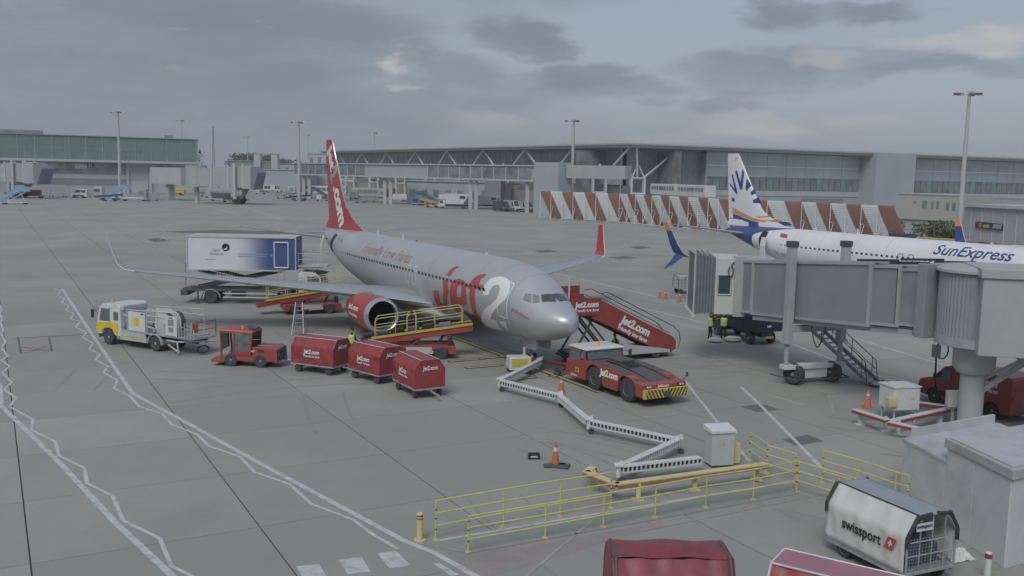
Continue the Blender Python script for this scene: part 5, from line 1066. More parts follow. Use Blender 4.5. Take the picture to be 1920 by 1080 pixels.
# ================================================================ PASSENGER BRIDGE
mat('bridge_grey', (.27, .295, .315), .5, var=.06, scale=.8, dirt=.16); mat('bridge_light', (.39, .41, .41), .5, var=.06, scale=1, dirt=.16); mat('cab_cream', (.56, .57, .53), .5, var=.05, dirt=.16); mat('bellows_grey', (.2, .22, .245), .7)
JB = T('passenger_bridge', 'large grey telescopic passenger bridge with bellows cab, raised on a two-wheeled bogie', 'passenger bridge', (18.35, 36.9), R(110.1))
def zb(x): return 4.15-.085*x
def section(x0, x1, hw, top, bot, m, nm, ribs=0):
    b = MB(); b.loft([[(x, -hw, zb(x)+bot), (x, hw, zb(x)+bot), (x, hw, zb(x)+top), (x, -hw, zb(x)+top)] for x in (x0, x1)], sm=False); s = b.build(nm, M_(m), JB, bevel=.02)
    for s_ in (-1, 1):
        for z in (bot+.05, top-.05):
            f = MB(); f.bar((x0, s_*(hw+.03), zb(x0)+z), (x1, s_*(hw+.03), zb(x1)+z), .07, .12); f.build('edge_beam', M_('bridge_light'), s)
        for x in (x0+.06, x1-.06):
            f = MB(); f.bar((x, s_*(hw+.04), zb(x)+bot), (x, s_*(hw+.04), zb(x)+top), .12, .09); f.build('end_frame', M_('bridge_light'), s)
    for k in range(ribs):
        for s_ in (-1, 1): f = MB(); x = x0+.15+k*.17; f.bar((x, s_*(hw+.012), zb(x)+bot+.1), (x, s_*(hw+.012), zb(x)+top-.1), .05, .03); f.build('rib', M_('bridge_grey'), s)
    return s
section(1.45, 3.2, 1.12, 2.47, .08, 'bridge_grey', 'inner_tunnel'); section(2.9, 4.7, 1.22, 2.58, .0, 'bridge_grey', 'middle_tunnel')
ot = section(4.5, 13.3, 1.35, 2.7, -.1, 'bridge_grey', 'outer_tunnel'); section(13.3, 14.7, 1.3, 2.72, -.05, 'bridge_grey', 'corrugated_section', 7)
for x0, x1, z in ((3.2, 5.6, 2.8), (1.5, 3.6, 2.7)):
    for s in (-1, 1):
        b = MB(); b.bar((x0, s*1.2, zb(x0)+z), (x1, s*1.2, zb(x1)+z), .16, .1); b.build('cable_tray', M_('black_rubber'), JB)
b = MB(); b.bar((2.2, 1.0, zb(2)-.2), (13.2, 1.2, zb(13)-.28), .25, .22); b.bar((2.2, -1.0, zb(2)-.2), (13.2, -1.2, zb(13)-.28), .25, .22); b.bar((4.6, 0, zb(4.6)-.15), (13, 0, zb(13)-.2), 1.8, .12); b.build('under_beams', M_('bridge_light'), JB)
b = MB(); b.span((1.25, -1.5, zb(1)-.35), (1.75, 1.5, zb(1)+2.65)); b.build('portal_frame', M_('bridge_grey'), JB, bevel=.03)
# rotunda: ribbed drum
b = MB(); n = 120; rr = []
for z in (4.0, 6.5): rr.append([((1.45+(.035 if k % 2 else 0))*cos(2*pi*k/n), (1.45+(.035 if k % 2 else 0))*sin(2*pi*k/n), z) for k in range(n)])
b.loft(rr, sm=False); rt = b.build('rotunda', M_('bridge_grey'), JB)
b = MB(); b.lathe([(1.35, 3.6), (1.52, 3.65), (1.52, 4.0)], n=40); b.build('rotunda_floor', M_('grey_paint'), rt); b = MB(); b.lathe([(1.62, 6.52), (1.62, 6.62), (1.3, 6.75)], n=40); b.build('rotunda_roof', M_('bridge_light'), rt)
b = MB(); b.lathe([(.46, 0), (.46, 3.0)], n=28); col = b.build('column', M_('bridge_light'), JB); b = MB(); b.lathe([(.6, 2.5), (.78, 2.75), (.8, 3.5), (.6, 3.6)], n=28); b.build('column_head', M_('bridge_light'), col); b = MB(); b.lathe([(.75, 0), (.75, .05)], n=20); b.build('base_plate', M_('grey_paint'), col)
b = MB(); b.bar((-.2, -.3, 1.8), (-1.5, -1.5, 3.4), .3, .2); b.bar((-.2, -.2, 2.2), (-1.5, -1.2, 3.4), .12, .12); b.build('brace', M_('bridge_light'), JB)
# bogie
for y, nm in ((1.75, 1), (-1.4, 2)):
    b = MB(); b.span((9.42, y-.18, 2.1), (9.78, y+.18, 6.75)); c = b.build('lift_column', M_('bridge_light'), JB, bevel=.02); b = MB(); b.span((9.38, y-.21, 6.75), (9.82, y+.21, 7.02)); b.build('column_cap', M_('dark_grey'), c); b = MB(); b.tube((9.6, y, .9), (9.6, y, 2.2), .12, 12); b.build('lift_rod', M_('grey_paint'), c); b = MB(); b.span((9.36, y-.24, 2.05), (9.84, y+.24, 2.14)); b.build('collar', M_('bridge_light'), c)
b = MB(); b.bar((9.6, 1.75, 2.75), (9.6, -1.4, 2.75), .3, .3); b.build('cross_beam', M_('bridge_light'), JB)
b = MB(); b.span((9.35, -1.6, .78), (9.85, 1.95, 1.0)); b.span((9.45, -.6, .3), (9.75, .9, .8)); bg = b.build('bogie_frame', M_('white_paint'), JB, bevel=.02)
for y in (1.25, -.95): wheel(JB, (9.6, y, .52), .52, .42, rim=.45, name='bogie_wheel', ax='y')
JBW = [o for o in KIDS(JB) if o.name.startswith('bogie_wheel')]
for o in JBW: o.rotation_euler[2] = R(24)
b = MB(); b.path([(10.3, 2.1, .4), (8.95, 1.6, .35), (8.95, -1.5, .35), (10.2, -1.6, .4)], .035, 6); b.build('guard_bar', M_('dark_grey'), bg)
b = MB(); b.path([(8.3, .3+k*.0, zb(8)-.3-1.0*sin(pi*k/12)) if False else (8.6-.09*k, 1.2, zb(8)-.3-1.05*sin(pi*k/12)) for k in range(13)], .03, 6); b.build('hanging_cable', M_('black_rubber'), JB)
# cab
cabA = R(176-110.1); cx0 = Vector((15.45, .0, 0)); z0 = zb(15.4)
cab = MB(); n = 20; rr = [[(1.28*cos(2*pi*k/n), 1.28*sin(2*pi*k/n), z) for k in range(n)] for z in (z0-.12, z0+2.85)]; cab.loft(rr, sm=True); cb_ = cab.build('cab_drum', M_('bridge_light'), JB, cx0)
b = MB(); b.span((.6, -1.5, z0-.12), (2.15, 1.5, z0+2.9)); ch = b.build('cab', M_('cab_cream'), JB, cx0, cabA, bevel=.03)
for y in (1.51,): win(ch, [(1.35, y, z0+1.0), (1.95, y, z0+1.0), (1.95, y, z0+1.95), (1.35, y, z0+1.95)], 'glass'); b = MB(); b.path([(1.3, y+.02, z0+.95), (2.0, y+.02, z0+.95), (2.0, y+.02, z0+2.0), (1.3, y+.02, z0+2.0), (1.3, y+.02, z0+.95)], .035, 4); b.build('window_frame', M_('light_grey'), ch)
b = MB(); b.span((.55, 1.0, z0-.2), (1.15, 1.62, z0+3.0)); b.build('door_post', M_('bridge_light'), ch)
N = 13; rr = []
for k in range(N+1):
    x = 2.15+1.05*k/N; e = .0 if k % 2 else .09; o_ = k/N*.18
    rr.append([(x, -1.45-e, z0-.05-o_*.5), (x, 1.45+e, z0-.05-o_*.5), (x, 1.45+e, z0+2.85+o_*1.2+e), (x, -1.45-e, z0+2.85+o_*1.2+e)])
b = MB(); b.loft(rr, sm=False); bw = b.build('bellows', M_('bellows_grey'), ch)
b = MB(); b.path([(3.22, -1.5, z0-.15), (3.22, 1.5, z0-.15), (3.22, 1.5, z0+3.1), (3.22, -1.5, z0+3.1), (3.22, -1.5, z0-.15)], .05, 6); b.tube((3.25, -1.7, z0-.22), (3.25, 1.7, z0-.22), .12, 8); b.build('bumper', M_('black_rubber' if False else 'light_grey'), ch)
b = MB()
for k in range(4): b.path([(2.3+k*.25, -1.3, z0+3.02), (2.4+k*.25, 0, z0+3.2), (2.3+k*.25, 1.3, z0+3.02)], .03, 5)
b.build('bellows_hoop', M_('light_grey'), bw, kind='stuff')
b = MB(); b.path([(1.2, 1.56, z0+2.7)]+[(1.35+.12*cos(a), 1.58, z0+2.2+.3*sin(a)) for a in [R(90+30*k) for k in range(12)]], .03, 5); b.build('coiled_cable', M_('black_rubber'), ch)
# service stairs
sa, sb_ = Vector((15.1, 49.6, 3.05)), Vector((17.95, 45.75, 0)); sA = T('service_stairs', 'galvanised service stairs leading from the passenger bridge down to the apron', 'stairs', (sb_.x, sb_.y, 0))
A, B_ = sa-sb_, Vector((0, 0, 0)); d = (A-B_); hd = Vector((d.x, d.y, 0)).normalized(); sv = Vector((-hd.y, hd.x, 0))
for s in (-1, 1):
    b = MB(); b.bar(A+sv*s*.42, B_+sv*s*.42+Vector((0, 0, .08)), .05, .2); b.build('stringer', M_('galvanised'), sA)
    b = MB(); h = Vector((0, 0, .95)); b.path([A+sv*s*.45+h, B_+sv*s*.45+h+d*.06, B_+sv*s*.45+d*.03+Vector((0, 0, .1))], .022, 6); b.path([A+sv*s*.45+h*.55, B_+sv*s*.45+h*.55+d*.05], .018, 6)
    for f in (.1, .35, .6, .85): b.tube(B_+d*f+sv*s*.45, B_+d*f+sv*s*.45+h, .02, 6)
    b.build('handrail', M_('dark_grey'), sA)
for k in range(17):
    p = B_+d*((k+.6)/17.4); b = MB(); b.box(p, (.26, .8, .035), M=Matrix((hd, sv, Vector((0, 0, 1)))).transposed()); b.build('step', M_('galvanised'), sA)
b = MB(); b.box(Vector((0, 0, .12))-hd*.25, (.5, 1.1, .06), M=Matrix((hd, sv, Vector((0, 0, 1)))).transposed()); b.build('landing', M_('galvanised'), sA)
for s in (-1, 1): wheel(sA, sv*s*.5+Vector((0, 0, .1))-hd*.1, .1, .06)
# fixed gangway leading off to the terminal
gw = T('fixed_gangway', 'pale grey boxy fixed gangway joining the rotunda at the right edge', 'gangway', (18.9, 36.3), R(-14))
b = MB(); b.span((-1.0, -1.5, 3.5), (9, 1.5, 6.45)); b.build('wall', M_('bridge_light'), gw, bevel=.03); b = MB(); b.span((-1.1, -1.6, 6.45), (9.1, 1.6, 6.8)); b.build('roof', M_('bridge_light'), gw, bevel=.02); b = MB(); b.span((.6, -1.2, 3.3), (9, 1.2, 3.55)); b.build('floor_beam', M_('grey_paint'), gw)
b = MB(); b.span((2.6, -1.9, 3.0), (4.1, -1.3, 5.1)); b.build('service_box', M_('bridge_light'), gw, bevel=.02); b = MB(); b.span((1.2, -1.62, 2.6), (2.3, -1.1, 3.5)); b.build('junction_box', M_('light_grey'), gw, bevel=.02)
b = MB(); b.tube((1.9, -1.54, 4.6), (1.9, -1.54, 6.9), .05, 6); b.build('drain_pipe', M_('black_rubber'), gw)
hs = T('hose_post', 'dark hose and cable box hanging on a post beside the rotunda column', 'cable post', (18.979, 41.171))
b = MB(); b.path([(0, 0, .4), (-.15, 0, 1.2), (-.2, 0, 2.6), (-.1, 0, 3.0)], .04, 6); b.path([(.05+.28*cos(a), .0, 2.6+.38*sin(a)) for a in [R(30*k) for k in range(13)]], .03, 6); b.path([(0, 0, .4), (.5, 0, .15), (.9, -.2, .1)], .035, 6); b.build('hose', M_('black_rubber'), hs); b = MB(); b.span((-.35, -.12, 2.3), (-.05, .12, 2.85)); b.build('box', M_('grey_paint'), hs)
sbx = T('switch_box', 'cream switch box standing against the rotunda column', 'switch box', (18.224, 37.983)); b = MB(); b.span((-.3, -.2, .85), (.3, .2, 1.5)); b.build('box', M_('cab_cream'), sbx, bevel=.02); b = MB(); b.bar((0, .1, 0), (0, .1, .85), .1); b.build('post', M_('light_grey'), sbx)
# ---- red van behind the column
def make_van(label, loc, rz, m='red_paint', L=4.6, W=1.8, H=1.95, txt=None, sc=1, windows=False, nm='van', cat='van', group=None):
    t = T(nm, label, cat, loc, rz, group); t.scale = (sc, sc, sc); h = L/2
    pr = [(-h, .3), (-h, H-.1), (-h+.1, H), (h-1.75, H), (h-1.35, H-.12), (h-.75, 1.2), (h-.1, 1.0), (h, .8), (h, .35), (h-.4, .3)]+[(h-.85+.4*cos(a), .3+.42*sin(a)) for a in [pi*k/6 for k in range(7)]]+[(-h+.9+.4*cos(a), .3+.42*sin(a)) for a in [pi*k/6 for k in range(7)]]
    b = MB(); b.prism(pr, -W/2, W/2); bd = b.build('body', M_(m), t, bevel=.05)
    for s in (-1, 1):
        y = s*(W/2+.008); win(bd, [(h-1.75, y, 1.2), (h-.88, y, 1.2), (h-1.4, y, H-.2), (h-1.75, y, H-.18)], 'glass')
        if windows:
            for x0 in (-h+.3, -h+1.35): win(bd, [(x0, y, 1.2), (x0+.9, y, 1.2), (x0+.9, y, H-.25), (x0, y, H-.25)], 'glass')
        for x in (h-.85, -h+.9): wheel(t, (x, s*(W/2-.12), .33), .33, .2)
        lamp(bd, (h-.03, s*(W/2-.25), .82), (.08, .28, .16)); lamp(bd, (-h-.0, s*(W/2-.1), 1.0), (.04, .1, .3), 'red_lens', 'tail_light')
        b = MB(); b.box((0, s*(W/2+.01), .55), (L*.5, .015, .22)); b.build('trim', M_('black_rubber'), bd)
        if txt: text(bd, txt, .42, (-h+1.5, s*(W/2+.012), 1.5), (-s, 0, 0), (0, 0, 1), M_('white_letter'), .05, .12, .006, width=1.7); text(bd, 'Friendly low fares', .24, (-h+1.5, s*(W/2+.012), 1.18), (-s, 0, 0), (0, 0, 1), M_('white_letter'), .03, .12, .006, width=1.7)
        mirror(bd, (h-1.0, s*(W/2+.18), 1.35), (h-1.1, s*W/2, 1.25), s=(.06, .14, .22))
    win(bd, [(h-.76, -W*.42, 1.22), (h-.76, W*.42, 1.22), (h-1.33, W*.38, H-.13), (h-1.33, -W*.38, H-.13)], 'glass', 'windscreen')
    b = MB(); b.box((h+.01, 0, .5), (.08, W*.9, .22)); b.build('bumper', M_('black_rubber'), t, bevel=.03); return t
make_van('red van parked behind the rotunda column at the right edge', (20.7, 41.2), R(116), txt='Jet2.com', L=4.7, H=1.9)
# ---- dark tipper truck below the cab
dt = T('flatbed_truck', 'black flatbed truck with red sign parked below the bridge cab', 'truck', (14.55, 58.3), R(112))
b = MB(); b.span((-2.4, -.95, .85), (.9, .95, .97)); b.build('bed', M_('black_paint'), dt)
for q in (((-2.4, -.97, .95), (.9, -.93, 1.72)), ((-2.4, .93, .95), (.9, .97, 1.72)), ((-2.44, -.97, .95), (-2.38, .97, 1.72)), ((.86, -.97, .95), (.92, .97, 1.75))):
    b = MB(); b.span(*q); b.build('bed_side', M_('navy_paint'), dt, bevel=.01)
b = MB(); b.prism([(1.0, .45), (1.0, 1.95), (1.2, 2.05), (2.1, 2.0), (2.55, 1.3), (2.6, .45)], -.92, .92); cc = b.build('cab', M_('black_paint'), dt, bevel=.04)
for s in (-1, 1): win(cc, [(1.35, s*.93, 1.25), (2.35, s*.93, 1.25), (2.05, s*.93, 1.85), (1.35, s*.93, 1.85)], 'glass')
for x in (-1.6, 1.75):
    for s in (-1, 1): wheel(dt, (x, s*.75, .38), .38, .25, rimm='steel_rim')
b = MB(); b.span((-2.3, -.4, .5), (2.3, .4, .8)); b.build('chassis', M_('black_paint'), dt); b = MB(); b.span((-2.5, -.28, .45), (-2.46, .28, .58)); b.build('number_plate', M_('yellow_paint'), dt)
b = MB(); b.span((-.6, 1.0, 1.5), (.35, 1.04, 2.15)); sg = b.build('sign_board', M_('red_paint'), dt); text(sg, 'NO STEP', .2, (-.12, 1.05, 1.95), (-1, 0, 0), (0, 0, 1), M_('white_letter'), .02, width=.7); text(sg, 'KEEP CLEAR', .16, (-.12, 1.05, 1.7), (-1, 0, 0), (0, 0, 1), M_('white_letter'), .02, width=.75)
text(dt, 'asig', .22, (-2.45, .0, 1.2), (0, -1, 0), (0, 0, 1), M_('white_letter'), .02)
for k, (x, y, s_, lb) in enumerate(((12.45, 56.9, .3, 'pale sack lying in front of the two hi-vis workers'), (13.6, 57.2, .36, 'rounded white sack lying beside the flatbed truck wheel'))):
    t = T('sack', lb, 'sack', (x, y)); b = MB(); rr = []
    for i in range(7):
        a = pi*i/6; rr.append([(s_*1.5*cos(a), s_*.9*max(.05, sin(a))*cos(2*pi*j/12)*(1+.12*sin(3*j)), s_*.55+s_*.55*max(.05, sin(a))*sin(2*pi*j/12)) for j in range(12)])
    b.loft(rr); b.build('bag', M_('white_paint'), t)
# ---- empty cage dolly further out
def make_cage(label, loc, rz, L=2.2, W=1.4, H=1.5, nm='cage_dolly'):
    t = T(nm, label, 'baggage dolly', loc, rz); b = MB(); b.box((0, 0, .45), (L, W, .08)); b.build('deck', M_('galvanised'), t)
    for x in (-L/2, 0, L/2):
        b = MB(); b.path([(x, -W/2, .48), (x, -W/2, H*.75), (x, -W*.3, H), (x, W*.3, H), (x, W/2, H*.75), (x, W/2, .48)], .03, 6); b.build('hoop', M_('dark_grey' if x else 'galvanised'), t)
    for s in (-1, 1):
        b = MB()
        for z in (.75, 1.05, H*.75): b.tube((-L/2, s*W/2, z), (L/2, s*W/2, z), .015, 5)
        for k in range(1, 8): b.tube((-L/2+L*k/8, s*W/2, .48), (-L/2+L*k/8, s*W/2, H*.75), .01, 4)
        b.build('side_mesh', M_('galvanised'), t, kind='stuff')
    b = MB(); b.box((0, 0, H), (L, W*.6, .03)); b.build('roof', M_('light_grey'), t)
    for x in (-L*.36, L*.36):
        for s in (-1, 1): wheel(t, (x, s*W*.4, .2), .2, .12)
    return t
make_cage('empty grey cage dolly standing behind the bridge bellows', (15.2, 81.4), R(10))
# ================================================================ FOREGROUND RIGHT
mat('cabin_wall', (.54, .56, .57), .5, var=.05, scale=.9, dirt=.32); mat('cabin_roof', (.46, .48, .51), .6, var=.1, scale=.8, dirt=.35); mat('cabin_fascia', (.4, .41, .41), .7, var=.12, scale=1.5, dirt=.5)
A = Vector((12.62, 26.45)); Bv = Vector((13.0, 23.65)); rd = Vector((.88, .475)); wd = (Bv-A).normalized(); A0 = A-wd*2.3
gc = T('equipment_cabin', 'pale grey panelled cabin with flat roof and deep fascia at the right edge', 'cabin', (Bv.x, Bv.y, 0)); o3 = Vector((Bv.x, Bv.y))
def wallp(p, q, z0, z1, m='cabin_wall', th=.06, nm='wall_panel'):
    p = p-o3; q = q-o3; b = MB(); b.bar((p.x, p.y, (z0+z1)/2), (q.x, q.y, (z0+z1)/2), th, z1-z0); return b.build(nm, M_(m), gc, bevel=.012)
g_ = wd*.012
wallp(A+g_, A+(Bv-A)*.47-g_, 0, 2.42); wallp(A+(Bv-A)*.47+g_, Bv-g_, 0, 2.42)
for k in range(3): wallp(Bv+rd*(.02+k*1.5), Bv+rd*(1.5*k+1.48), 0, 2.42)
wallp(A0+g_, A-g_, 0, 1.93)
for k in range(3): wallp(A0+rd*(.02+k*1.5), A0+rd*(1.5*k+1.48), 0, 1.93)
def slabp(P, z0, z1, m, nm, bev=.03):
    b = MB(); P = [p-o3 for p in P]; b.prism([(p.x, p.y) for p in P], z0, z1, 'z'); return b.build(nm, M_(m), gc, bevel=bev)
ov = .1
slabp([A-wd*ov-rd*ov, Bv+wd*ov-rd*ov, Bv+wd*ov+rd*4.6, A-wd*ov+rd*4.6], 2.4, 2.68, 'cabin_fascia', 'fascia'); slabp([A+wd*.05+rd*.0, Bv-wd*.05+rd*.02, Bv-wd*.05+rd*4.5, A+wd*.05+rd*4.5], 2.68, 2.73, 'cabin_roof', 'roof', .01)
slabp([A0-wd*.05-rd*.05, A-rd*.05, A+rd*4.6, A0-wd*.05+rd*4.6], 1.92, 2.02, 'cabin_roof', 'low_roof', .01); slabp([A-wd*.02, A+wd*.05, A+wd*.05+rd*4.5, A-wd*.02+rd*4.5], 1.9, 2.4, 'cabin_wall', 'upper_wall', 0)
slabp([A0+rd*.3, A0+rd*.45+wd*.0, A0+rd*4.4+wd*.0-wd*.0, A0+rd*4.4-wd*.15], 2.02, 2.3, 'light_grey', 'upstand', 0)
# swissport dolly
sw = T('covered_dolly', 'white swissport dolly with open mesh end beside the grey cabin', 'baggage dolly', (9.93, 23.72), R(-66)); L, W_, H = 2.75, 1.6, 1.85
mat('canvas', (.62, .63, .6), .7, var=.06, scale=2.5, dirt=.12, bump=.4); mat('roof_cloth', (.3, .33, .37), .6, var=.08, scale=2, dirt=.2)
b = MB(); b.box((0, 0, .42), (L+.1, W_+.05, .08)); b.box((0, -W_/2, .36), (L, .08, .14)); b.box((0, W_/2, .36), (L, .08, .14)); b.build('chassis', M_('galvanised'), sw, bevel=.01)
for x in (-.78, .95):
    b = MB(); b.tube((x, -.7, .24), (x, .7, .24), .04, 8); b.build('axle', M_('dark_grey'), sw)
    for s in (-1, 1): wheel(sw, (x, s*.68, .25), .25, .14, rimm='white_rim', rim=.6)
PR = [(-W_/2, .47), (-W_/2-.02, H*.72), (-W_*.3, H), (W_*.3, H), (W_/2+.02, H*.72), (W_/2, .47)]
def cloth(pts, m, nm, x0, x1, amp=.03, ph=0):
    rings = []
    for i in range(25):
        x = x0+(x1-x0)*i/24; r = []
        for a, c in zip(pts[:-1], pts[1:]):
            for k in range(8):
                f = k/8; y = a[0]+(c[0]-a[0])*f; z = a[1]+(c[1]-a[1])*f; e = amp*(sin(5*x+ph+2.2*z)*sin(2.3*x+1)+.4*sin(14*x+3*z))*(1 if abs(y) > W_*.32 else .25); r.append((x, y+e*(-1 if y < 0 else 1), z))
        a = pts[-1]; r.append((x, a[0], a[1])); rings.append(r)
    b = MB(); b.loft(rings, cap=False, closed=False); o = b.build(nm, M_(m), sw); sol = o.modifiers.new('thick', 'SOLIDIFY'); sol.thickness = .012; return o
cl = cloth([(-W_*.3-.01, H+.01), (-W_/2-.05, H*.73), (-W_/2-.06, .42)], 'canvas', 'side_cover', -L/2, L/2-.05, .03); cloth([(W_*.3+.01, H+.01), (W_/2+.05, H*.73), (W_/2+.04, .5)], 'canvas', 'side_cover', -L/2, L/2-.1, .03, 2); cloth([(-W_*.3, H+.025), (W_*.3, H+.025)], 'roof_cloth', 'roof_cover', -L/2, L/2, .015)
b = MB(); b.tube((-L/2, -W_*.3-.01, H+.03), (L/2, -W_*.3-.01, H+.03), .018, 6); b.build('edge_rope', M_('black_rubber'), sw)
text(cl, 'swissport', .4, (-.05, -W_/2-.11, 1.02), (1, 0, 0), (0, 0, 1), M_('black_line'), .022, 0, .006, width=1.35)
b = MB(); y = -W_/2-.105; b.add([(.72, y, .9), (1.0, y, .9), (1.12, y, 1.22), (.84, y, 1.22)], [(0, 1, 2, 3)]); e = b.build('emblem', M_('jet_red_flat'), cl)
b = MB(); y -= .006; b.bar((.86, y, 1.06), (.99, y, 1.06), .004, .05, up=(0, 0, 1)); b.bar((.905, y, .98), (.945, y, 1.14), .004, .045); b.build('emblem_cross', M_('white_letter'), e)
for x in (-L/2-.02, L/2):
    b = MB(); b.path([(x, p[0], p[1]) for p in PR], .03, 8); b.build('end_hoop', M_('galvanised'), sw)
    for s in (-1, 1): b = MB(); b.path([(x+.02, s*W_*.33, H+.02), (x+.02, s*(W_/2+.04), H*.74), (x+.02, s*(W_/2+.05), H*.6)], .045, 8); b.build('rubber_edge', M_('black_rubber'), sw)
b = MB(); x = L/2
for z in (.85, 1.2): b.tube((x, -W_/2, z), (x, W_/2, z), .02, 6)
for y in (-.4, .0, .42): b.tube((x, y, .47), (x, y, H-.05), .018, 6)
b.build('end_gate', M_('galvanised'), sw)
for s in (-1, 1): b = MB(); b.path([(x+.03, s*.1, H+.03), (x+.03, s*W_*.34, H-.02), (x+.03, s*(W_/2+.0), H*.78), (x+.03, s*(W_/2+.03), H*.6)], .05, 8); b.build('arch_guard', M_('black_rubber'), sw)
b = MB()
for k in range(1, 16): b.tube((x+.01, -W_/2+W_*k/16, .5), (x+.01, -W_/2+W_*k/16, 1.3), .004, 3)
for k in range(10): b.tube((x+.01, -W_/2, .52+k*.085), (x+.01, W_/2, .52+k*.085), .004, 3)
b.build('wire_mesh', M_('galvanised'), sw, kind='stuff')
b = MB(); b.box((x+.03, -.3, 1.58), (.015, .55, .2)); pl = b.build('name_plate', M_('white_paint'), sw); text(pl, 'swissport', .13, (x+.045, -.32, 1.6), (0, 1, 0), (0, 0, 1), M_('black_line'), .01)
for i, (x_, y_, z_, s_, c_) in enumerate(((.9, -.3, .47, (.6, .5, .55), (.05, .07, .12)), (.85, .3, .47, (.55, .5, .5), (.035, .05, .09)), (.8, -.1, .98, (.6, .5, .3), (.06, .07, .1)))):
    t = T('bag', ('dark blue holdall at the near corner inside the swissport dolly', 'navy suitcase at the far corner inside the swissport dolly', 'grey blue bag on top of the others inside the swissport dolly')[i], 'bag', (9.93+x_*.4067+y_*.9135, 23.72-x_*.9135+y_*.4067, z_), R(-66))
    b = MB(); b.span((-s_[0]/2, -s_[1]/2, 0), (s_[0]/2, s_[1]/2, s_[2])); b.build('shell', mat('bag_%d' % i, c_, .6, scale=5), t, bevel=.08); b = MB(); b.path([(-.08, 0, s_[2]), (-.06, 0, s_[2]+.05), (.06, 0, s_[2]+.05), (.08, 0, s_[2])], .012, 5); b.build('handle', M_('black_rubber'), t)
b = MB(); b.bar((-L/2, 0, .38), (-L/2-.5, 0, .5), .06); b.tube((-L/2-.5, -.1, .5), (-L/2-.5, .1, .5), .03, 6); b.build('drawbar', M_('dark_grey'), sw)
# crumpled sheet
cs = T('crumpled_sheet', 'crumpled white sheet lying between the swissport dolly and the cabin', 'sheet', (12.067, 24.313), R(20)); b = MB(); n = 14; rnd = random.Random(3)
rr = [[(i*.06-.4+rnd.uniform(-.015, .015), j*.045-.3+rnd.uniform(-.01, .01), max(0.01, (.2+.1*sin(i*1.1+j*.5)+rnd.uniform(-.04, .04))*max(0, 1-((i-6.5)/7)**2)*max(0, 1-((j-6.5)/7)**2))) for j in range(n)] for i in range(n)]
b.loft(rr, cap=False, closed=False, sm=False); b.build('cloth', M_('canvas'), cs)
# red dollies cut by the lower edge
fd = make_dolly('maroon covered dolly with slack cloth top cut off by the bottom edge', (3.53, 19.78), R(1), 2.6, 1.55, 'maroon_cloth', None, None, H=1.42, seed=9, pipe=None)
for z in (1.42,):
    b = MB(); b.path([(-1.3, -.8, z), (-.6, -.83, z-.07), (.2, -.84, z-.1), (1.3, -.8, z-.06)], .03, 6); b.build('strap', M_('dark_grey'), fd)
    for x in (-1.22, 1.22): b = MB(); b.path([(x, -.82, .6), (x, -.83, 1.45), (x, -.5, 1.9), (x, .5, 1.9)], .04, 6); b.build('webbing', M_('dark_grey'), fd)
    b = MB(); rr = []
    for i in range(13):
        x = -1.28+2.56*i/12; rr.append([(x, -.5+j*.125, 1.9+.13*sin(pi*i/12)*sin(pi*(j+.5)/9)+.02*sin(5*x+j)) for j in range(9)])
    b.loft(rr, cap=False, closed=False); b.build('slack_top', M_('maroon_cloth'), fd)
mat('pink_cloth', (.36, .17, .21), .6, var=.1, scale=2, dirt=.15)
f2 = make_dolly('red dolly with faded pink roof and white piping at the bottom edge', (6.98, 18.75), R(-33), 2.7, 1.5, 'red_cloth', None, None, H=1.42, seed=12, pipe=None)
b = MB(); b.span((-1.36, -.46, 1.885), (1.36, .46, 1.92)); b.build('roof_sheet', M_('pink_cloth'), f2); b = MB(); b.path([(-1.37, -.47, 1.93), (1.37, -.47, 1.93), (1.37, .47, 1.93), (-1.37, .47, 1.93), (-1.37, -.47, 1.93)], .022, 5); b.path([(-1.37, -.47, 1.93), (-1.37, -.78, 1.4)], .022, 5); b.build('piping', M_('white_paint'), f2)
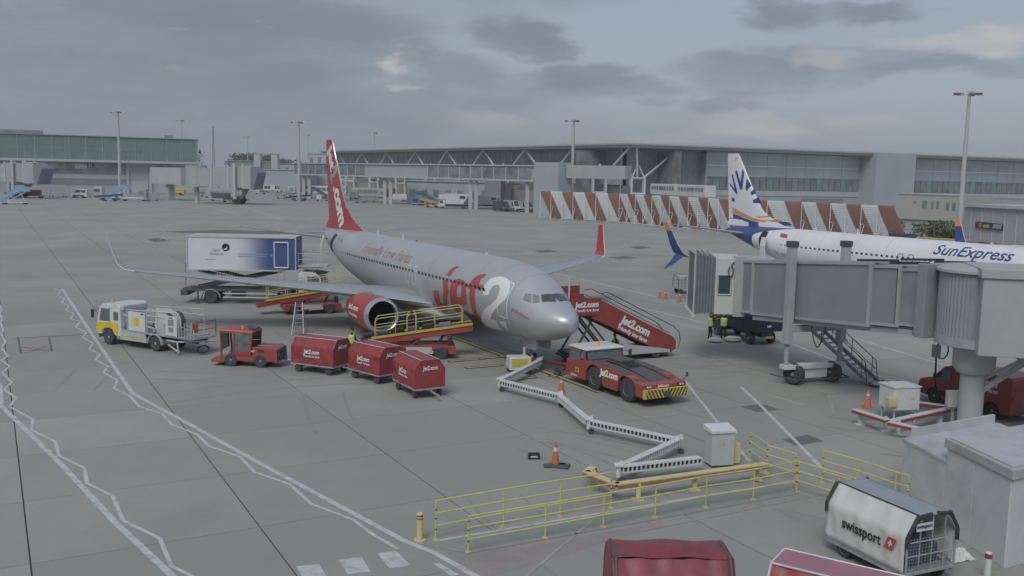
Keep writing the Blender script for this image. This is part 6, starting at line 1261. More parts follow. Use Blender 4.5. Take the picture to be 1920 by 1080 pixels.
# ================================================================ PEOPLE
def limb_mesh(joints, edges, radii):
    me = bpy.data.meshes.new('body'); me.from_pydata(joints, edges, []); o = bpy.data.objects.new('b', me); C.objects.link(o)
    sk = o.modifiers.new('s', 'SKIN'); sk.use_smooth_shade = True
    sk.branch_smoothing = .6
    for i, r in enumerate(radii):
        v = me.skin_vertices[0].data[i]; v.radius = r if isinstance(r, tuple) else (r, r); v.use_root = (i == 0)
    o.modifiers.new('d', 'SUBSURF').levels = 1
    dg = bpy.context.evaluated_depsgraph_get(); m2 = bpy.data.meshes.new_from_object(o.evaluated_get(dg)); bpy.data.objects.remove(o); return m2
def person(label, loc, rz, pose='stand', vest='hi_vis', trouser='dark_cloth', arms=((.25, .3), (.3, .2))):
    t = T('person', label, 'person', loc, rz)
    if pose == 'stand': hip, lean = .92, 0; kn = [(.02, .1, .5), (.05, -.1, .5)]; ft_ = [(-.02, .12, .08), (.0, -.12, .08)]
    elif pose == 'bend': hip, lean = .9, .25; kn = [(.06, .12, .5), (-.02, -.12, .5)]; ft_ = [(0, .13, .08), (-.12, -.13, .08)]
    else: hip, lean = .42, .12; kn = [(.36, .16, .48), (.34, -.16, .42)]; ft_ = [(.08, .17, .08), (.02, -.17, .08)]
    sh = hip+.5*cos(lean*2); sx = .5*sin(lean*2)
    J = [(0, 0, hip), (sx*.35, 0, hip+(sh-hip)*.4), (sx*.8, 0, hip+(sh-hip)*.8), (sx, 0, sh), (sx+.02, 0, sh+.1), (sx+.05, 0, sh+.2), (sx+.05, 0, sh+.29)]
    E_ = [(0, 1), (1, 2), (2, 3), (3, 4), (4, 5), (5, 6)]; r_ = [(.13, .16), (.115, .15), (.12, .18), (.07, .1), .052, .092, .07]
    for k, s in enumerate((1, -1)):
        f, u = arms[k]; n = len(J)
        J += [(sx*.95, s*.19, sh-.03), (sx+f*.35, s*(.24), sh-.28+u*.15), (sx+f*1.1, s*(.2), sh-.42+u*.8)]; E_ += [(2, n), (n, n+1), (n+1, n+2)]; r_ += [.062, .046, .034]
        n = len(J); J += [(0, s*.1, hip-.06), kn[k], ft_[k], (ft_[k][0]+.15, ft_[k][1], .05)]; E_ += [(0, n), (n, n+1), (n+1, n+2), (n+2, n+3)]; r_ += [.085, .062, .045, .04]
    me = limb_mesh(J, E_, r_); me.materials.append(M_(trouser)); me.materials.append(M_('skin'))
    zz = sh+.1
    for p in me.polygons:
        c = p.center; p.material_index = 1 if c.z > zz-.0 and abs(c.y) < .14 else 0; p.use_smooth = True
    bd = place('body', me, t)
    # vest shell
    b = MB(); rr = []
    for f, w, d in ((-.02, .17, .135), (.3, .165, .13), (.6, .185, .14), (.85, .2, .135), (.98, .12, .09)):
        z = hip+(sh-hip)*f; x = sx*f; rr.append([(x+(d+.02)*cos(2*pi*k/16), (w+.025)*sin(2*pi*k/16), z) for k in range(16)])
    b.loft(rr); vs = b.build('vest', M_(vest), t)
    b = MB()
    for f in (.2, .5):
        z = hip+(sh-hip)*f; x = sx*f; b.lathe([(.205, z-.025), (.205, z+.025)], c=(x, 0, 0), n=16)
    for v in range(len(b.v)): q = b.v[v]; b.v[v] = (q[0]*.82, q[1]*.99, q[2])
    b.build('reflective_band', M_('hi_vis_stripe'), vs)
    hx, hz = sx+.05, sh+.26
    b = MB(); b.lathe([(.02, -.12), (.065, -.1), (.088, -.02), (.09, .05), (.06, .11), (.015, .125)], c=(hx+.01, 0, hz), n=14, sz=1); hd = b.build('head', M_('skin'), t)
    b = MB(); b.lathe([(.097, .0), (.1, .05), (.068, .122), (.01, .138)], c=(hx-.008, 0, hz), n=14); b.build('hair', M_('hair'), hd)
    b = MB(); b.tube((hx+.09, 0, hz+.01), (hx+.122, 0, hz-.025), .012, 6); b.build('nose', M_('skin'), hd)
    for s in (-1, 1): b = MB(); b.box((hx+.088, s*.032, hz+.02), (.012, .02, .01)); b.build('eye', M_('hair'), hd); b = MB(); b.box((hx, s*.093, hz-.005), (.03, .014, .05)); b.build('ear', M_('skin'), hd)
    b = MB(); b.box((hx+.087, 0, hz-.058), (.01, .045, .008)); b.build('mouth', M_('red_lens'), hd)
    for k, s in enumerate((1, -1)):
        f, u = arms[k]; w = Vector((sx+f*1.1, s*.2, sh-.42+u*.8)); el = Vector((sx+f*.35, s*.24, sh-.28+u*.15)); d = (w-el).normalized(); sd_ = Vector((0, 1, 0)); up_h = d.cross(sd_).normalized()
        b = MB(); b.bar(w-d*.01, w+d*.1, .07, .028, up=tuple(up_h))
        for q in range(4):
            l = (.06, .072, .068, .05)[q]; a0 = w+d*.09+sd_*(-.027+.018*q); a1 = a0+d*l*.6-up_h*.012; b.tube(a0, a1, .009, 5); b.tube(a1, a1+d*l*.4-up_h*.03, .008, 5)
        a0 = w+d*.03+sd_*(-s*.036); b.tube(a0, a0+d*.04-sd_*s*.03, .011, 5); b.tube(a0+d*.04-sd_*s*.03, a0+d*.075-sd_*s*.03-up_h*.01, .009, 5)
        b.build('hand', M_('skin'), t)
    return t
person('person in hi-vis vest seen from behind beside the flatbed truck', (13.1, 57.7), R(75), 'stand', arms=((.3, .35), (.3, .3)))
person('person in hi-vis vest and dark trousers left of the pair below the bridge cab', (12.25, 57.6), R(20), 'stand', arms=((.35, .5), (.3, .4)))
person('person in hi-vis vest standing behind the first red dolly by the belt loader', (-8.35, 48.9), R(60), 'stand', arms=((.3, .3), (.2, .1)))
person('person in hi-vis vest crouching below the red passenger steps', (5.95, 52.2), R(-160), 'crouch', arms=((.35, .2), (.3, .25)))
# ================================================================ BACKGROUND
mat('far_glass', (.26, .32, .3), .18, .1, var=.25, scale=.25, spec=.7); mat('far_glass_grey', (.46, .51, .53), .2, .1, var=.15, scale=.12, spec=.7); mat('dark_glazing', (.23, .255, .265), .3, .1, var=.4, scale=.35)
mat('hall_glazing', (.3, .335, .345), .3, .1, var=.25, scale=.25); mat('clad_grey', (.4, .415, .425), .55, var=.06, scale=.3, dirt=.08); mat('clad_dark', (.25, .26, .27), .6, var=.1, scale=.3); mat('clad_blue', (.38, .42, .45), .5, var=.06, scale=.2); mat('clad_light', (.46, .48, .49), .5, var=.06, scale=.3); mat('concrete_wall', (.34, .33, .3), .8, var=.1, scale=.4, dirt=.2); mat('cream_wall', (.42, .42, .37), .7, var=.05, scale=.3, dirt=.1); mat('roof_pale', (.4, .41, .41), .6, var=.08, scale=.1); mat('interior', (.26, .32, .29), .8, var=.3, scale=.3)
mat('leaf', (.045, .06, .03), .8, var=.5, scale=.4); mat('bark', (.08, .065, .05), .9); mat('shrub_leaf', (.13, .15, .08), .8, var=.5, scale=1.5)
mgl = mat('clear_green_glass', (.3, .42, .38), .12, 0, var=.12, scale=.15, spec=.8, alpha=.38)
# ---- left terminal pier: long green glass box on a deck
lt = T('glass_terminal', 'long green glass terminal pier on a white deck at the left', 'terminal', (-118.5, 357, 0), R(204.4)); LL = 130
# local x runs left along the facade, local +y faces away? facade plane y=0, building extends to -y
b = MB(); b.span((0, -22, 11.0), (LL, 1.2, 11.9)); b.build('deck', M_('clad_light'), lt); b = MB(); b.span((0, -22, 11.95), (LL, -6, 19.8)); b.build('inner_wall', M_('interior'), lt)
for k in range(24):
    b = MB(); x = k*5.45; b.span((x+.06, -.06, 11.95), (x+5.39, .06, 20.0)); b.build('glass_panel', mgl, lt)
    b = MB(); b.span((x-.09, -.2, 11.95), (x+.06, .16, 20.1)); b.build('mullion', M_('clad_grey'), lt)
b = MB(); b.span((-.06, -22, 11.95), (.06, -.1, 20.0)); b.build('end_glass', mgl, lt)
b = MB(); b.span((-.4, -22.5, 20.1), (LL, .5, 20.4)); rf = b.build('roof', M_('far_glass'), lt)
for x0, x1, z0_, z1_ in ((20, 62, 15.7, 16.1), (2, 46, 13.9, 14.2), (64, 118, 16.6, 17), (28, 40, 12.3, 14.9), (72, 92, 12, 13.6), (8, 18, 12.2, 15.4), (50, 58, 17, 18.4)):
    b = MB(); b.span((x0, -5.5, z0_), (x1, -3.0, z1_)); b.build('inner_floor', M_('clad_light' if z1_-z0_ < 1 else 'clad_dark'), lt)
for k in range(9): b = MB(); b.tube((6+k*13, -2.4, 11.9), (6+k*13, -2.4, 20), .22, 8); b.build('inner_column', M_('clad_grey'), lt)
for x0, x1, h in ((52, 66, 1.5), (8, 11, 1.3)):
    b = MB(); b.span((x0, -8, 20.4), (x1, -7, 20.4+h)); b.build('roof_screen', M_('clad_dark'), rf)
# lower storeys under the deck
b = MB(); b.span((0, -20, 0), (LL, -2.2, 11.0)); b.build('lower_wall', M_('clad_grey'), lt)
for x0, x1, z0_, z1_, m in ((25, 62, 6.8, 8.6, 'dark_glazing'), (25, 62, 5.1, 6.6, 'clad_light'), (25, 62, 2.9, 4.8, 'clad_dark'), (25, 45, 8.8, 10.9, 'dark_glazing'), (46, 62, 8.8, 10.6, 'clad_light'), (9, 15, 5.0, 10.8, 'dark_glazing'), (64, 128, 7.5, 10.8, 'clad_dark'), (9, 14, .1, 3.6, 'clad_light')):
    b = MB(); b.span((x0, -2.2, z0_), (x1, -2.05, z1_)); f = b.build('facade_band', M_(m), lt)
for k in range(9):
    b = MB(); x = 26+k*4; b.span((x, -2.1, 8.9), (x+1.4, -1.95, 10.6)); b.build('window', M_('dark_glazing' if k % 2 else 'far_glass'), lt)
for x in (24, 16.2, 63): b = MB(); b.span((x, -2.2, 0), (x+.9, -1.6, 11)); b.build('pier', M_('clad_light'), lt)
for x0, x1 in ((17.5, 23.5), (1, 8), (66, 76), (80, 90)): b = MB(); b.span((x0, -2.18, .1), (x1, -2.0, 4.4)); b.build('roller_door', M_('clad_light'), lt)
b = MB(); b.box((40, -1.8, 9.4), (4, .2, 1.6)); p = b.build('stand_sign', M_('white_paint'), lt); b = MB(); b.box((36.8, -1.7, 9.8), (2.2, .2, 1.3)); p2 = b.build('stand_sign', M_('black_paint'), lt); text(p2, '51', 1.4, (36.8, -1.58, 9.8), (-1, 0, 0), (0, 0, 1), M_('white_letter'), .03)
# ---- simplified passenger bridges at the far stands
def far_bridge(label, loc, rz, L=22, z=4.2, m='bridge_light', sc=1):
    t = T('passenger_bridge', label, 'passenger bridge', loc, rz); t.scale = (sc,)*3
    for i, (x0, x1, w) in enumerate(((0, L*.34, 1.3), (L*.32, L*.62, 1.45), (L*.6, L*.86, 1.6))):
        b = MB(); b.span((x0, -w, z), (x1, w, z+2.6+i*.12)); s = b.build('tunnel', M_(m), t)
        for y in (-1, 1): b = MB(); b.span((x1-.25, y*(w+.12)-.1, z-.15), (x1, y*(w+.12)+.1, z+2.9+i*.12)); b.build('end_frame', M_('clad_light'), s)
    b = MB(); b.lathe([(1.5, z-.1), (1.5, z+2.9)], c=(.2, 0, 0), n=20); b.build('rotunda', M_(m), t); b = MB(); b.lathe([(.35, 0), (.35, z)], c=(.2, 0, 0), n=12); b.build('column', M_('clad_light'), t)
    b = MB(); b.prism([(L*.86, z-.2), (L*.86, z+3.0), (L*.98, z+2.9), (L*1.06, z+2.0), (L*1.0, z-.2)], -1.9, 1.9); cb = b.build('cab', M_('clad_grey'), t); b = MB(); b.prism([(L*.985, z-.3), (L*.985, z+2.9), (L*1.1, z+2.1), (L*1.03, z-.3)], -2.0, 2.0); b.build('bellows', M_('bellows_grey'), cb)
    b = MB()
    for y in (-1.9, 1.9): b.bar((L*.72, y, .8), (L*.72, y, z+3.3), .35)
    b.bar((L*.72, -1.9, z-.3), (L*.72, 1.9, z-.3), .4); b.bar((L*.72, -1.9, 1.0), (L*.72, 1.9, 1.0), .5); b.build('lift_frame', M_('clad_light'), t)
    for y in (-1.2, 1.2): wheel(t, (L*.72, y, .6), .6, .5, name='bogie_wheel')
    b = MB(); b.bar((L*.8, 2.0, z), (L*.62, 2.6, .1), .8, .12); b.build('service_stairs', M_('galvanised'), t); return t
far_bridge('pale passenger bridge ending right of the green glass terminal', (-88.5, 264, 0), R(-3), 8.8, 2.45, sc=1.95)
far_bridge('pale passenger bridge at the far left edge below the green glass', (-160, 276, 0), R(0), 12, 2.5, sc=1.9)
b_ = T('fixed_link', 'white fixed link between the green glass terminal and the passenger bridge', 'gangway', (-109, 290, 0), R(-40)); b = MB(); b.span((0, -2, 4.8), (17, 2, 9.7)); b.build('wall', M_('clad_light'), b_); b = MB(); b.span((7, -1, 0), (8.5, 1, 4.8)); b.build('column', M_('clad_grey'), b_)
# ---- main terminal: glass hall under a wide flat roof on tree columns
CR = Vector((29, 250, 0)); dl = Vector((-.53, .848, 0)).normalized(); dr = Vector((.9, .43, 0)).normalized()
mt = T('main_terminal', 'wide glass terminal hall with overhanging roof and white tree-like struts', 'terminal', CR); LLf, LRt = 212, 230
def on(d, s, off=0, z=0):      # along facade d, off outward
    n = (Vector((dl.y, -dl.x, 0)) if d is dl else Vector((dr.y, -dr.x, 0)))
    if d is dl: n = -n if n.y > 0 else n
    if n.y > 0: n = -n
    return d*s+n*off+Vector((0, 0, z))
def wall(d, s0, s1, z0_, z1_, off, m, nm, th=.3, parent=None):
    b = MB(); b.bar(on(d, s0, off, (z0_+z1_)/2), on(d, s1, off, (z0_+z1_)/2), th, z1_-z0_); return b.build(nm, M_(m), parent or mt)
# roof slab: diamond-ish plan with low domes
b = MB(); P = [on(dl, -4, 0)*0+Vector((0, -6, 0)), on(dr, LRt, 5), dr*LRt+dl*LLf*1.0, on(dl, LLf, 5)]
b.prism([(p.x, p.y) for p in P], 18.0, 18.4, 'z'); rf = b.build('roof', M_('roof_pale'), mt)
b = MB(); P2 = [Vector((0, -5, 0)), on(dr, LRt, 4), dr*LRt+dl*LLf, on(dl, LLf, 4)]; b.prism([(p.x, p.y) for p in P2], 17.35, 18.0, 'z'); b.build('fascia', M_('clad_light'), rf)
b = MB(); P2 = [Vector((0, -2.5, 0)), on(dr, LRt, 1.5), dr*LRt+dl*LLf, on(dl, LLf, 1.5)]; b.prism([(p.x, p.y) for p in P2], 17.15, 17.35, 'z'); b.build('soffit', M_('clad_dark'), rf)
dome = None
for i in range(11):
    for j in range(9):
        if i > 1 and j > 1: continue
        p = dr*(9+i*21)+dl*(9+j*21)
        if dome is None:
            b = MB(); rr = []
            for z, q in ((18.4, 1), (18.95, .93), (19.3, .75), (19.35, .3)): rr.append([tuple(dr*a*8.6*q+dl*c*8.6*q+Vector((0, 0, z-18.4))) for a, c in ((-1, -1), (0, -1.02), (1, -1), (1.02, 0), (1, 1), (0, 1.02), (-1, 1), (-1.02, 0))])
            b.loft(rr, sm=False); dome = b.build('roof_dome', M_('roof_pale'), rf, p+Vector((0, 0, 18.4)))
        else: place('roof_dome', dome.data, rf, p+Vector((0, 0, 18.4)))
# left facade: dark glazing with mullions
wall(dl, 4, LLf, 6.5, 17.15, -2.5, 'hall_glazing', 'glass_wall')
for k in range(50): wall(dl, 12+k*4, 12.25+k*4, 6.5, 17.1, -2.3, 'clad_light', 'mullion', .15)
for z in (9.5, 13): wall(dl, 12, LLf, z, z+.18, -2.3, 'clad_grey', 'transom', .12)
# right facade
wall(dr, 2, 26, 5.0, 17.15, -2.5, 'hall_glazing', 'glass_wall')
for k in range(7): wall(dr, k*4, k*4+.25, 5, 17.1, -2.3, 'clad_light', 'mullion', .15)
b = MB(); b.bar(on(dr, 26, .2, 8.3), on(dr, 26, -9, 8.3), .4, 17); b.build('return_wall', M_('far_glass_grey'), mt); wall(dr, -8, 26, 0, 16.6, -12, 'dark_glazing', 'back_wall'); wall(dl, -8, 30, 0, 16.6, -12, 'dark_glazing', 'back_wall')
bays = [(26, 82), (98, 172), (188, 228)]
for a, c in bays:
    n = int((c-a)/7)
    for k in range(n):
        s0 = a+(c-a)*k/n; s1 = a+(c-a)*(k+1)/n
        for z0_, z1_ in ((10.4, 13.4), (13.5, 17.1)): wall(dr, s0+.06, s1-.06, z0_, z1_, 0, 'far_glass_grey', 'glass_panel')
        for q in range(3):
            u0 = s0+(s1-s0)*q/3; u1 = s0+(s1-s0)*(q+1)/3
            wall(dr, u0+.12, u1-.12, 6.9, 10.3, 0, ('dark_glazing', 'far_glass', 'dark_glazing', 'clad_dark')[(k*3+q) % 4], 'window')
    wall(dr, a, c, 6.7, 10.4, -.3, 'clad_light', 'window_band')
    wall(dr, a, c, 5.2, 6.7, .2, 'clad_light', 'sill_band'); wall(dr, a, c, 0, 5.2, 0, 'clad_blue', 'lower_wall')
for a, c in ((82, 98), (172, 188)):
    wall(dr, a, c, 0, 18.3, 3, 'clad_blue', 'stair_tower', 7)
for a, z0_, z1_, w in ((108, 1.5, 4.6, 5), (122, .5, 2.4, 4), (60, 3.3, 4.6, 16), (196, 4, 9.5, 8)): wall(dr, a, a+w, z0_, z1_, .3, 'clad_dark', 'recess')
for k in range(4): wall(dr, 176+k*3.2, 178+k*3.2, 4.6, 9.6, 6.7, 'dark_glazing', 'tower_window')
# tree columns
def tree_col(s, d, full=True):
    c = on(d, s, 1.5); o_ = MB(); h = 9.5
    for a, e in ((-1.7, -1.7), (-1.7, 1.7), (1.7, -1.7), (1.7, 1.7)):
        q = Vector((a, e, 0)); o_.tube(c+q+Vector((0, 0, 0)), c+q+Vector((0, 0, h)), .28, 8)
    for z in (5.5, h):
        for (a, e), (a2, e2) in zip(((-1.7, -1.7), (-1.7, 1.7), (1.7, 1.7), (1.7, -1.7)), ((-1.7, 1.7), (1.7, 1.7), (1.7, -1.7), (-1.7, -1.7))): o_.tube(c+Vector((a, e, z)), c+Vector((a2, e2, z)), .2, 6)
    for a, e in ((-1.7, -1.7), (-1.7, 1.7), (1.7, -1.7), (1.7, 1.7)): o_.tube(c+Vector((a, e, h)), c+Vector((0, 0, h+3.6)), .13, 6)
    t = o_.build('column_cluster', M_('white_paint'), mt)
    for u, v in (((dl, 1), (dl, -1)) if d is dl else ((dl, 1), (dr, 1), (-dr-dl, .2))):
        for e in (-1,):
            st_ = MB(); st_.tube(c+u*v*1.7+Vector((0, 0, h)), c+u*v*12.3+Vector((0, 0, 17.3)), .3, 8); st_.build('strut', M_('white_paint'), t)
    return t
for s in (9, 34, 59, 84, 109, 134, 159, 184): tree_col(s, dl)
tree_col(3, dr)
wall(dl, 3, 34, 7.6, 12.4, -1.5, 'clad_light', 'solid_band', .6); wall(dl, 0, 60, 5.0, 7.5, -2, 'dark_glazing', 'window_strip', .5); wall(dl, 0, LLf, 0, 5.0, -1.5, 'concrete_wall', 'lower_wall', .5)
wall(dr, 0, 26, 0, 5.0, -1, 'clad_grey', 'lower_wall', .5); wall(dr, 0, 26, 5.0, 7.4, -1, 'dark_glazing', 'window_strip', .5)
# ---- elevated glazed walkway in front
A_ = Vector((-74.697, 330.0, 9.881)); B2 = Vector((6.478, 244.0, 10.626)); wk = T('elevated_walkway', 'elevated grey walkway with glazed stretches crossing in front of the main terminal', 'walkway', (A_.x, A_.y, 0))
A_.z = 0; B2.z = 0; D = B2-A_; Lw = D.length; u = D/Lw; nv = Vector((u.y, -u.x, 0)); nv = -nv if nv.y > 0 else nv
zf, zt = 8.4, 12.0
def wp(s, off, z): return u*s+nv*off+Vector((0, 0, z))
b = MB(); b.bar(wp(0, 0, (zf+zt)/2), wp(Lw, 0, (zf+zt)/2), 3.4, zt-zf-.1); b.build('core', M_('clad_blue'), wk)
b = MB(); b.bar(wp(0, 0, zf-.1), wp(Lw, 0, zf-.1), 4.4, .5); b.build('floor_slab', M_('clad_light'), wk); b = MB(); b.bar(wp(0, 0, zt+.1), wp(Lw, 0, zt+.1), 4.4, .35); b.build('roof_slab', M_('clad_light'), wk)
for f0, f1 in ((0, .36), (.63, .99)):
    n = int((f1-f0)*Lw/4.3)
    for k in range(n):
        s0 = (f0+(f1-f0)*k/n)*Lw; s1 = (f0+(f1-f0)*(k+1)/n)*Lw; b = MB(); b.bar(wp(s0+.15, 1.8, (zf+zt)/2), wp(s1-.15, 1.8, (zf+zt)/2), .12, zt-zf-.6); b.build('window', M_('dark_glazing'), wk); b = MB(); b.bar(wp(s0-.14, 1.88, (zf+zt)/2), wp(s0+.14, 1.88, (zf+zt)/2), .2, zt-zf); b.build('mullion', M_('clad_light'), wk)
for f in (.04, .07, .44, .465, .78, .8, .97): b = MB(); b.bar(wp(f*Lw, .8, 0), wp(f*Lw, .8, zf), 1.0); b.build('column', M_('clad_light'), wk)
b = MB(); b.bar(wp(Lw+1, .5, 6.5), wp(Lw+9.5, .5, 6.5), 5, 13.0); b.build('end_block', M_('clad_blue'), wk)
b = MB(); b.bar(wp(Lw+9.5, -1, 10.8), wp(Lw+26, -4, 10.8), 3, 3.2); b.build('solid_wing', M_('clad_grey'), wk)
# ramp and lower buildings behind the equipment
for nm, lb, pa_, pb_, z0_, z1_, th, m, cat in (
    ('service_building', 'low grey service building below the elevated walkway', (760, 366, 300), (940, 366, 290), 0, 7, 8, 'clad_grey', 'building'),
    ('ramp', 'long buff concrete ramp rising behind the parked vans', (830, 345, 330), (1160, 345, 262), 5.2, 7.0, 4, 'concrete_wall', 'ramp'),
    ('dark_store', 'dark square plant room among the walkway columns', (905, 345, 285), (935, 345, 284), 0, 8.4, 6, 'clad_dark', 'building'),
    ('distant_block', 'distant white block with ribbed windows behind the tail of the silver airliner', (575, 300, 520), (665, 300, 515), 8, 18.5, 20, 'clad_light', 'building'),
    ('distant_hangar', 'pale blue distant hangar wall between glass pier and walkway', (360, 320, 430), (560, 320, 420), 0, 9.5, 20, 'clad_blue', 'hangar'),
    ('distant_office', 'distant flat office with dark glazing right of the glass pier', (430, 300, 480), (510, 300, 480), 8.5, 13.5, 15, 'far_glass', 'office building'),
    ('distant_shed', 'distant pale shed roof beyond the floodlight mast', (510, 300, 500), (580, 300, 500), 8, 12.6, 15, 'clad_light', 'building')):
    P0 = Vector(((pa_[0]-960)/1774.3*pa_[2], pa_[2], 0)); P1 = Vector(((pb_[0]-960)/1774.3*pb_[2], pb_[2], 0)); t = T(nm, lb, cat, P0); q = P1-P0; d = q.normalized(); s = Vector((-d.y, d.x, 0))
    b = MB(); b.bar(s*th/2+Vector((0, 0, (z0_+z1_)/2)), q+s*th/2+Vector((0, 0, (z0_+z1_)/2)), th, z1_-z0_); w_ = b.build('wall', M_(m), t)
    b = MB(); b.bar(s*th/2+Vector((0, 0, z1_+.15)), q+s*th/2+Vector((0, 0, z1_+.15)), th+.8, .3); b.build('roof', M_('roof_pale'), t)
    if z0_ > 1: b = MB(); b.bar(s*th/2+Vector((0, 0, z0_/2)), q+s*th/2+Vector((0, 0, z0_/2)), th-1, z0_); b.build('base', M_('clad_grey'), t)
    n = max(2, int(q.length/4))
    for k in range(n):
        if nm in ('ramp', 'dark_store', 'distant_hangar'): break
        c = q*((k+.5)/n)-s*.08; h = (z1_-z0_)
        b = MB(); b.bar(c-d*.9+Vector((0, 0, z0_+h*.5)), c+d*.9+Vector((0, 0, z0_+h*.5)), .2, h*(.7 if nm == 'distant_block' else .3)); b.build('window', M_('dark_glazing'), t)
for px, y_ in ((483, 480), (515, 480)):
    t = T('vent_tower', 'pale square vent tower on the skyline, %s one' % ('left' if px == 483 else 'right'), 'tower', ((px-960)/1774.3*y_, y_, 0)); b = MB(); b.span((-1.6, -2, 0), (1.6, 2, 17.2)); b.build('shaft', M_('clad_light'), t); b = MB(); b.span((-1.8, -2.2, 17.2), (1.8, 2.2, 17.5)); b.build('cap', M_('clad_grey'), t)
t = T('radio_mast', 'thin lattice radio mast on the skyline above the trees', 'mast', (-284, 900, 0)); b = MB()
for a, c in ((-1, -1), (1, -1), (1, 1), (-1, 1)): b.tube((a*1.2, c*1.2, 0), (a*.3, c*.3, 48), .22, 4)
for k in range(12): z = k*4; w = 1.2-.9*z/48; b.tube((-w, -w, z), (w*.93, -w*.93, z+4), .15, 3)
b.build('lattice', M_('clad_grey'), t)
# ---- floodlight masts
def mast(label, x, y, h, r=.28, heads=6):
    t = T('floodlight_mast', label, 'floodlight', (x, y, 0), group=None); b = MB(); b.tube((0, 0, 0), (0, 0, h), r*1.4, 12, r*.7); b.build('pole', M_('clad_light'), t)
    b = MB(); b.tube((-2.2, 0, h), (2.2, 0, h), .12, 6); b.tube((0, -1.5, h), (0, 1.5, h), .12, 6); b.lathe([(.5, h-.1), (.5, h+.25)], n=10); hd = b.build('head_frame', M_('clad_grey'), t)
    for k in range(heads):
        a = 2*pi*k/heads; b = MB(); b.box((1.9*cos(a), 1.2*sin(a), h-.15), (.9, .6, .3), rz=a); b.build('floodlight', M_('dark_grey' if k % 2 else 'light_lens'), hd)
    b = MB(); b.span((-.6, -.6, 0), (.6, .6, 1.0)); b.build('base', M_('concrete_wall'), t); return t

for lb, (x, y, z), r in [('tall floodlight mast in front of the green glass terminal', (-128.482, 310.0, 27.152), 0.42), ('tall floodlight mast left of the silver airliner tail', (-67.812, 300.0, 24.629), 0.4), ('tall floodlight mast rising behind the left end of the blast fence', (14.904, 245.0, 23.778), 0.42), ('distant floodlight mast behind the right end of the green glass', (-146.353, 420.0, 30.142), 0.3), ('faint distant floodlight mast beyond the left of the walkway', (-167.799, 600.0, 29.418), 0.3), ('slim distant floodlight mast just left of the airliner fin', (-112.659, 520.0, 28.639), 0.3), ('floodlight mast right of the silver airliner fin', (-58.803, 400.0, 25.776), 0.35)]: mast(lb, x, y, z, r)
x, y, z = (70.565, 150.0, 23.846); mast('nearest floodlight mast rising behind the white airliner at the right', x, y, z, .33)
# ---- blast fence: leaning slatted panels on white frames
mat('fence_rust', (.33, .175, .14), .7, var=.12, scale=.8, dirt=.2); mat('fence_white', (.74, .76, .76), .6, var=.08, scale=.8, dirt=.2)
fp = [Vector((*p, 0)) for p in [(5.952, 214.603), (22.503, 202.502), (37.211, 172.533), (49.066, 161.803), (58.672, 146.438)]]
bf = T('blast_fence', 'long leaning blast fence in rust red and white slatted stripes', 'blast fence', fp[0]); k = 0
PW = 3.0
for p, q in zip(fp[:-1], fp[1:]):
    d = (q-p); n = max(1, round(d.length/PW)); w = d.length/n; d.normalize(); nb = Vector((-d.y, d.x, 0)); nb = nb if nb.y > 0 else -nb
    for i in range(n):
        o_ = p+d*(i*w)-fp[0]; rust = k % 2 == 0; b = MB()
        for z in range(17):
            f = z/16; off = 1.9*(1-f)**1.2; c0 = o_+nb*off+d*(1.9*(1-f))+Vector((0, 0, .35+5.7*f)); b.bar(c0+d*.04, c0+d*(w-.04), .07, .38)
        b.build('slatted_panel', M_('fence_rust' if rust else 'fence_white'), bf)
        b = MB()
        b.bar(o_, o_+Vector((0, 0, 6.2)), .09); b.bar(o_+nb*1.9+Vector((0, 0, .3)), o_+nb*.1+Vector((0, 0, 6.1)), .1); b.bar(o_+Vector((0, 0, .4)), o_+nb*1.0+Vector((0, 0, 3.2)), .08); b.bar(o_+Vector((0, 0, 3.1)), o_+nb*1.45+Vector((0, 0, 3.1)), .08); b.bar(o_+Vector((0, 0, .15)), o_+nb*3.4+Vector((0, 0, .15)), .12)
        b.build('support_frame', M_('fence_white'), bf)
        k += 1
# ---- transit cars on the guideway behind the fence
tw = T('transit_vehicle', 'white two-car people mover with dark windows behind the blast fence', 'transit vehicle'); P0, P1 = Vector((34.364, 232.0, 6.267)), Vector((42.371, 205.0, 5.569)); P0.z = P1.z = 5.6; q = P1-P0; d = q.normalized(); Lc = q.length; tw.location = (P0.x, P0.y, 0)
dz = Vector((0, 0, 5.7)); s_ = Vector((d.y, -d.x, 0)); s_ = s_ if s_.y < 0 else -s_
for f0, f1 in ((0, .49), (.51, 1)):
    b = MB(); b.bar(d*Lc*f0+dz+Vector((0, 0, 1.3)), d*Lc*f1+dz+Vector((0, 0, 1.3)), 2.6, 2.6); c_ = b.build('car_body', M_('white_paint'), tw, bevel=.15)
    for i in range(9):
        f = f0+(f1-f0)*(.1+.8*i/8); b = MB(); e = .45 if i != 4 else .8; b.bar(d*(Lc*f-e)+dz+s_*1.33+Vector((0, 0, 1.7)), d*(Lc*f+e)+dz+s_*1.33+Vector((0, 0, 1.6)), .06, .85); b.build('window', M_('dark_glazing'), c_)
b = T('guideway', 'raised concrete guideway below the people mover', 'guideway', (P0.x, P0.y, 0)); m_ = MB(); m_.bar(d*-60+Vector((0, 0, 4.8)), d*(Lc+22)+Vector((0, 0, 4.8)), 3.4, .8); m_.build('beam', M_('concrete_wall'), b); m_ = MB(); m_.bar(d*-60-s_*3+Vector((0, 0, 2.2)), d*(Lc+22)-s_*3+Vector((0, 0, 2.2)), 2, 4.4); m_.build('embankment_wall', M_('concrete_wall'), b)
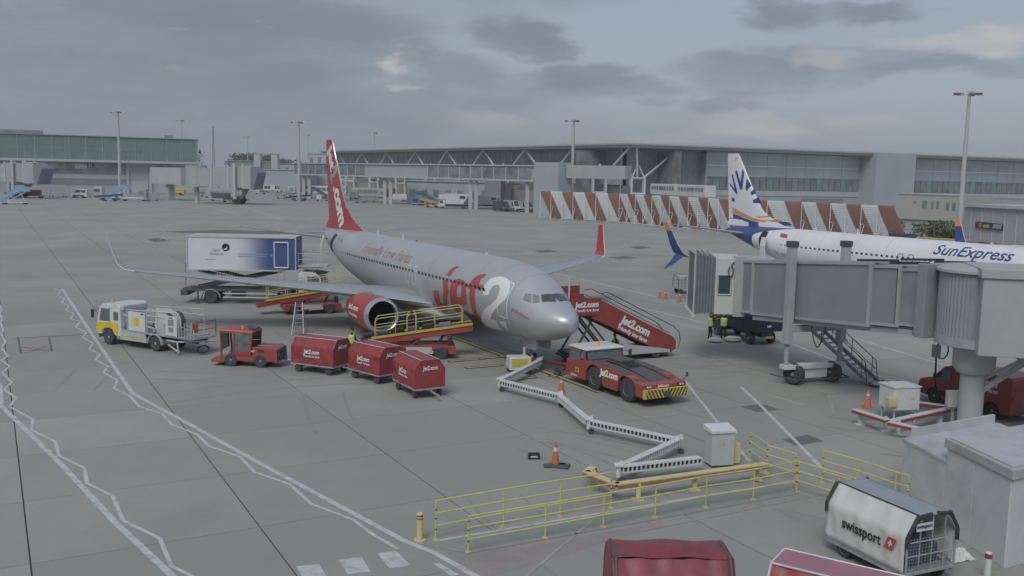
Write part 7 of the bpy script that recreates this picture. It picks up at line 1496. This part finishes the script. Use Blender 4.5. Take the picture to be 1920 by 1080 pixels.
# ---- right hand low buildings
def px2(px, y_): return Vector(((px-960)/1774.3*y_*1.0, y_, 0))
cbld = T('cream_building', 'cream flat-roofed low building behind the right end of the blast fence', 'building', px2(1677, 200)); q = px2(1800, 188)-px2(1677, 200); d = q.normalized(); nv = Vector((-d.y, d.x, 0))
b = MB(); b.bar(nv*5+Vector((0, 0, 4.85)), q+nv*5+Vector((0, 0, 4.85)), 10, 5.1); cw = b.build('wall', M_('cream_wall'), cbld); b = MB(); b.bar(nv*5+Vector((0, 0, 7.5)), q+nv*5+Vector((0, 0, 7.5)), 10.3, .2); b.build('roof', M_('roof_pale'), cbld); b = MB(); b.bar(nv*5+Vector((0, 0, 1.2)), q+nv*5+Vector((0, 0, 1.2)), 9, 2.3); b.build('base', M_('clad_grey'), cbld)
for f, w, z in ((.27, .4, 5.9), (.42, 1.0, 5.5), (.54, .5, 5.5), (.62, .5, 5.5), (.77, .7, 5.3), (.86, .7, 5.3), (.95, .7, 5.3)): b = MB(); b.bar(q*f-nv*.02+d*-w/2+Vector((0, 0, z)), q*f-nv*.02+d*w/2+Vector((0, 0, z)), .12, 1.5 if w > .45 else .5); b.build('window', M_('dark_glazing'), cw)
sbld = T('store_building', 'grey store building with dark sign at the far right behind the white airliner', 'building', px2(1802, 160)); q = px2(1990, 140)-px2(1802, 160); d = q.normalized(); nv = Vector((-d.y, d.x, 0))
b = MB(); b.bar(nv*6+Vector((0, 0, 3)), q+nv*6+Vector((0, 0, 3)), 12, 6.0); sw_ = b.build('wall', M_('clad_grey'), sbld); b = MB(); b.bar(nv*6+Vector((0, 0, 6.3)), q+nv*6+Vector((0, 0, 6.3)), 13, .5); b.build('roof', M_('clad_light'), sbld)
for k in range(8): b = MB(); b.bar(q*(.08+.12*k)-nv*.05, q*(.08+.12*k)-nv*.05+Vector((0, 0, 5.9)), .12); b.build('rib', M_('clad_light'), sw_)
c0 = q*.15-nv*.2; b = MB(); b.bar(c0+Vector((0, 0, 3.2)), c0+d*5.9+Vector((0, 0, 3.1)), .2, 1.0); sg = b.build('sign_board', M_('black_paint'), sbld)
text(sg, 'unit', .9, c0+d*2.45-nv*.12+Vector((0, 0, 3.12)), d, (0, 0, 1), M_('rail_yellow'), .03); b = MB(); cc = c0+d*1.15-nv*.14+Vector((0, 0, 3.15)); b.prism([(0, 0)]*0 or [(-.4, 0), (-.2, -.38), (.25, -.38), (.42, 0), (.2, .4), (-.22, .4)], -.02, .02); o = b.build('emblem', M_('orange'), sg, cc, math.atan2(d.y, d.x))
for k in range(7): a = c0+d*(3.9+k*.27)-nv*.13; b = MB(); b.bar(a+Vector((0, 0, 2.8)), a+d*.3+Vector((0, 0, 3.5)), .02, .09); b.build('sign_stripe', M_('white_letter'), sg)
# containers and shed behind the white airliner
for i, (px, y_, L_, m, lb) in enumerate(((1800, 118, 2.4, 'clad_grey', 'grey container left of the red ones behind the white airliner'), (1826, 117, 2.5, 'red_paint', 'red container next to the grey one behind the white airliner'), (1855, 116, 2.4, 'red_paint', 'red container in the middle behind the white airliner'), (1878, 114, 1.6, 'red_paint', 'short red container at the right behind the white airliner'), (1905, 112, 4, 'white_paint', 'white container at the far right edge behind the white airliner'))):
    t = T('container', lb, 'container', px2(px, y_), R(-18)); b = MB(); b.span((-L_/2, -1, 0), (L_/2, 1, 2.75)); w_ = b.build('shell', M_(m), t)
    for k in range(int(L_/.3)): b = MB(); b.box((-L_/2+.2+k*.3, -1.02, 1.4), (.12, .06, 2.4)); b.build('rib', M_(m), w_)
wt_ = T('equipment_row', 'dark trailer with yellow rail parked behind the white airliner', 'trailer', px2(1735, 135), R(-15)); b = MB(); b.span((-5, -1, .8), (-1.5, 1, 2.6)); b.build('body', M_('black_paint'), wt_); b = MB(); b.span((-1.5, -1, .6), (6, 1, 1.2)); b.build('deck', M_('dark_grey'), wt_); b = MB(); b.path([(-1.5, -1, 1.3), (-1.5, -1, 2.2), (5.5, -1, 2.0), (5.5, -1, 1.3)], .08, 5); b.build('yellow_rail', M_('yellow_paint'), wt_)
for x in (-3, 0, 4): wheel(wt_, (x, -1, .45), .45, .3)
# shrubs on the bank
def shrubs(name, label, c, w, dd, h, n, m, seed, lsz=.35, base=0):
    rnd = random.Random(seed); b = MB()
    lumps = [(rnd.uniform(-w/2, w/2), rnd.uniform(-dd/2, dd/2), rnd.uniform(.5, 1)) for _ in range(max(3, int(w/(h*.7))))]
    for _ in range(n):
        lx, ly, lh = rnd.choice(lumps); a = rnd.uniform(0, 2*pi); r = h*.75*math.sqrt(rnd.random()); z = rnd.random()**.7*h*lh; p = Vector((lx+r*cos(a), ly+r*sin(a), base+z)); s1 = lsz*rnd.uniform(.6, 1.4)
        v1 = Vector((rnd.uniform(-1, 1), rnd.uniform(-1, 1), rnd.uniform(-.6, 1))).normalized()*s1; v2 = Vector((rnd.uniform(-1, 1), rnd.uniform(-1, 1), rnd.uniform(-1, 1))).normalized()*s1
        b.add([p, p+v1, p+v1+v2, p+v2], [(0, 1, 2, 3)])
    o = b.build(name, M_(m), None, c); o['label'] = label; o['category'] = name.replace('_', ' '); o['kind'] = 'stuff'; return o
shrubs('shrubbery', 'rough green shrubs on the bank behind the right end of the blast fence', px2(1735, 172), 26, 5, 3.2, 5200, 'shrub_leaf', 5, .3)
for i, (px, y_, w, h) in enumerate(((400, 900, 90, 27), (520, 1000, 120, 22), (640, 1050, 110, 22))): shrubs('woodland', ('dark line of trees on the skyline right of the green glass pier', 'faint tree line on the skyline left of the airliner fin', 'faint tree line on the skyline behind the airliner fin')[i], px2(px, y_), w, 20, h, 5200, 'leaf', 20+i, 1.3)
# ---- distant vehicles, standing where they park
def far_loader(label, px, py, rz, col, sc=1.3, L=7, z0=1.0, z1=3.0, rails=False):
    t, *_ = make_loader(label, (*g0(px, py), 0), rz, L, z0, z1, rails, col, col, None); t.scale = (sc,)*3; return t
def ray0(px, py): return F+RX*((px-960)/1774.286)-UP*((py-540)/1774.286)
def g0(px, py): r = ray0(px, py); t = -9.943/r.z; return (round(r.x*t, 2), round(r.y*t, 2))
def far_steps(label, px, py, rz, col, sc=1.3):
    t = T('passenger_steps', label, 'passenger steps', (*g0(px, py), 0), rz); t.scale = (sc,)*3
    b = MB(); b.prism([(-3.5, .5), (-3.4, 1.3), (1.2, 4.1), (3.2, 4.1), (3.2, 3.0), (1.3, 3.0)], -.9, -.8); b.prism([(-3.5, .5), (-3.4, 1.3), (1.2, 4.1), (3.2, 4.1), (3.2, 3.0), (1.3, 3.0)], .8, .9); b.build('side_panel', M_(col), t)
    for k in range(10): b = MB(); b.box((-3.2+k*.47, 0, .6+k*.26), (.4, 1.6, .06)); b.build('step', M_('steel'), t)
    b = MB(); b.span((-3, -.9, .4), (3, .9, .6)); b.build('chassis', M_('white_paint'), t)
    for x0, x1 in ((-1.5, 2.8), (2.6, 1.2)): b = MB(); b.bar((x0, -.6, .6), (x1, -.6, 3.0), .14); b.build('strut', M_('white_paint'), t)
    for x in (-2.2, 2.2):
        for s in (-1, 1): wheel(t, (x, s*.8, .35), .35, .2)
    return t
far_steps('pale blue passenger steps at the far left edge below the bridge', 28, 383, R(10), 'pale_blue', 1.05); far_steps('blue passenger steps parked in front of the tall mast', 222, 374, R(8), 'pale_blue', 1.05); far_loader('low blue belt loader left of the blue passenger steps', 205, 377, R(10), 'deep_blue', 1.2, 6, 1, 1.6)
far_steps('pale blue steps behind the yellow loader near the white box trucks', 800, 384, R(170), 'pale_blue', 1.0); far_loader('yellow belt loader standing left of the white box trucks', 812, 389, R(170), 'yellow_paint', 1.05, 7, 1, 2.2)
make_cage('round-backed grey dolly standing left of the small white tractor', (*g0(109, 369), 0), R(5), 5.6, 3, 3.6, 'covered_dolly')
sv_ = dict(m='white_paint'); make_van('small white cab tractor parked below the glass terminal', (*g0(150, 371), 0), R(185), L=3.6, H=2.0, sc=1.35, windows=True, nm='cab_tractor', cat='tractor', **sv_)
make_van('bright yellow estate car parked beneath the glass terminal', (*g0(330, 366), 0), R(180), 'shell_yellow', 4.8, 1.9, 1.55, sc=1.35, windows=True, nm='yellow_car', cat='car')
make_van('white minibus right of the far passenger bridge', (*g0(512, 361), 0), R(-8), 'white_paint', 5.6, 2.0, 2.4, sc=1.3, windows=True, nm='minibus', cat='minibus')
make_van('grey van nearest the white box trucks in the row of vans', (*g0(940, 396), 0), R(-60), 'dark_grey', 5.0, 2.0, 2.3, sc=1.15)
make_van('white van in the middle of the row of vans', (*g0(962, 396), 0), R(-58), 'white_paint', 5.4, 2.0, 2.4, sc=1.2); make_van('white and dark van at the right end of the row of vans', (*g0(983, 397), 0), R(-58), 'light_grey', 5.4, 2.0, 2.4, sc=1.15)
def box_truck(label, px, py, rz, sc=1.0):
    t = T('box_truck', label, 'truck', (*g0(px, py), 0), rz); t.scale = (sc,)*3
    b = MB(); b.span((-3.2, -1.2, 1.2), (2.8, 1.2, 3.9)); bx = b.build('box_body', M_('white_paint'), t, bevel=.03)
    for s in (-1, 1): b = MB(); b.box((-1.6, s*1.215, 3.0), (1.5, .02, .7)); b.build('dark_panel', M_('black_paint'), bx); b = MB(); b.prism([(-3.15, 1.25), (-3.15, 3.4), (-1.9, 1.25)], s*1.21-.01, s*1.21+.01); b.build('blue_flash', M_('deep_blue'), bx)
    b = MB(); b.span((2.8, -1.1, 2.6), (4.6, 1.1, 3.7)); b.build('front_platform', M_('white_paint'), t); b = MB(); b.prism([(2.9, .5), (2.9, 2.3), (4.2, 2.3), (4.7, 1.4), (4.75, .5)], -1.1, 1.1); cb = b.build('cab', M_('white_paint'), t, bevel=.05)
    for s in (-1, 1): win(cb, [(3.5, s*1.11, 1.4), (4.5, s*1.11, 1.4), (4.15, s*1.11, 2.1), (3.5, s*1.11, 2.1)], 'glass')
    win(cb, [(4.73, -.9, 1.4), (4.73, .9, 1.4), (4.25, .9, 2.2), (4.25, -.9, 2.2)], 'glass', 'windscreen'); b = MB(); b.span((-3.2, -.5, .7), (4.5, .5, 1.1)); b.build('chassis', M_('dark_grey'), t)
    for x in (-2, 3.7):
        for s in (-1, 1): wheel(t, (x, s*.95, .5), .5, .3)
    return t
box_truck('white box truck with blue flash at the left of the two far box trucks', 855, 391, R(186), 1.05); box_truck('white box truck second of the far pair, nearest the vans', 915, 391, R(186), .95)
far_steps('grey and white steps unit behind the far tail, left of the fin', 595, 372, R(175), 'grey_paint', 1.0); far_loader('dark loader with coloured crates parked left of the fin', 560, 377, R(5), 'navy_paint', 1.1, 7, 1, 1.8)
make_cage('cage dolly left of the silver airliner fin', (*g0(528, 372), 0), R(8), 3.2, 2, 2.2); make_cage('cage dolly parked right of the silver airliner fin', (*g0(690, 379), 0), R(5), 5, 2, 2.4)
b_ = T('bus', 'long white roofed bus partly hidden behind the fin', 'bus', (*g0(618, 366), 0), R(-4)); b = MB(); b.span((-7, -1.4, .6), (7, 1.4, 3.6)); bb = b.build('body', M_('white_paint'), b_, bevel=.1)
for k in range(7): b = MB(); b.box((-5.9+k*1.95, -1.42, 2.3), (1.7, .05, 1.3)); b.build('window', M_('dark_glazing'), bb)
for x in (-4.5, 4.5): wheel(b_, (x, -1.2, .55), .55, .3)
b_ = T('bus', 'grey bus with red end parked right of the silver airliner fin', 'bus', (*g0(697, 371), 0), R(-4)); b = MB(); b.span((-7.5, -1.4, .6), (6, 1.4, 3.6)); bb = b.build('body', M_('clad_grey'), b_, bevel=.1); b = MB(); b.span((6, -1.4, .6), (8.6, 1.4, 3.6)); b.build('red_end', M_('red_paint'), bb)
for k in range(6): b = MB(); b.box((-6.2+k*2, -1.42, 2.3), (1.8, .05, 1.2)); b.build('window', M_('dark_glazing'), bb)
for x in (-4.5, 4.5): wheel(b_, (x, -1.2, .55), .55, .3)
for i, (px, py, c_, lb) in enumerate(((745, 377, 'white_paint', 'low white trailer right of the grey bus'), (770, 378, 'white_paint', 'low white trailer left of the pale blue steps'), (252, 377, 'white_paint', 'long white towbar trailer in front of the blue steps'), (415, 377, 'dark_grey', 'dark equipment trolley below the far passenger bridge'), (60, 371, 'red_paint', 'dull red trolley stacked behind the pale blue steps'))):
    t = T('trailer', lb, 'trailer', (*g0(px, py), 0), R(4)); b = MB(); b.span((-3.6, -.8, .5), (3.6, .8, .8)); b.build('deck', M_('light_grey'), t); b = MB(); b.span((-2.6, -.7, .8), (2.6, .7, 1.1 if i in (2,) else 2.4)); b.build('load', M_(c_), t, bevel=.08)
    for x in (-2.6, 2.6):
        for s in (-1, 1): wheel(t, (x, s*.7, .35), .35, .2)
# small equipment scattered along the far stands
for i, (px, py, kind, rz, c_, lb) in enumerate((
 (372, 368, 'cage', 5, 0, 'dim cage dolly directly right of the yellow car'), (396, 371, 'trolley', 8, 'clad_grey', 'grey boxed trolley under the far passenger bridge'), (430, 379, 'trolley', 0, 'dark_grey', 'dark trolley nearest the apron below the far bridge'),
 (456, 376, 'cage', 2, 0, 'cage dolly at the right foot of the far passenger bridge'), (488, 364, 'trolley', 5, 'light_grey', 'small pale trolley left of the white minibus'), (538, 369, 'loader', 12, 'grey_paint', 'grey loader between the minibus and the mast'),
 (548, 364, 'tall', 0, 'cab_cream', 'tall cream service unit left of the mast'), (578, 366, 'tall', 0, 'navy_paint', 'navy container unit right of the mast'), (604, 377, 'trolley', 6, 'white_paint', 'white topped trolley left of the fin base'), (664, 374, 'tall', 0, 'grey_paint', 'grey service unit right of the fin'),
 (676, 380, 'cage', 3, 0, 'low cage dolly in front of the grey service unit'), (175, 369, 'cage', 4, 0, 'cage dolly just right of the small white cab tractor'), (186, 369, 'tall', 0, 'light_grey', 'small upright grey unit right of the cab tractor'), (268, 375, 'tall', 0, 'grey_paint', 'grey unit at the right end of the blue steps'),
 (285, 377, 'cage', 2, 0, 'cage dolly behind the long towbar trailer'), (12, 373, 'trolley', 4, 'grey_paint', 'grey trolley at the far left edge'), (718, 372, 'tall', 0, 'clad_grey', 'square grey unit right of the grey bus'), (785, 385, 'trolley', 4, 'deep_blue', 'blue crate trolley beside the yellow loader'))):
    p = (*g0(px, py), 0)
    if kind == 'cage': make_cage(lb, p, R(rz), 3.4, 2.1, 2.5)
    elif kind == 'loader': make_loader(lb, p, R(rz), 6, .9, 2.6, False, c_, c_, None)
    elif kind == 'tall':
        t = T('service_unit', lb, 'service unit', p, R(rz)); b = MB(); b.span((-1.4, -1, .5), (1.4, 1, 3.2)); o = b.build('housing', M_(c_), t, bevel=.08); b = MB(); b.span((-1.5, -1.1, .3), (1.5, 1.1, .5)); b.build('chassis', M_('dark_grey'), t); b = MB(); b.span((-.9, -1.03, 1.4), (.7, -1.0, 2.6)); b.build('door', M_('clad_dark'), o)
        for x in (-1, 1): wheel(t, (x, -.9, .35), .35, .2)
    else:
        t = T('trolley', lb, 'trolley', p, R(rz)); b = MB(); b.span((-2, -.8, .5), (2, .8, .7)); b.build('deck', M_('light_grey'), t); b = MB(); b.span((-1.7, -.7, .7), (-.1, .7, 2.0)); b.build('crate', M_(c_), t, bevel=.05); b = MB(); b.span((.2, -.6, .7), (1.6, .6, 1.5)); b.build('crate', M_('dark_grey'), t, bevel=.05)
        for x in (-1.4, 1.4):
            for s in (-1, 1): wheel(t, (x, s*.7, .3), .3, .2)
# ---------------------------------------------------------------- thin mist volume, added to lift the dark tones
HZ = LIFT_HAZE
if HZ:
    b = MB(); b.span((-700, -80, -1.2), (900, 1400, 60)); hm = bpy.data.materials.new('lift_haze'); hm.use_nodes = True; hm.node_tree.nodes.clear()
    o_ = hm.node_tree.nodes.new('ShaderNodeOutputMaterial'); v_ = hm.node_tree.nodes.new('ShaderNodeVolumePrincipled'); v_.inputs['Color'].default_value = (.86, .92, 1, 1); v_.inputs['Density'].default_value = HZ; v_.inputs['Anisotropy'].default_value = .3; hm.node_tree.links.new(v_.outputs[0], o_.inputs['Volume'])
    b.build('lift_haze', hm, kind='stuff')
